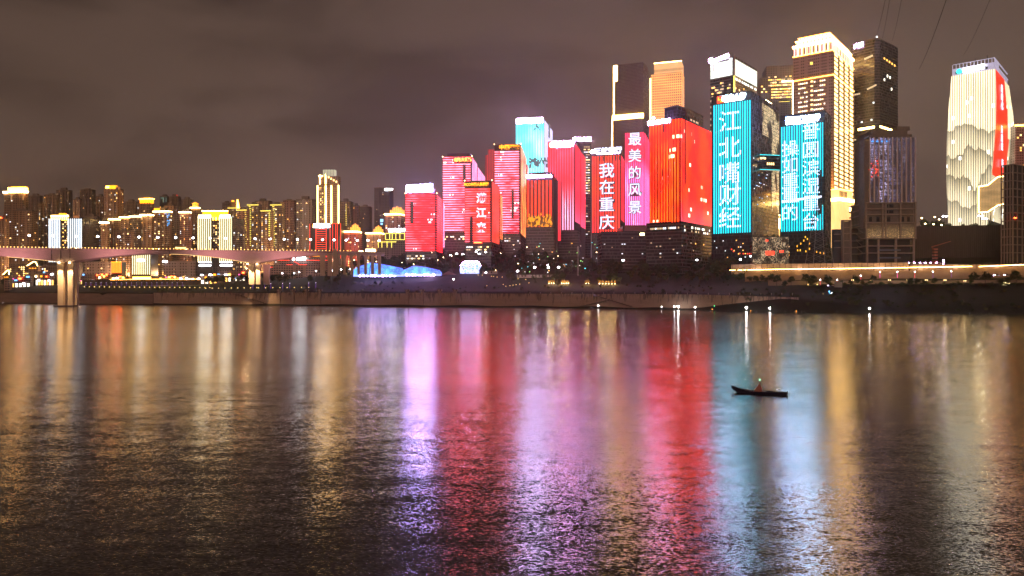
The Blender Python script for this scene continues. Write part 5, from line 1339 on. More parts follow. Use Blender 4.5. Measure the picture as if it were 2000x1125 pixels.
pier(PIER[3], [(-6, 1, 10, 5.5), (1.5, 1, 10, 4.5), (8, 16, 25, 6.5)], 24)
pier(PIER[4], [(-8.5, 1, 10, 5.5), (0, 1, 10, 5.0)], 34)
# approach viaduct
v = MB(); s0, s1 = bs(655), bs(752); v.box(s0, s1, -1.2, 26, DZ - 3.2, DZ); v.build('viaduct_deck', M_BRIDGE, BR)
L_ = (s1 - s0); n = 7
for k in range(n):
    s = s0 + 1 + L_ * k / n; MB().box(s, s + 2.6, -.6, 2, 36, DZ - 3.2).box(s, s + 2.6, 20, 23, 36, DZ - 3.2).build('viaduct_column', M_PIER, BR)
b = MB()
for k in range(n - 1):
    a = s0 + 3.6 + L_ * k / n; w = L_ / n - 2.6
    pts = [(a + w * i / 8, DZ - 3.2 - 3.4 * (1 - math.sin(math.pi * i / 8))) for i in range(9)]
    for (x0, z0), (x1, z1) in zip(pts, pts[1:]):
        i = len(b.v); b.v += [(x0, -.5, z0), (x1, -.5, z1), (x1, -.5, DZ - 3.2), (x0, -.5, DZ - 3.2), (x0, 1.5, z0), (x1, 1.5, z1), (x1, 1.5, DZ - 3.2), (x0, 1.5, DZ - 3.2)]
        b.f += [(i, i + 1, i + 2, i + 3), (i + 5, i + 4, i + 7, i + 6), (i + 4, i + 5, i + 1, i)]; b.mi += [0, 0, 0]
b.build('arch', M_PIER, BR)
MB().box(bs(650), bs(658), -2.5, 4, 34, DZ + 3).build('abutment', M_PIER, BR)
rl = MB().box(PIER[0], s1, -1.6, -1.45, DZ, DZ + .25).box(PIER[0], s1, -1.6, -1.45, DZ + 1.0, DZ + 1.15)
x_ = bs(-20)
while x_ < s1: rl.box(x_, x_ + .15, -1.6, -1.45, DZ + .25, DZ + 1.0); x_ += 2.0
rl.build('railing', M_CONCD, BR)
lm = MB().box(-.34, .34, -.3, .3, -.34, .34).mesh('railing_lamp', glow('amber railing lamp', (1.0, .55, .14), 6.0))
for k in range(100):
    px = 2 + k * 6.9; inst('railing_lamp', lm, BR, (bs(px), -1.75, DZ + .9))
# long gold light strips under the girder edge, left of each pier
for pc, x0, x1 in ((PIER[2], 4, 112), (PIER[3], 330, 484)):
    b = MB(); n = 24
    for k in range(n):
        sa, sb_ = bs(x0 + (x1 - x0) * k / n), bs(x0 + (x1 - x0) * (k + 1) / n)
        b.tube((sa, 11.2, DZ - depth(sa) - .1), (sb_, 11.2, DZ - depth(sb_) - .1), .15, 4)
    b.build('soffit_light', glow('soffit gold light', (1.0, .62, .22), 3.0), BR)
def spot(name, loc, tgt, e, col, ang, r=.4, parent=None, blend=.6):
    l = bpy.data.lights.new(name, 'SPOT'); l.energy = e; l.color = col; l.spot_size = math.radians(ang); l.spot_blend = blend; l.shadow_soft_size = r
    o = bpy.data.objects.new(name, l); COL.objects.link(o); o.location = loc
    o.rotation_euler = (Vector(tgt) - Vector(loc)).to_track_quat('-Z', 'Y').to_euler(); 
    if parent is not None: o.parent = parent
    return o
def point(loc, e, col, r=.5, parent=None):
    l = bpy.data.lights.new('lamp_light', 'POINT'); l.energy = e; l.color = col; l.shadow_soft_size = r
    o = bpy.data.objects.new('lamp_light', l); COL.objects.link(o); o.location = loc
    if parent is not None: o.parent = parent
    return o
fl = MB().box(-.9, .9, -.5, .5, -.5, .5).box(-.2, .2, -.2, .2, -1.6, -.5).mesh('floodlight', M_DARK)
for s, px in ((PIER[2], 0), (PIER[3], 0)):
    for ds in (-7, 3): 
        o = MB().box(s + ds - .8, s + ds + .8, -2.2, -1.2, DZ - depth(s) - .6, DZ - depth(s) + .4).build('floodlight', GL_WARM, BR)
        spot('pier_spot', (s + ds, -4, DZ - depth(s) - 1), (s + ds, 2, 0), 110000, (1, .66, .32), 75, parent=BR)
for px in (-120, 30, 230, 420, 560):
    spot('girder_wash', (bs(px), -26, 40), (bs(px), 0, 58), 55000 if px > 0 else 26000, (1, .46, .48), 120, 1.5, parent=BR)

# street lamps on the bridge deck
def lamp_proto(h, r, m, arm=0.0, pm=M_DARK, label='', group='', two=False, name='street_lamp', stem=None, energy=0, col=(1, .8, .5)):
    t = tag(empty(name), label, 'lamp', group)
    b = MB().tube((0, 0, 0), (0, 0, h), .14, 5, .09)
    if arm: b.tube((0, 0, h), (arm, 0, h + .4), .07, 4)
    if two: b.tube((0, 0, h), (-arm, 0, h + .4), .07, 4)
    p = b.build('pole', pm if stem is None else stem, t)
    hb = MB().ball((arm, 0, h + .5), r, 8, 5, .7)
    if two: hb.ball((-arm, 0, h + .5), r, 8, 5, .7)
    hd = hb.build('lamp_head', m, t)
    KIDS[t.name] = [p, hd]
    return t
USED = set()
def place(proto, loc, rz=0, label=None, group=None, sc=1.0, light=None):
    if proto.name in USED: o = copy_tree(proto)
    else: o = proto; USED.add(proto.name)
    o.location = loc; o.rotation_euler = (0, 0, rz); o.scale = (sc, sc, sc)
    if label: o['label'] = label
    if group: o['group'] = group
    if light: point((0, 0, light[2]), light[0], light[1], parent=o)
    return o
HW = glow('cool white lamp', (.92, .93, 1.0), 26.0); HY = glow('warm yellow lamp', (1.0, .76, .36), 20.0); HG = glow('small yellow lamp', (1.0, .72, .18), 3.0)
lp = lamp_proto(13.5, 1.3, HW, 1.6, label='white street lamp on the bridge deck', group='white street lamps along the bridge')
for px in (37, 84, 130, 173, 215, 255, 292, 328, 363, 396, 428, 486, 516, 544, 570, 596, 620, 643, 667, 689, 710, 732):
    w_ = A + U * bs(px); place(lp, (w_.x + 1, w_.y + 13, DZ))
# traffic on the bridge
def car(label, s, lane, m, tail=False, bus=False):
    w_ = A + U * s; t = tag(empty('bus' if bus else 'car', (w_.x - U.y * lane, w_.y + U.x * lane, DZ), math.atan2(U.y, U.x)), label, 'bus' if bus else 'car')
    L, H = (11, 2.9) if bus else (4.6, .75)
    MB().box(-L / 2, L / 2, -.9, .9, .35, .35 + H).build('body', m, t)
    if not bus: MB().frus([(-1.5, -.8), (1.3, -.8), (1.3, .8), (-1.5, .8)], [(-1.0, -.7), (.6, -.7), (.6, .7), (-1.0, .7)], .35 + H, 1.6).build('cabin', M_NAVY, t)
    else: MB().box(-5.2, 5.2, -.95, -.9, 1.6, 2.7).build('window', WINM[0], t)
    for x_ in (-L * .3, L * .3):
        for y_ in (-.95, .75): MB().tube((x_, y_, .35), (x_, y_ + .2, .35), .35, 8).build('wheel', M_DARK, t)
    for y_ in (-.6, .6):
        MB().ball((L / 2, y_, .75), .32).build('headlight', GL_WARM, t); MB().ball((-L / 2, y_, .75), .25).build('tail_light', GL_REDN, t)
YC = glow('yellow taxi body glow', (1.0, .6, .03), 1.2)  # vehicle bodies emit, standing in for blurred traffic lights
car('glowing yellow taxi standing in for blurred traffic lights on the bridge above the lower cream-striped block', bs(294), 3, YC); car('second glowing stand-in taxi just ahead of the first on the bridge', bs(304), 3, YC)
car('glowing stand-in bus with lit windows on the bridge near the twin cream-striped block', bs(352), 3, YC, bus=True); car('dark car on the bridge right of the lit bus', bs(368), 6, M_PLUM)
car('dark car above the river pier on the bridge', bs(140), 6, M_DARK); car('white glowing stand-in car on the viaduct near the hotel podium', bs(705), 3, GL_WARM); car('white glowing stand-in bus leaving the viaduct on the right', bs(724), 3, GL_WARM, bus=True)

# ------------------------------------------------------------------ river wall and promenade
def shore_pt(px, s): Y = shore(px) + s; return Vector((kx(px) * Y, Y))
M_WALL = mat('stained embankment concrete', fn=lambda g: (lambda x, y, z: (lambda st: dict(
    base=g.mix(st, g.vm('SCALE', (.36, .25, .19), g.noise(g.xyz(x * .02, y * .02, z * .2), 1, 4, .6) * .7 + .6), (.10, .075, .06)), rough=.9))(
    g.sm(g.noise(g.xyz(x * .45, y * .45, z * .05), 1.0, 4, .65) + z * .016, .66, .80) * .85))(*g.sep(g.obj())))
M_SLOPE = mat('brown riverside slope paving', fn=lambda g: dict(base=g.vm('SCALE', (.26, .17, .13), g.noise(g.vm('MULTIPLY', g.obj(), (.05, .05, .3)), 1, 5, .6) * .8 + .55), rough=.95))
def ribbon(name, pxs, fs, m, thick=1.2, parent=None, uv=True):
    """wall following the shore: fs(px) -> (s offset foot, z foot, s offset top, z top)"""
    b = MB(); rows = []
    for px in pxs:
        a, z0, c, z1 = fs(px); p, q = shore_pt(px, a), shore_pt(px, c); r = shore_pt(px, c + thick); w_ = shore_pt(px, c + thick)
        rows.append([(p.x, p.y, z0), (q.x, q.y, z1), (r.x, r.y, z1), (w_.x, w_.y, z0)])
    for r in rows: b.v += r
    for i in range(len(rows) - 1):
        for k in range(4): b.f.append((i * 4 + k, (i + 1) * 4 + k, (i + 1) * 4 + (k + 1) % 4, i * 4 + (k + 1) % 4)); b.mi.append(0)
    b.f.append((3, 2, 1, 0)); n = (len(rows) - 1) * 4; b.f.append((n, n + 1, n + 2, n + 3)); b.mi += [0, 0]
    return b.build(name, m, parent, uv=uv)
def R(a, b, st): return [a + (b - a) * i / max(1, round((b - a) / st)) for i in range(max(1, round((b - a) / st)) + 1)]
tag(ribbon('river_wall', R(300, 1560, 15), lambda px: (4.5, -1, 6.5, 14.2 if px < 1350 else 14.2 - (px - 1350) * .01), M_WALL), 'long stained concrete river wall with dark runs, from the bridge to the dark bank', 'river wall')
tag(ribbon('river_wall', R(-700, 299, 15), lambda px: (1, -1, 9, 13.4), M_SLOPE), 'smooth brown sloping river wall left of and under the bridge', 'river wall')
tag(ribbon('wall_foot', R(300, 1400, 20), lambda px: (1.5, -.6, 3.0, 1.6 + .5 * math.sin(px * .05)), mat('black wet stones', (.02, .017, .014), .8)), kind='structure')
def pierset(pxs, label):
    o = tag(empty('gate_pier_row', (0, 0, 0)), label, 'gate')
    for px in pxs:
        p = shore_pt(px, 4.2); yaw = -math.atan2(shore_pt(px + 5, 4).y - shore_pt(px - 5, 4).y, shore_pt(px + 5, 4).x - shore_pt(px - 5, 4).x)
        q = MB().box(-1.6, 1.6, -.4, 1.4, -1, 16.6).box(-2.6, 2.6, -.8, 1.8, 16.6, 18.6).build('gate_pier', M_WALL, o, loc=(p.x, p.y, 0)); q.rotation_euler.z = -yaw
    ribbon('gate_beam', R(pxs[0], pxs[-1], 10), lambda px: (7.8, 14, 7.8, 15), M_WALL, .6, o)
pierset((545, 572, 598, 624), 'row of four capped concrete piers on the river wall, nearer the bridge')
pierset((795, 824, 858, 889), 'row of four capped concrete piers on the river wall below the blue tents')
for (x0, z0, x1, z1, lab) in ((455, 13.5, 520, 2, 'dark stair running down the river wall right of the second bridge pier'), (1130, 2, 1190, 9, 'dark stair line rising to the right across the river wall'), (1150 + 10, 13, 1235, 2, 'dark stair running down the river wall above the first shore lamp')):
    b = MB(); n = 12
    for k in range(n):
        pa, pb = x0 + (x1 - x0) * k / n, x0 + (x1 - x0) * (k + 1) / n; za = z0 + (z1 - z0) * k / n
        p, q = shore_pt(pa, 3.6), shore_pt(pb, 3.6); b.box(p.x, q.x, min(p.y, q.y) - .2, max(p.y, q.y) + 2.4, za - 1.0, za)
    tag(b.build('stair', mat('dark stair stone', (.16, .11, .085), .9)), lab, 'stair')
# small white posts on the wall top
pm = MB().tube((0, 0, 0), (0, 0, 1.5), .16, 5).ball((0, 0, 1.6), .28, 6, 4).mesh('wall_post', mat('pale post', (.5, .42, .38)))
for k in range(26):
    p = shore_pt(1035 + k * 20.5, 9.5); inst('wall_post', pm, loc=(p.x, p.y, 13.8)); tag(COL.objects[-1], 'small pale post on top of the river wall', 'post', 'pale posts along the river wall top')

# paths as sheets on the slope
def path(pts, w, m, name='path'):
    b = MB(); rows = []
    for (pa, sa), (pb, sb_) in zip(pts, pts[1:]):
        for i in range(10):
            px, s = pa + (pb - pa) * i / 10, sa + (sb_ - sa) * i / 10; rows.append((px, s))
    rows.append(pts[-1])
    for px, s in rows:
        for ds in (-w / 2, w / 2):
            p = shore_pt(px, s + ds); b.v.append((p.x, p.y, hz(px, s) + 1.1))
    for i in range(len(rows) - 1): b.f.append((i * 2, i * 2 + 2, i * 2 + 3, i * 2 + 1)); b.mi.append(0)
    tag(b.build(name, m), kind='structure')
M_PATH = mat('pale path paving', fn=lambda g: dict(base=g.vm('SCALE', (.24, .19, .16), g.noise(g.obj(), .3, 4, .6) * .6 + .6), rough=.9))
path([(400, 50), (440, 18), (540, 22), (640, 16)], 2.5, M_PATH)
path([(640, 16), (690, 26), (740, 16), (800, 22)], 1.6, M_PATH)
path([(890, 22), (960, 24), (1020, 14), (1080, 11)], 3.0, M_PATH)
path([(1440, 70), (1480, 60), (1520, 50), (1560, 52)], 3.0, M_PATH)
path([(1560, 64), (1700, 66), (1850, 66), (2100, 66)], 9, mat('dark road asphalt', (.06, .05, .045), .8), 'road')
path([(-200, 96), (100, 96), (300, 96), (400, 98)], 8, M_PATH, 'promenade')

# ------------------------------------------------------------------ trees and shrubs
def leafmat(name, c):
    return mat(name, fn=lambda g: dict(base=g.vm('SCALE', c, g.noise(g.obj(), 1.3, 3, .6) * 1.5 + .3), rough=.8), spec=.2)
LEAF = [leafmat('dark green leaves', (.035, .055, .020)), leafmat('olive leaves', (.060, .060, .022)), leafmat('deep leaves', (.022, .035, .016))]
BARK = mat('bark', (.09, .065, .045), .95)
def crown_mesh(seed, h, rad, n, m, leaf=.55, low=.30, flat=.8):
    r = random.Random(seed); b = MB(); cl = []
    for k in range(r.randint(7, 10)):
        a = r.uniform(0, 6.28); q = r.uniform(.15, .68) * rad; zz = h * r.uniform(low + .12, .88)
        cl.append((q * math.cos(a), q * math.sin(a), zz, rad * r.uniform(.30, .52)))
    cl.append((0, 0, h * .82, rad * .45))
    for k in range(n):
        cx, cy, cz, cr = r.choice(cl)
        d_ = Vector((r.gauss(0, 1), r.gauss(0, 1), r.gauss(0, 1))).normalized() * cr * r.uniform(.55, 1.06)
        p = Vector((cx, cy, cz)) + Vector((d_.x, d_.y, d_.z * flat)); u = Vector((r.gauss(0, 1), r.gauss(0, 1), r.gauss(0, .6))).normalized(); w = u.cross(d_.normalized() + Vector((.01, .02, .03))).normalized()
        s = leaf * r.uniform(.6, 1.3); b.quad(tuple(p - u * s), tuple(p - w * s * .7), tuple(p + u * s), tuple(p + w * s * .7))
    return b.mesh('crown', m, uv=False)
def trunk_mesh(seed, h, rad):
    r = random.Random(seed); b = MB().tube((0, 0, -1.5), (.2, .1, h * .5), .32, 7, .2)
    for k in range(5):
        a = r.uniform(0, 6.28); b.tube((.1, .05, h * r.uniform(.25, .45)), (rad * .55 * math.cos(a), rad * .55 * math.sin(a), h * r.uniform(.55, .8)), .14, 5, .05)
    return b.mesh('trunk', BARK, uv=False)
TV = []
for i, (h, rad, n, lm_) in enumerate(((11, 4.6, 620, 0), (9, 4.2, 560, 1), (13, 5.0, 700, 2), (8, 3.4, 420, 0), (10, 5.4, 640, 2), (12, 3.6, 520, 1))):
    TV.append((trunk_mesh(i, h, rad), crown_mesh(i + 10, h, rad, n, LEAF[lm_]), h))
SH_ = [crown_mesh(40 + i, 3.2, 2.6, 240, LEAF[i % 3], leaf=.34, low=.02) for i in range(3)]
PALM = crown_mesh(77, 9, 1.8, 380, LEAF[1], leaf=.4, low=.1, flat=1.6)
def tree(px, s, label, group=None, v=None, sc=1.0, r=rnd, z=None, name='tree', cat='tree'):
    v = r.randrange(len(TV)) if v is None else v; Y = shore(px) + s; zz = hz(px, s) if z is None else z
    o = tag(empty(name, (kx(px) * Y, Y, zz - .4), r.uniform(0, 6.28)), label, cat, group); k = sc * r.uniform(.85, 1.15); o.scale = (k, k, k)
    inst('trunk', TV[v][0], o); inst('crown', TV[v][1], o); return o
def bush(px, s, label, group, sc=1.0):
    Y = shore(px) + s; o = inst('shrub', SH_[rnd.randrange(3)], loc=(kx(px) * Y, Y, hz(px, s) - .3), rot=(0, 0, rnd.uniform(0, 6)), sc=(sc,) * 3); tag(o, label, 'shrub', group); return o
G1 = ('dark leafy tree on the wooded slope below the red towers', 'trees on the slope below the red towers')
rt = random.Random(11)
for k in range(64):
    px = rt.uniform(768, 1200); tree(px, rt.uniform(158, 245) if px < 1100 else rt.uniform(130, 190), *G1, r=rt, sc=1.45)
for k in range(26): px = 765 + k * 12; tree(px, rt.uniform(225, 240), *G1, r=rt, sc=1.5)
for k in range(44):
    tree(rt.uniform(1195, 1445), rt.uniform(92, 165), 'dark dense tree in the black grove under the glass podiums', 'trees in the grove under the glass podiums', r=rt, sc=1.4)
for k in range(26):
    tree(rt.uniform(395, 500), rt.uniform(100, 165), 'dark tree in the clump around the second bridge pier', 'trees around the second bridge pier', r=rt, sc=.95)
for k in range(34):
    tree(rt.uniform(500, 700), rt.uniform(80, 175), 'dark tree in the riverside park under the bridge end', 'trees in the park under the bridge end', r=rt, sc=.9)
for k in range(16):
    tree(rt.uniform(690, 800), rt.uniform(205, 290), 'dark tree on the high bank behind the blue tents', 'trees behind the blue tents', r=rt, sc=1.25)
for px, s, sc in ((8, 70, 1.1), (-8, 60, 1.0), (20, 80, .8)): tree(px, s, 'dark tree on the bank at the far left edge', 'trees at the far left edge', sc=sc)
tree(249, 112, 'round dark tree between the red lantern building and the lower cream-striped block', v=4, sc=1.05); tree(322, 116, 'bushy tree beside the pale school block with tall windows', v=0, sc=.8); tree(330, 118, 'shorter tree just right of the bushy tree by the school block', v=3, sc=.8)
for k in range(26): tree(14 + k * 15, rt.uniform(102, 112), 'low dark tree between the promenade and the shops at left', 'low trees behind the left promenade', v=3, sc=.55, r=rt)
# right bank
for k in range(8): tree(1432 + k * 11 + rt.uniform(-3, 3), rt.uniform(84, 100), 'olive tree in front of the pale hoarding at its left end', 'trees before the left end of the hoarding', r=rt, sc=.85, v=(1, 0, 5)[k % 3])
for px, s, sc, lab in ((1517, 76, .85, 'small tree under the light line, left of the two round trees'), (1545, 76, .8, 'thin young tree under the light line above the slope path'), (1575, 74, 1.0, 'round tree with a lit trunk, left one of the pair below the light line'),
                       (1589, 74, 1.0, 'round tree with a lit trunk, middle of the pair below the light line'), (1614, 74, 1.15, 'larger round tree with a lit trunk reaching over the light line'), (1668, 90, .7, 'small light green tree crossing the light line'), (1704, 90, .7, 'small green tree crossing the light line above the first violet lamp'),
                       (1902, 78, 1.15, 'tall olive tree at the gap in the light line, left of two'), (1924, 76, 1.2, 'broad olive tree at the gap in the light line, right of two'), (1985, 74, 1.0, 'dark tree beside the road at the right edge'), (1790, 72, .6, 'low tree on the right bank between two yellow lamps')):
    tree(px, s, lab, sc=sc, v=0 if px % 2 else 4)
for k in range(18): tree(1795 + k * 8.5, rt.uniform(204, 216), 'dark tree on the plateau at the foot of the cream tower', 'trees on the plateau by the cream tower', r=rt, sc=.75 if k > 5 else 1.1)
for k in range(7): tree(1640 + k * 7.5, 262 - 60, 'dark tree before the gold podium', 'trees before the gold podium', r=rt, sc=.9, z=72)
for k in range(8): tree(1484 + k * 7, 195, 'dark small tree on the terrace under the gold hall', 'trees under the gold hall', r=rt, sc=.55, z=74)
G2 = ('dark low shrub on the black bank below the road at right', 'shrubs on the right bank')
for k in range(120):
    px = rt.uniform(1430, 2060); bush(px, rt.uniform(3, 56), *G2, sc=rt.uniform(.5, 1.25))
for k in range(50): bush(rt.uniform(1600, 2040), rt.uniform(60, 73), 'dark hedge shrub beside the road on the right bank', 'hedge shrubs beside the right road', sc=rt.uniform(.6, 1.1))
G3 = ('dark low shrub on the grassy slope above the river wall', 'shrubs above the river wall')
for k in range(150): bush(rt.uniform(300, 1440), rt.uniform(12, 95), *G3, sc=rt.uniform(.35, .9))
# lit ornamental grasses
wl_ = glow('small warm ground light', (1.0, .78, .4), 14.0)
for x0, x1, n in ((1070, 1084, 3), (1095, 1112, 4), (1142, 1152, 2), (1168, 1204, 6)):
    for k in range(n):
        px = x0 + (x1 - x0) * (k + .5) / n; s = 80; Y = shore(px) + s
        o = inst('lit_shrub', crown_mesh(int(px), 4.4, 1.9, 260, mat('pale lit foliage', (.32, .20, .07), .8), leaf=.26, low=.02, flat=1.3), loc=(kx(px) * Y, Y, hz(px, s))); tag(o, 'shrub lit orange from below on the dark slope', 'shrub', 'uplit shrubs on the slope')
        q = MB().ball((0, 0, .35), .38, 6, 4).tube((0, 0, 0), (0, 0, .35), .1, 5).build('ground_light', wl_, loc=(kx(px) * (Y - 3.2), Y - 3.2, hz(px, s) + .3)); tag(q, 'small warm lamp at the foot of an uplit shrub', 'lamp', 'ground lamps at the uplit shrubs')
        point((0, -.2, 1.1), 1500, (1, .62, .2), .4, parent=q)

# ------------------------------------------------------------------ lamps on the far bank
def gpos(px, s, dz=0): Y = shore(px) + s; return (kx(px) * Y, Y, hz(px, s) + dz)
pr = lamp_proto(2.2, .62, HG, label='small yellow bollard lamp on the lower terrace at left', group='yellow lamps along the left terrace')
for k in range(26): place(pr, gpos(165 + k * 9.8, 58), light=None)
for k in range(8): place(pr, gpos(505 + k * 14, 48), label='small yellow lamp above the river wall left of the park', group='yellow lamps above the river wall')
for k in range(9): place(pr, gpos(402 + k * 12.5, 50), label='small yellow lamp on the slope under the tree clump', group='yellow lamps under the second pier trees')
VI = glow('violet glowing lamp post', (.30, .06, .8), 1.2)
pv = lamp_proto(4.6, .30, glow('dim lilac lamp', (.9, .8, 1.0), 4.0), stem=VI, label='white topped lamp with a glowing violet post on the upper promenade', group='violet lamps of the left promenade')
for k in range(20): place(pv, gpos(168 + k * 9.9, 92), sc=.9)
for px in (494, 517, 529, 552, 566, 603, 617): place(pv, gpos(px, 62), label='violet glowing lamp in the dark park under the bridge end', group='violet lamps in the park', sc=1.2)
# gold edge line on the left promenade
def lightline(label, pts, m, r_=.3, name='light_strip'):
    b = MB()
    for (a, sa, za), (c, sc_, zc_) in zip(pts, pts[1:]):
        n = max(1, int(abs(c - a) / 20))
        for i in range(n):
            p0, p1 = a + (c - a) * i / n, a + (c - a) * (i + 1) / n; s0_, s1_ = sa + (sc_ - sa) * i / n, sa + (sc_ - sa) * (i + 1) / n; z0, z1 = za + (zc_ - za) * i / n, za + (zc_ - za) * (i + 1) / n
            u, v = shore_pt(p0, s0_), shore_pt(p1, s1_); b.tube((u.x, u.y, z0), (v.x, v.y, z1), r_, 4)
    return tag(b.build(name, m), label, 'light strip')
lightline('thin gold light strip along the parapet of the left promenade', [(215, 100, 31.3), (300, 100, 31.6), (392, 100, 31.2)], GL_GOLD, .22)
lightline('short gold light strip slanting down a stair at far left', [(11, 96, 29.6), (30, 84, 19)], GL_GOLD, .3); lightline('short gold light strip on a ramp left of the river pier', [(56, 90, 25.5), (64, 92, 29.5)], GL_GOLD, .3)
tag(ribbon('promenade_wall', R(160, 392, 12), lambda px: (93, 24, 99.6, 31), mat('planted brown terrace wall', fn=lambda g: dict(base=g.mix(g.sm(g.noise(g.obj(), .5, 4, .7), .45, .6), (.12, .075, .05), (.03, .035, .015)), rough=.9)), .6), 'planted terrace wall under the left promenade lamps', 'terrace wall')
# yellow spots over the terrace in front
pd_ = lamp_proto(5.5, .75, HY, label='warm street lamp in front of the shops at left', group='street lamps by the left shops')
for px in (17, 38, 65, 92, 121, 128, 205, 231, 262, 288, 312, 338, 360, 386): place(pd_, gpos(px, 108), label='warm street lamp in front of the shops at left', light=(9000, (1, .62, .3), 5.2) if px in (17, 92, 205, 262, 312, 360) else None)  # some carry an added point light to warm the facades behind
pk = lamp_proto(7.5, .85, HW, 1.0, two=False, label='white street lamp in the park under the bridge end', group='white lamps in the park under the bridge end', pm=mat('pale pole', (.4, .36, .33)))
for px, s in ((519, 120), (523.5, 122), (550, 125), (573, 120), (583, 126), (616, 126), (632, 128), (647, 122), (658, 128), (665, 128), (682, 128)): place(pk, gpos(px, s, 1), light=(900, (1, .85, .65), 7) if px in (519, 583, 647) else None)
ph = lamp_proto(6.0, .55, HY, label='warm lamp among the trees on the hill below the red towers', group='warm lamps on the wooded hill')
for px, py, s in ((735, 511, 180), (785, 513, 170), (808, 516, 165), (843, 493, 215), (855, 508, 180), (893, 496, 200), (905, 497, 205), (866, 503, 200), (1012, 515, 170), (1090, 500, 140), (1165, 493, 150), (882, 500, 200), (968, 528, 150), (978, 495, 210), (1003, 470 + 8, 235), (1029, 483, 220)):
    Y = shore(px) + s - 12; place(ph, (kx(px) * Y, Y, CAMH + (562.5 - py) / F * Y - 6.4), sc=1.0)
hl = lamp_proto(7, 1.25, HW, label='bright white plaza lamp on the hill above the diamond pavilion', group='bright plaza lamps above the diamond pavilion', energy=1)
for px, py in ((930, 492), (948.5, 492.5)):
    Y = shore(px) + 175; place(hl, (kx(px) * Y, Y, CAMH + (562.5 - py) / F * Y - 7.4), light=(2500, (1, .85, .5), 7))
cand = lamp_proto(6, .6, HW, .9, two=True, label='twin white plaza lamp on the hill left of the bright ones', group='twin plaza lamps on the hill')
for px, py in ((880, 499), (892, 495.5), (904, 497), (936, 496)):
    Y = shore(px) + 178; place(cand, (kx(px) * Y, Y, CAMH + (562.5 - py) / F * Y - 6.4))
r5 = random.Random(5)
tm = [MB().box(-.5, .5, -.3, .3, -.4, .4).mesh('window_glint', m_) for m_ in (WINM[1], WINM[2], glow('green lamp', (.3, .9, .2), 2), glow('cyan lamp', (.1, .8, .9), 3), WINM[4])]
for k in range(46):
    px, py = r5.uniform(985, 1172), r5.uniform(472, 532); Y = shore(px) + 128
    o = inst('hill_light', tm[r5.randrange(5)], loc=(kx(px) * Y, Y, CAMH + (562.5 - py) / F * Y), sc=(r5.uniform(.6, 1.3),) * 3); tag(o, 'tiny coloured light among the trees between the blue pavilion and the glass podium', 'lamp', 'tiny lights among the hill trees')
ps = lamp_proto(1.4, .5, HG, label='small yellow lamp of the zigzag path on the lawn', group='zigzag path lamps')
for px, py in ((934, 537), (942, 537.5), (960, 539.5), (964, 540), (971, 541), (981, 541), (995, 542.5), (1001, 543.3), (1005, 544), (1012, 544.5), (1027, 546), (1033, 552.5), (1015, 555), (1008, 556), (1002, 557), (996, 558), (988, 559), (983, 555.5), (951, 558)):
    # find where this sight line meets the ground
    s = 12
    while s < 150 and CAMH + (562.5 - py) / F * (shore(px) + s) > hz(px, s) + 1.4: s += 1
    Y = shore(px) + s; place(ps, (kx(px) * Y, Y, CAMH + (562.5 - py) / F * Y - 1.9))
big = lamp_proto(6.5, 1.3, HW, label='brightest round white lamp standing right of the diamond pavilion')
for px, py, lab, e in ((1011, 529.5, 'bright round lamp on the lawn edge right of the diamond pavilion', 1500), (949, 529.5, 'bright lamp beside the low hut right of the diamond pavilion', 0), (1070, 515, 'upper lamp of a warm pair above the lawn', 0), (1071, 522.5, 'lower lamp of a warm pair above the lawn', 2000), (1044, 522.5, 'warm lamp in a small green tree left of the pair', 2500), (1091, 522, 'warm lamp in a small green tree right of the pair', 2500), (1217, 508.5, 'white lamp before the low glass podium', 0), (1361, 504.5, 'white lamp before the broad glass podium', 0), (1446, 503.5, 'white lamp under the left turquoise tower', 0), (886, 542.5, 'single white lamp on the dark slope below the diamond pavilion', 0), (1520, 553, 'white lamp at the left end of the right bank road', 0), (1465.5, 497, 'pale lamp on the corner of the left turquoise tower base', 0)):
    Y = shore(px) + (92 if py > 520 else 100); place(big, (kx(px) * Y, Y, CAMH + (562.5 - py) / F * Y - 6.95), label=lab, sc=1.0 if e or px in (1217,) else .75, light=(e, (1, .8, .35), 6) if e else None)
for px in (1041, 1047, 1089, 1095): tree(px, 100, 'small tree glowing yellow green around a lamp above the lawn', 'small lit trees above the lawn', v=3, sc=.55)
mast = MB().tube((0, 0, 0), (0, 0, 34), .5, 6, .3).box(-1, 1, -.5, .5, 27, 34); o = mast.build('mast', mat('pale pole'), loc=gpos(1129, 125)); tag(o, 'tall pale mast rising from the trees left of the glass podium', 'mast')
tag(MB().box(-9, 9, -2, 2, 0, 3.4).box(-9.5, 9.5, -2.6, 2.6, 3.4, 3.9).build('kiosk', M_WHITEW, loc=gpos(957, 128)), 'low pale kiosk right of the diamond pavilion', 'kiosk')
tag(MB().box(-24, 24, -1, 1, 0, 3.0).box(-24.4, 24.4, -1.4, 1.4, 3.0, 3.4).build('low_wall', M_WHITEW, loc=gpos(1050, 112)), 'low pale wall behind the small lit trees', 'wall')

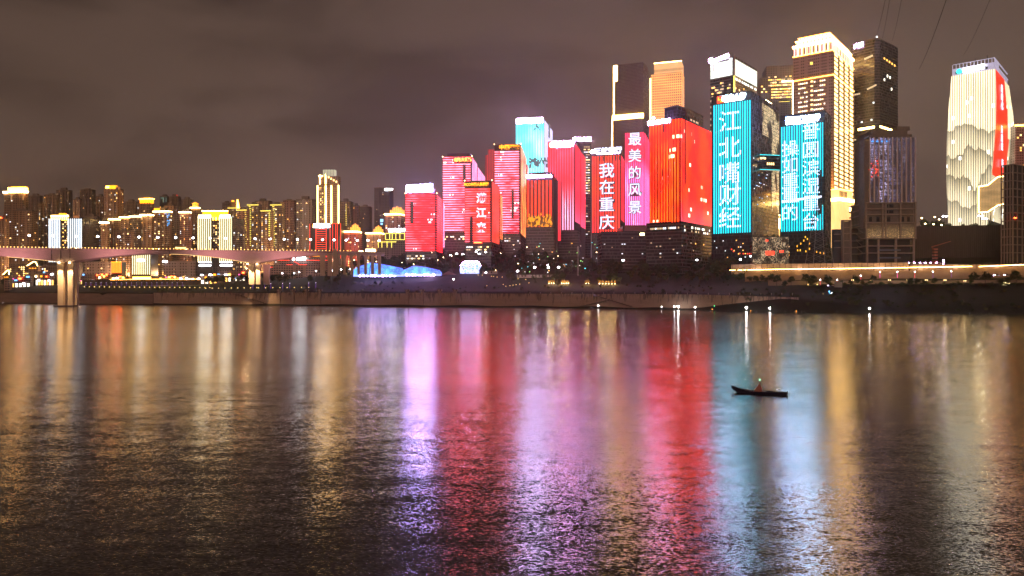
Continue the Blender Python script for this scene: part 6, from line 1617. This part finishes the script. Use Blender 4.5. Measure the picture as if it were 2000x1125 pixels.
# ------------------------------------------------------------------ blue pavilions
def fnp(g):
    o = g.obj(); vo = g.n('ShaderNodeTexVoronoi', feature='DISTANCE_TO_EDGE'); g.put(vo.inputs['Vector'], o); vo.inputs['Scale'].default_value = .55
    e = g.sm(X(g, vo.outputs['Distance']), .10, .03); n = g.noise(o, .12, 3, .6); x, y, z = g.sep(o)
    c = g.mix(g.sm(n, .38, .62), (.02, .13, 1.2), (.10, .75, 1.9)); c = g.mix(e * .6, c, (.5, .7, 1.6)); c = g.mix(g.sm(z, 4.0, .5) * .75, c, (.75, .75, 2.2))
    return dict(base=(.05, .08, .3), emit=c, es=1.15, rough=.4)
BLUE = mat('glowing blue mosaic membrane', fn=fnp, sample='AUTO')
VIO = mat('glowing violet blue membrane', fn=lambda g: dict(base=(.1, .1, .3), emit=g.mix(g.sm(g.noise(g.obj(), .3, 3), .4, .6), (.12, .10, 1.1), (.32, .30, 1.4)), es=.8), sample='NONE')
def tent(label, x0, x1, Yt, top, ridge):
    """ridge: list of (px, py) of the roof line; front faces blue, roof strips violet"""
    t = T('blue_pavilion', label, 'pavilion', x0, x1, None, Yt, 0, base=hz((x0 + x1) / 2, 122) - .2)
    fr, bk, rf = MB(), MB(), MB(); D = 16
    P_ = [(t.fx(px), t.z(py)) for px, py in ridge]
    for (xa, za), (xb, zb_) in zip(P_, P_[1:]):
        ya, yb = (za - 1) * .5, (zb_ - 1) * .5; ba, bb = max(0, 0), 0
        fr.quad((xa, 0, 0), (xb, 0, 0), (xb, yb, zb_), (xa, ya, za)); bk.quad((xb, D, 0), (xa, D, 0), (xa, ya + 3.5, za - .8), (xb, yb + 3.5, zb_ - .8))
        rf.quad((xa, ya - .1, za + .05), (xb, yb - .1, zb_ + .05), (xb, yb + 3.6, zb_ - .75), (xa, ya + 3.6, za - .75)); rf.tube((xa, ya - .2, za), (xb, yb - .2, zb_), .35, 4)
    t.part('membrane', fr, BLUE); t.part('rear_membrane', bk, BLUE); t.part('ridge', rf, VIO)
    b = MB(); n = 10; r = random.Random(int(x0)); xs_ = P_[0][0]; w = P_[-1][0] - xs_
    for k in range(n):
        a = xs_ + w * (.12 + .74 * k / n); b.box(a, a + r.uniform(1, 2.4), -.9, -.4, 0, r.uniform(.8, 2.2))
    t.part('entrance_light', b, GL_SIGN2)
    return t
t = tent('large blue glowing faceted tent on the terrace below the red towers', 690, 790, 905, 0, [(690, 527), (694, 522.5), (721.5, 512.5), (751, 517), (785, 524), (790, 533)])
tag(MB().tube((-1.2, 0, 0), (1, 0, 14), .35, 5).build('crane', M_PLUM, loc=(t.C.x - 42, t.C.y - 2, t.zb)), 'thin dark leaning mast in front of the large blue tent', 'mast')
for px in (707, 733, 745, 768): bush(px, 80, 'dark shrub silhouetted against the large blue tent', 'shrubs before the blue tents', 1.0).location.z += 1
tent('smaller blue glowing tent right of the large one', 784, 862, 900, 0, [(784, 529), (807, 519), (830, 521.5), (858, 528), (862, 532)])
t = T('diamond_pavilion', 'faceted blue and white diamond shaped pavilion standing alone', 'pavilion', 898, 940, None, 895, 0, base=hz(918, 128))
zz = [t.z(534), t.z(527), t.z(519), t.z(511)]
rings = [[(899, 0), (932, 0), (935, 10), (899, 10)], [(898, 0), (933, 0), (935, 10), (899, 10)], [(899.5, -2), (939, -2), (939, 12), (899.5, 12)], [(907, 1), (934, 1), (934, 8), (907, 8)]]
rings = [[(t.fx(p), q) for p, q in rg] for rg in rings]; m_ = fnp
DIA = mat('glowing diamond facets', fn=lambda g: (lambda vo: dict(base=(.1, .2, .4), emit=g.mix(g.sm(X(g, vo.outputs['Distance']), .18, .06), g.mix(g.sm(g.noise(g.obj(), .2, 2), .42, .6), (.04, .55, 1.6), (.35, .3, 1.5)), (1.3, 1.3, 2.2)), es=1.1))(DV(g)), sample='AUTO') if False else None
def fnd(g):
    o = g.obj(); vo = g.n('ShaderNodeTexVoronoi', feature='DISTANCE_TO_EDGE'); g.put(vo.inputs['Vector'], o); vo.inputs['Scale'].default_value = .38
    e = g.sm(X(g, vo.outputs['Distance']), .20, .08)
    return dict(base=(.1, .2, .4), emit=g.mix(e, g.mix(g.sm(g.noise(o, .25, 2), .42, .6), (.04, .60, 1.7), (.30, .25, 1.4)), (1.2, 1.2, 2.2)), es=1.1)
DIA = mat('glowing diamond facets', fn=fnd, sample='AUTO')
for i, nm in enumerate(('base_facets', 'lower_facets', 'upper_facets')): t.part(nm, MB().frus(rings[i], rings[i + 1], zz[i] + (.004 if i else 0), zz[i + 1]), DIA)
t.part('rim_light', MB().tube((rings[3][0][0], .9, zz[3]), (rings[3][1][0], .9, zz[3]), .4, 4).tube((rings[2][0][0], -2.1, zz[2]), (rings[3][0][0], .9, zz[3]), .35, 4).tube((rings[2][1][0], -2.1, zz[2]), (rings[3][1][0], .9, zz[3]), .35, 4), GL_SIGN2)
tag(MB().frus([(-9, -4), (9, -4), (9, 4), (-9, 4)], [(-2, -.5), (-1, -.5), (-1, .5), (-2, .5)], 0, 4.2).build('small_tent', mat('dim mauve canvas', (.30, .18, .17)), loc=gpos(878, 124)), 'small unlit mauve canvas tent between the blue tents and the diamond pavilion', 'tent')

# ------------------------------------------------------------------ right bank: walls, hoarding, road lights
M_RW = mat('buff retaining wall', fn=lambda g: (lambda x, y, z: dict(base=g.vm('SCALE', (.36, .25, .18), g.noise(g.xyz(x * .08, y * .08, z * .25), 1, 5, .6) * .8 + .5), rough=.9))(*g.sep(g.obj())))
tag(ribbon('retaining_wall', R(1500, 2150, 25), lambda px: (76, 18, 76.5, 26.8 + .15 * math.sin(px * .02)), M_RW, 1), 'lower buff retaining wall behind the yellow lamps on the right bank', 'retaining wall')
tag(ribbon('retaining_wall', R(1455, 2150, 25), lambda px: (96, 20, 97, 36.2 + max(0, px - 1800) * .012), M_RW, 2), 'upper buff retaining wall under the long bright light line', 'retaining wall')
def hoard(x0, x1, z1f, label):
    o = tag(ribbon('hoarding', R(x0, x1, 12), lambda px: (104, 34, 104, z1f(px)), mat('pale hoarding panel', (.55, .42, .36), .8), .3), label, 'hoarding')
    b = MB(); px = x0 + 2
    while px < x1:
        p = shore_pt(px, 103.7); b.box(p.x - .12, p.x + .12, p.y - .25, p.y + .1, 34, z1f(px) + .1); px += 11.5
    b.build('seam', mat('brown hoarding seam', (.12, .06, .05)), o)
hoard(1428, 1775, lambda px: 43.8, 'long pale panelled hoarding above the light line'); hoard(1778, 2150, lambda px: 42.0 - (px - 1778) * .004, 'lower continuation of the pale hoarding toward the right edge')
LW = glow('brilliant warm line light', (1.0, .55, .15), 38.0, 'AUTO')
zl = lambda px: CAMH + (562.5 - interp([(1425, 528), (1500, 526.5), (1700, 524), (1895, 520.5), (1912, 520.8), (2000, 517), (2150, 512)], px)) / F * (shore(px) + 98)
def ll(pts, label): lightline(label, [(px, 95.4, zl(px)) for px in pts], LW, .15)
ll([1460, 1500, 1600, 1700, 1800, 1898], 'long brilliant warm light line along the top of the retaining wall'); ll([1912, 2000, 2150], 'second warm light line continuing to the right edge after the trees')
for a, c in ((1425, 1436), (1441, 1449), (1452, 1457)): ll([a, c], 'short warm dash at the left end of the long light line'); COL.objects[-1]['group'] = 'dashes at the left end of the light line'
for px in (1480, 1560, 1640, 1720, 1800, 1870, 1950, 2030):
    p = shore_pt(px, 94.2); point((p.x, p.y, zl(px) + .2), 500, (1, .66, .34), 1.0)
    p = shore_pt(px, 101.5); point((p.x, p.y, 38.5), 600, (1, .66, .40), 1.0)
def post(m, label, group, pts, sc=1.0, s=88, hl_=5.0, e=0):
    pr_ = lamp_proto(hl_, .5, HW, stem=m, label=label, group=group)
    for px, py in pts:
        Y = shore(px) + s; place(pr_, (kx(px) * Y, Y, CAMH + (562.5 - py) / F * Y - hl_ - .45), sc=sc, label=label)
PK = glow('magenta glowing lamp post', (1.0, .10, .50), 2.6); RD = glow('crimson glowing lamp post', (1.0, .06, .16), 2.4)
post(PK, 'lamp with a glowing magenta post on the upper right wall walk', 'magenta lamps of the right bank', ((1718.5, 531), (1752.5, 531)))
post(RD, 'lamp with a glowing crimson post in the middle of the upper right wall walk', None, ((1786.5, 531),)); post(VI, 'lamp with a glowing violet post on the upper right wall walk', 'violet lamps of the right bank', ((1822, 530.5), (1858, 530)))
post(RD, 'short lamp with a glowing red post at the left end of the wall walk', None, ((1681, 538.5),), s=84, hl_=3)
post(RD, 'lamp with a glowing crimson post on the lower right road', 'crimson lamps of the lower right road', ((1602, 546.5), (1635, 546.5)), s=70)
yl = lamp_proto(4.2, .42, glow('soft yellow lamp', (1.0, .72, .32), 7.0), .8, two=True, label='twin yellow lamp on the lower right road', group='yellow lamps of the lower right road')
for px, py in ((1665, 547), (1701, 547.5), (1737, 547), (1773, 547), (1809, 547), (1845.5, 547), (1884, 548.5), (1961.5, 552), (1969, 553.5)):
    Y = shore(px) + 69; place(yl, (kx(px) * Y, Y, CAMH + (562.5 - py) / F * Y - 4.7), light=(900, (1, .78, .4), 3.6))
for px in (1578, 1596, 1619): p = gpos(px, 71, 1.2); o = MB().ball((0, 0, 0), .45, 6, 4).tube((0, 0, -1.4), (0, 0, 0), .08, 5).build('uplight', HG, loc=p); tag(o, 'small yellow uplight at a lit tree trunk', 'lamp', 'uplights at the three tree trunks'); point((0, 0, .9), 500, (1, .8, .2), .3, parent=o)
# cars on the right road
def rcar(label, px, s, z, m, rz=0):
    p = shore_pt(px, s); t = tag(empty('car', (p.x, p.y, z), rz), label, 'car')
    b = MB().frus([(-2.3, -.9), (2.3, -.9), (2.3, .9), (-2.3, .9)], [(-2.2, -.85), (2.1, -.85), (2.1, .85), (-2.2, .85)], .35, 1.0); b.build('body', m, t)
    MB().frus([(-1.6, -.8), (1.2, -.8), (1.2, .8), (-1.6, .8)], [(-1.1, -.65), (.6, -.65), (.6, .65), (-1.1, .65)], 1.0, 1.6).build('cabin', M_NAVY, t)
    for x_ in (-1.4, 1.4):
        for y_ in (-.95, .75): MB().tube((x_, y_, .35), (x_, y_ + .2, .35), .35, 8).build('wheel', M_DARK, t)
    for y_ in (-.6, .6): MB().ball((-2.25, y_, .75), .28).build('headlight', GL_SIGN2, t); MB().ball((2.25, y_, .75), .2).build('tail_light', GL_REDN, t)
rcar('pale greenish parked car under the second light line', 1946, 80, 30.5, mat('pale green car paint', (.35, .6, .4), .3), .2); rcar('white parked car under the second light line, right of the greenish one', 1966, 80, 30.5, mat('white car paint', (.75, .72, .7), .3), .2)
rcar('white van like car on the low road near the crimson lamps', 1622, 66, 21.5, mat('white car paint'), .2)
for k, px in enumerate((1779, 1790, 1801, 1812, 1822, 1833)):
    rcar(('pale car first from the left in the row behind the hoarding', 'dark car second in the row behind the hoarding', 'white car third in the row behind the hoarding', 'red car fourth in the row behind the hoarding', 'scarlet lit car fifth in the row behind the hoarding', 'pale car sixth in the row behind the hoarding')[k], px, 118, 43.2, (mat('white car paint'), M_DARK, mat('white car paint'), mat('red car paint', (.5, .03, .02), .3), mat('red car paint'), mat('white car paint'))[k], .1)
bl = MB().tube((0, 0, -5), (0, 0, 0), .12, 5).ball((0, 0, .4), .7).build('blue_lamp_post', GL_SIGN2, loc=(P(1842.5, 510, 716).x, 716, P(0, 510, 716).z)); tag(bl, 'bluish white lamp at the right end of the parked row', 'lamp')
p = gpos(1637, 55); o = tag(empty('billboard', p), 'pale billboard frame on the bank below the crimson lamps', 'billboard'); MB().box(-3.5, 3.5, -.1, .1, 1.5, 6.5).build('panel', mat('grey board', (.30, .26, .24)), o)
for x_ in (-3, 3): MB().tube((x_, .3, 0), (x_, .3, 6), .15, 5).build('leg', M_DARK, o)
for px, py, m_, lab in ((1619.5, 569, glow('blue spot', (.1, .5, 1), 9), 'single blue light on the dark bank'), (1607.5, 574.5, HG, 'small yellow light on the dark bank left of the blue one'), (1624, 572.5, HW, 'faint white light on the dark bank right of the blue one')):
    Y = shore(px) + 40; o = MB().ball((0, 0, 0), .42, 6, 4).tube((0, 0, -3), (0, 0, 0), .07, 5).build('marker_light', m_, loc=(kx(px) * Y, Y, CAMH + (562.5 - py) / F * Y)); tag(o, lab, 'lamp')
# cliff of retaining piles under the plateau
b = MB(); px = 1793
tag(ribbon('cliff_wall', R(1788, 2150, 10), lambda px: (188, 44, 189, 84.5), mat('dark pile wall', fn=lambda g: (lambda x, y, z: dict(base=g.vm('SCALE', (.085, .062, .046), g.m('ABSOLUTE', (x * .55).fract() - .5) * 1.2 + g.noise(g.xyz(x * .4, 0.0, z * .05), 1, 4, .6) * 1.2), rough=.95))(*g.sep(g.obj()))), 2), 'dark brown retaining pile wall under the plateau of the cream tower', 'retaining wall')
pc = [(1800, 428, HY, 1.2), (1825, 425, HW, 1.2), (1835, 428, HY, .8), (1807, 436, HG, .9), (1823, 437, HG, .9), (1838.5, 438.5, HG, .9), (1788, 432, HG, .6), (1980 - 30, 438, HW, .7)]
for i, (px, py, m_, k_) in enumerate(pc):
    pass
pq = lamp_proto(6, .9, HY, label='warm lamp on the plateau left of the cream tower', group='warm lamps on the plateau')
for px, py in ((1800, 425), (1825.5, 423), (1834, 427.5), (1807, 436), (1823, 437), (1838.5, 438.5), (1788, 429)):
    Y = 775; place(pq, (kx(px) * Y, Y, CAMH + (562.5 - py) / F * Y - 6.4), light=(2500, (1, .8, .3), 6) if px in (1800, 1823, 1825.5) else None, sc=.9)
pw = lamp_proto(9, 1.1, HW, 1.6, two=True, label='tall twin white lamp at the right foot of the cream tower', group='twin white lamps by the cream tower')
for px, py in ((1845, 422.5), (1915, 422), (1923, 427.5)):
    Y = 772; place(pw, (kx(px) * Y, Y, CAMH + (562.5 - py) / F * Y - 9.4), light=(4000, (1, .9, .5), 9), label='tall twin white lamp at the left foot of the cream tower' if px < 1900 else 'tall twin white lamp at the right foot of the cream tower')
# piling rig
p = gpos(1826, 150); o = tag(empty('piling_rig', p, .2), 'orange piling rig with a slanting boom before the dark pile wall', 'construction machine'); M_OR = mat('rust orange paint', (.42, .13, .06), .6)
MB().box(-3, 3, -2, 2, .8, 3.2).build('cab', M_OR, o); MB().box(-3.4, 3.4, -2.4, -1.4, 0, .9).box(-3.4, 3.4, 1.4, 2.4, 0, .9).build('track', M_DARK, o)
b = MB()
for k in range(5): b.box(-2.2 + .2 * (k % 2), 2.2 - .2 * (k % 2), -1.5, 1.5, 3.4 + k * 2.9, 5.0 + k * 2.9)
b.build('mast', M_OR, o); MB().tube((-4, 0, 18), (18, 0, 24), .6, 5, .35).tube((-4, 0, 18), (-1, 0, 15), .4, 5).build('boom', M_OR, o)
# lattice pylon before the right turquoise tower
p = gpos(1600, 112); o = tag(empty('pylon', (p[0], p[1], 40)), 'tall steel lattice pylon in front of the right turquoise tower', 'pylon'); M_ST = mat('galvanised steel', (.30, .26, .27), .5)
def yw(z): return 9.4 * (1 - z / 74) + .9
for sx_ in (-1, 1):
    for sy_ in (-1, 1):
        MB().tube((sx_ * yw(0), sy_ * yw(0), 0), (sx_ * yw(66), sy_ * yw(66), 66), .22, 4, .16).build('leg', M_ST, o)
b = MB(); z_ = 0.0
while z_ < 60:
    z2 = z_ + 3.2 + yw(z_) * .5
    for sy_ in (-1, 1): b.tube((-yw(z_), sy_ * yw(z_), z_), (yw(z2), sy_ * yw(z2), z2), .09, 3).tube((yw(z_), sy_ * yw(z_), z_), (-yw(z2), sy_ * yw(z2), z2), .09, 3)
    z_ = z2
tag(b.build('bracing', M_ST, o), kind='stuff')
# power lines crossing high over the river
for i, (x0, y0, Y0, x1, y1, Y1) in enumerate(((1708, 80, 900, 1735, -30, 420), (1722, 78, 900, 1742, -30, 420), (1742, 80, 900, 1766, -30, 420), (1795, 135, 860, 1858, -30, 400), (1880, 110, 860, 1945, -30, 400))):
    a_, c_ = P(x0, y0, Y0), P(x1, y1, Y1); b = MB(); prev = None
    for k in range(13):
        f = k / 12; q = a_.lerp(c_, f); q = q - Vector((0, 0, 14 * f * (1 - f)))
        if prev is not None: b.tube(tuple(prev), tuple(q), .11 if i != 3 else .18, 3)
        prev = q
    tag(b.build('power_line', mat('black cable', (.004, .004, .004), 1.0, spec=0.0)), ('leftmost thin cable in the sky over the black glass tower', 'second thin cable in the sky over the black glass tower', 'third thin cable in the sky over the black glass tower', 'darkest cable slanting through the sky left of the cream tower', 'faint cable slanting down above the cream tower')[i], 'cable')

# ------------------------------------------------------------------ water's edge lamps and the boat
HB_ = glow('brilliant shore lamp', (1.0, .96, .92), 90.0, 'AUTO'); HB2 = glow('shore lamp', (1.0, .94, .88), 40.0, 'AUTO')
def shorelamp(label, px, py, r_, m, h=2.6):
    Y = shore(px) - 5; t = tag(empty('shore_lamp', (kx(px) * Y, Y, 0)), label, 'lamp'); z = CAMH + (562.5 - py) / F * Y
    MB().box(-1.4, 1.4, -.8, .8, -.3, .45).build('float', M_DARK, t); MB().tube((0, 0, .4), (0, 0, z), .08, 5).build('pole', M_DARK, t)
    MB().ball((0, 0, z), r_, 8, 6).build('lamp_head', m, t)
shorelamp('small white lamp at the water edge, leftmost of the shore lamps', 1168.5, 597, .42, HB2); shorelamp('white lamp at the water edge, left of the touching pair', 1317, 598.5, .55, HB2)
shorelamp('brilliant lamp at the water edge, right of the touching pair', 1324.5, 599, .8, HB_); shorelamp('white lamp at the water edge below the broad glass podium', 1357.5, 600, .5, HB2)
shorelamp('brilliant lamp at the water edge below the left turquoise tower', 1457.5, 601, .8, HB_); shorelamp('bright lamp at the water edge below the right turquoise tower', 1503.5, 602, .6, HB_)
shorelamp('bright lamp at the water edge below the unfinished tower', 1698, 602, .55, HB_)
shorelamp('tiny green lamp at the water edge', 1395, 597.5, .28, glow('green spot', (.05, 1, .25), 8)); shorelamp('tiny orange lamp at the water edge left of the green one', 1391, 604, .28, glow('orange spot', (1, .35, .03), 8))
shorelamp('tiny orange lamp at the water edge right of the brilliant lamps', 1466, 607, .26, glow('orange spot', (1, .35, .03), 8)); shorelamp('tiny orange lamp at the water edge further right', 1555, 607.5, .28, glow('orange spot', (1, .35, .03), 8))
shorelamp('faint white lamp at the water edge far left', 6, 592, .4, HB2); shorelamp('faint lamp at the water edge left of the touching pair', 1292, 599, .25, HB2)
# small boat moored by the unfinished tower lamp
def hull(L, W, H, bow, z0=-.3):
    b = MB(); n = 14; pr_ = []
    for i in range(n + 1):
        f = i / n; x = -L / 2 + L * f
        w = W / 2 * min(1, (f * 3.2) ** .7 if f < .3 else 1) * (1 if f < .8 else 1 - (f - .8) * .7); sh = bow * max(0, 1 - f * 3.0) ** 1.6 + .10 * bow * max(0, (f - .85) * 6)
        w = max(w, .12); kz = z0 + 2.0 * H * max(0, 1 - f * 6.5) + .2 * H * max(0, (f - .93) * 12)
        pr_.append([(x, -w, H + sh), (x, -w * .72, kz), (x, w * .72, kz), (x, w, H + sh), (x, w - .10 if w > .3 else w * .6, H + sh - .02), (x, -(w - .10) if w > .3 else -w * .6, H + sh - .02)])
    for p in pr_: b.v += p
    for i in range(n):
        for k in (0, 1, 2, 3, 5): b.f.append((i * 6 + k, i * 6 + (k + 1) % 6, (i + 1) * 6 + (k + 1) % 6, (i + 1) * 6 + k)); b.mi.append(0)
    b.f.append((5, 4, 3, 2, 1, 0)); b.f.append(tuple(n * 6 + k for k in range(6))); b.mi += [0, 0]
    dk = MB(); pts = [(p[5][0], p[5][1], p[5][2] - .16) for p in pr_], [(p[4][0], p[4][1], p[4][2] - .16) for p in pr_]
    for i in range(n): dk.quad(pts[0][i], pts[0][i + 1], pts[1][i + 1], pts[1][i])
    return b, dk
bt = P(1482, 765.5, 140); bo = tag(empty('river_boat', (bt.x, bt.y, 0), math.radians(-27)), 'long low dark river boat with a raised bow and a small reddish canopy amidships', 'boat')
M_HULL = mat('dark blue black hull paint', (.018, .016, .040), .35); hb, dk = hull(10.1, 1.8, .50, .80)
hb.build('hull', M_HULL, bo, smooth=False); dk.build('deck', mat('pale wet deck', (.24, .20, .30), .5), bo)
b = MB().box(-1.9, 1.2, -.62, .62, .34, .44); b.build('hatch', mat('grey hatch cover', (.42, .38, .50), .4), bo)
MB().tube((.15, 0, .35), (.15, 0, 2.6), .045, 6).build('mast', M_DARK, bo); MB().ball((.15, 0, 2.65), .11, 8, 6).build('mast_lamp', glow('mint mast lamp', (.2, 1.0, .62), 5), bo)
M_CAN = mat('terracotta canopy cloth', (.42, .17, .13), .85)
MB().frus([(-.85, -.6), (.65, -.6), (.65, .6), (-.85, .6)], [(.10, -.05), (.18, -.05), (.18, .05), (.10, .05)], .38, 2.0).build('canopy', M_CAN, bo); MB().ball((.45, -.35, 1.05), .2, 8, 6, 1.3).build('buoy', mat('pink buoy', (.6, .2, .22), .5), bo)
MB().box(-2.95, -2.6, -.25, .25, .4, .82).build('bow_box', M_DARK, bo); MB().box(-1.25, -1.05, -.4, -.2, .4, .70).build('bollard', M_DARK, bo)
MB().tube((2.4, -.5, .5), (2.4, -.5, .92), .05, 5).tube((2.4, .5, .5), (2.4, .5, .92), .05, 5).build('bollard', M_DARK, bo)
b = MB()
for x_, y_ in ((3.2, -.55), (3.2, .55), (3.75, -.55), (3.75, .55)): b.tube((x_, y_, .5), (x_, y_, .95), .03, 4)
b.box(3.15, 3.8, -.6, .6, .93, .97); b.build('stern_rack', mat('galvanised steel'), bo); MB().ball((3.3, -.3, 1.0), .1, 6, 4).build('stern_lamp', CH_W, bo)
MB().box(5.02, 5.12, -.6, .6, .15, .72).build('transom', mat('brown transom', (.16, .08, .06)), bo)
MB().tube((-2.2, .2, .55), (2.6, .35, .62), .04, 4).build('pole', mat('bark'), bo)

sl_ = lamp_proto(11, .9, HY, 1.4, label='added warm lamp between the flats behind the bridge', group='added lamps between the flats')  # lamps added to warm the flats from street level
for px, s in ((30, 190), (88, 230), (150, 175), (200, 200), (235, 180), (290, 205), (330, 230), (372, 225), (440, 250), (480, 300), (520, 290), (560, 330), (600, 330), (690, 250)):
    place(sl_, gpos(px, s), light=(90000, (1, .56, .26), 12))

rk = [MB().frus([(-1, -.6), (.9, -.7), (1.1, .5), (-.7, .8)], [(-.5, -.3), (.5, -.3), (.4, .3), (-.4, .4)], -.4, .7).mesh('shore_rock', mat('black wet stones')), MB().frus([(-.6, -.5), (.5, -.6), (.8, .3), (.1, .7), (-.7, .4)], [(-.2, -.2), (.2, -.2), (.3, .1), (.1, .3), (-.3, .1)], -.4, .9).mesh('shore_rock', mat('black wet stones'))]
for k in range(90):
    px = rt.uniform(300, 2050); p = shore_pt(px, rt.uniform(-2.5, 2.0)); s_ = rt.uniform(.6, 2.2)
    tag(inst('shore_rock', rk[k % 2], loc=(p.x, p.y, 0), rot=(0, 0, rt.uniform(0, 6)), sc=(s_ * 1.5, s_, s_ * .7)), 'black wet rock at the foot of the far bank', 'rock', 'rocks along the far waterline')

for k in range(40):
    tree(rt.uniform(985, 1440), rt.uniform(84, 118), 'dark bushy tree at the upper edge of the slope before the glass podiums', 'trees at the upper edge of the slope', r=rt, sc=.95)
for k in range(22):
    tree(rt.uniform(1480, 2040), rt.uniform(58, 74), 'low dark tree along the lower right road', 'low trees along the lower right road', r=rt, sc=.62)
for k in range(26):
    tree(rt.uniform(640, 985), rt.uniform(130, 152), 'small dark tree behind the terrace of the blue tents', 'small trees behind the tent terrace', r=rt, sc=.7)
# ------------------------------------------------------------------ air: a thin even night haze round everything
hb_ = MB().box(-4200, 4200, -880, 5600, -6, 560)
hm = bpy.data.materials.new('night haze'); hm.use_nodes = True; hm.node_tree.nodes.clear(); g = G(hm.node_tree)
pv_ = g.n('ShaderNodeVolumePrincipled'); pv_.inputs['Color'].default_value = (1.0, .90, .84, 1); pv_.inputs['Density'].default_value = .00010; pv_.inputs['Anisotropy'].default_value = .75
mo = g.n('ShaderNodeOutputMaterial'); hm.node_tree.links.new(pv_.outputs[0], mo.inputs['Volume'])
tag(hb_.build('haze', hm, uv=False), kind='stuff')
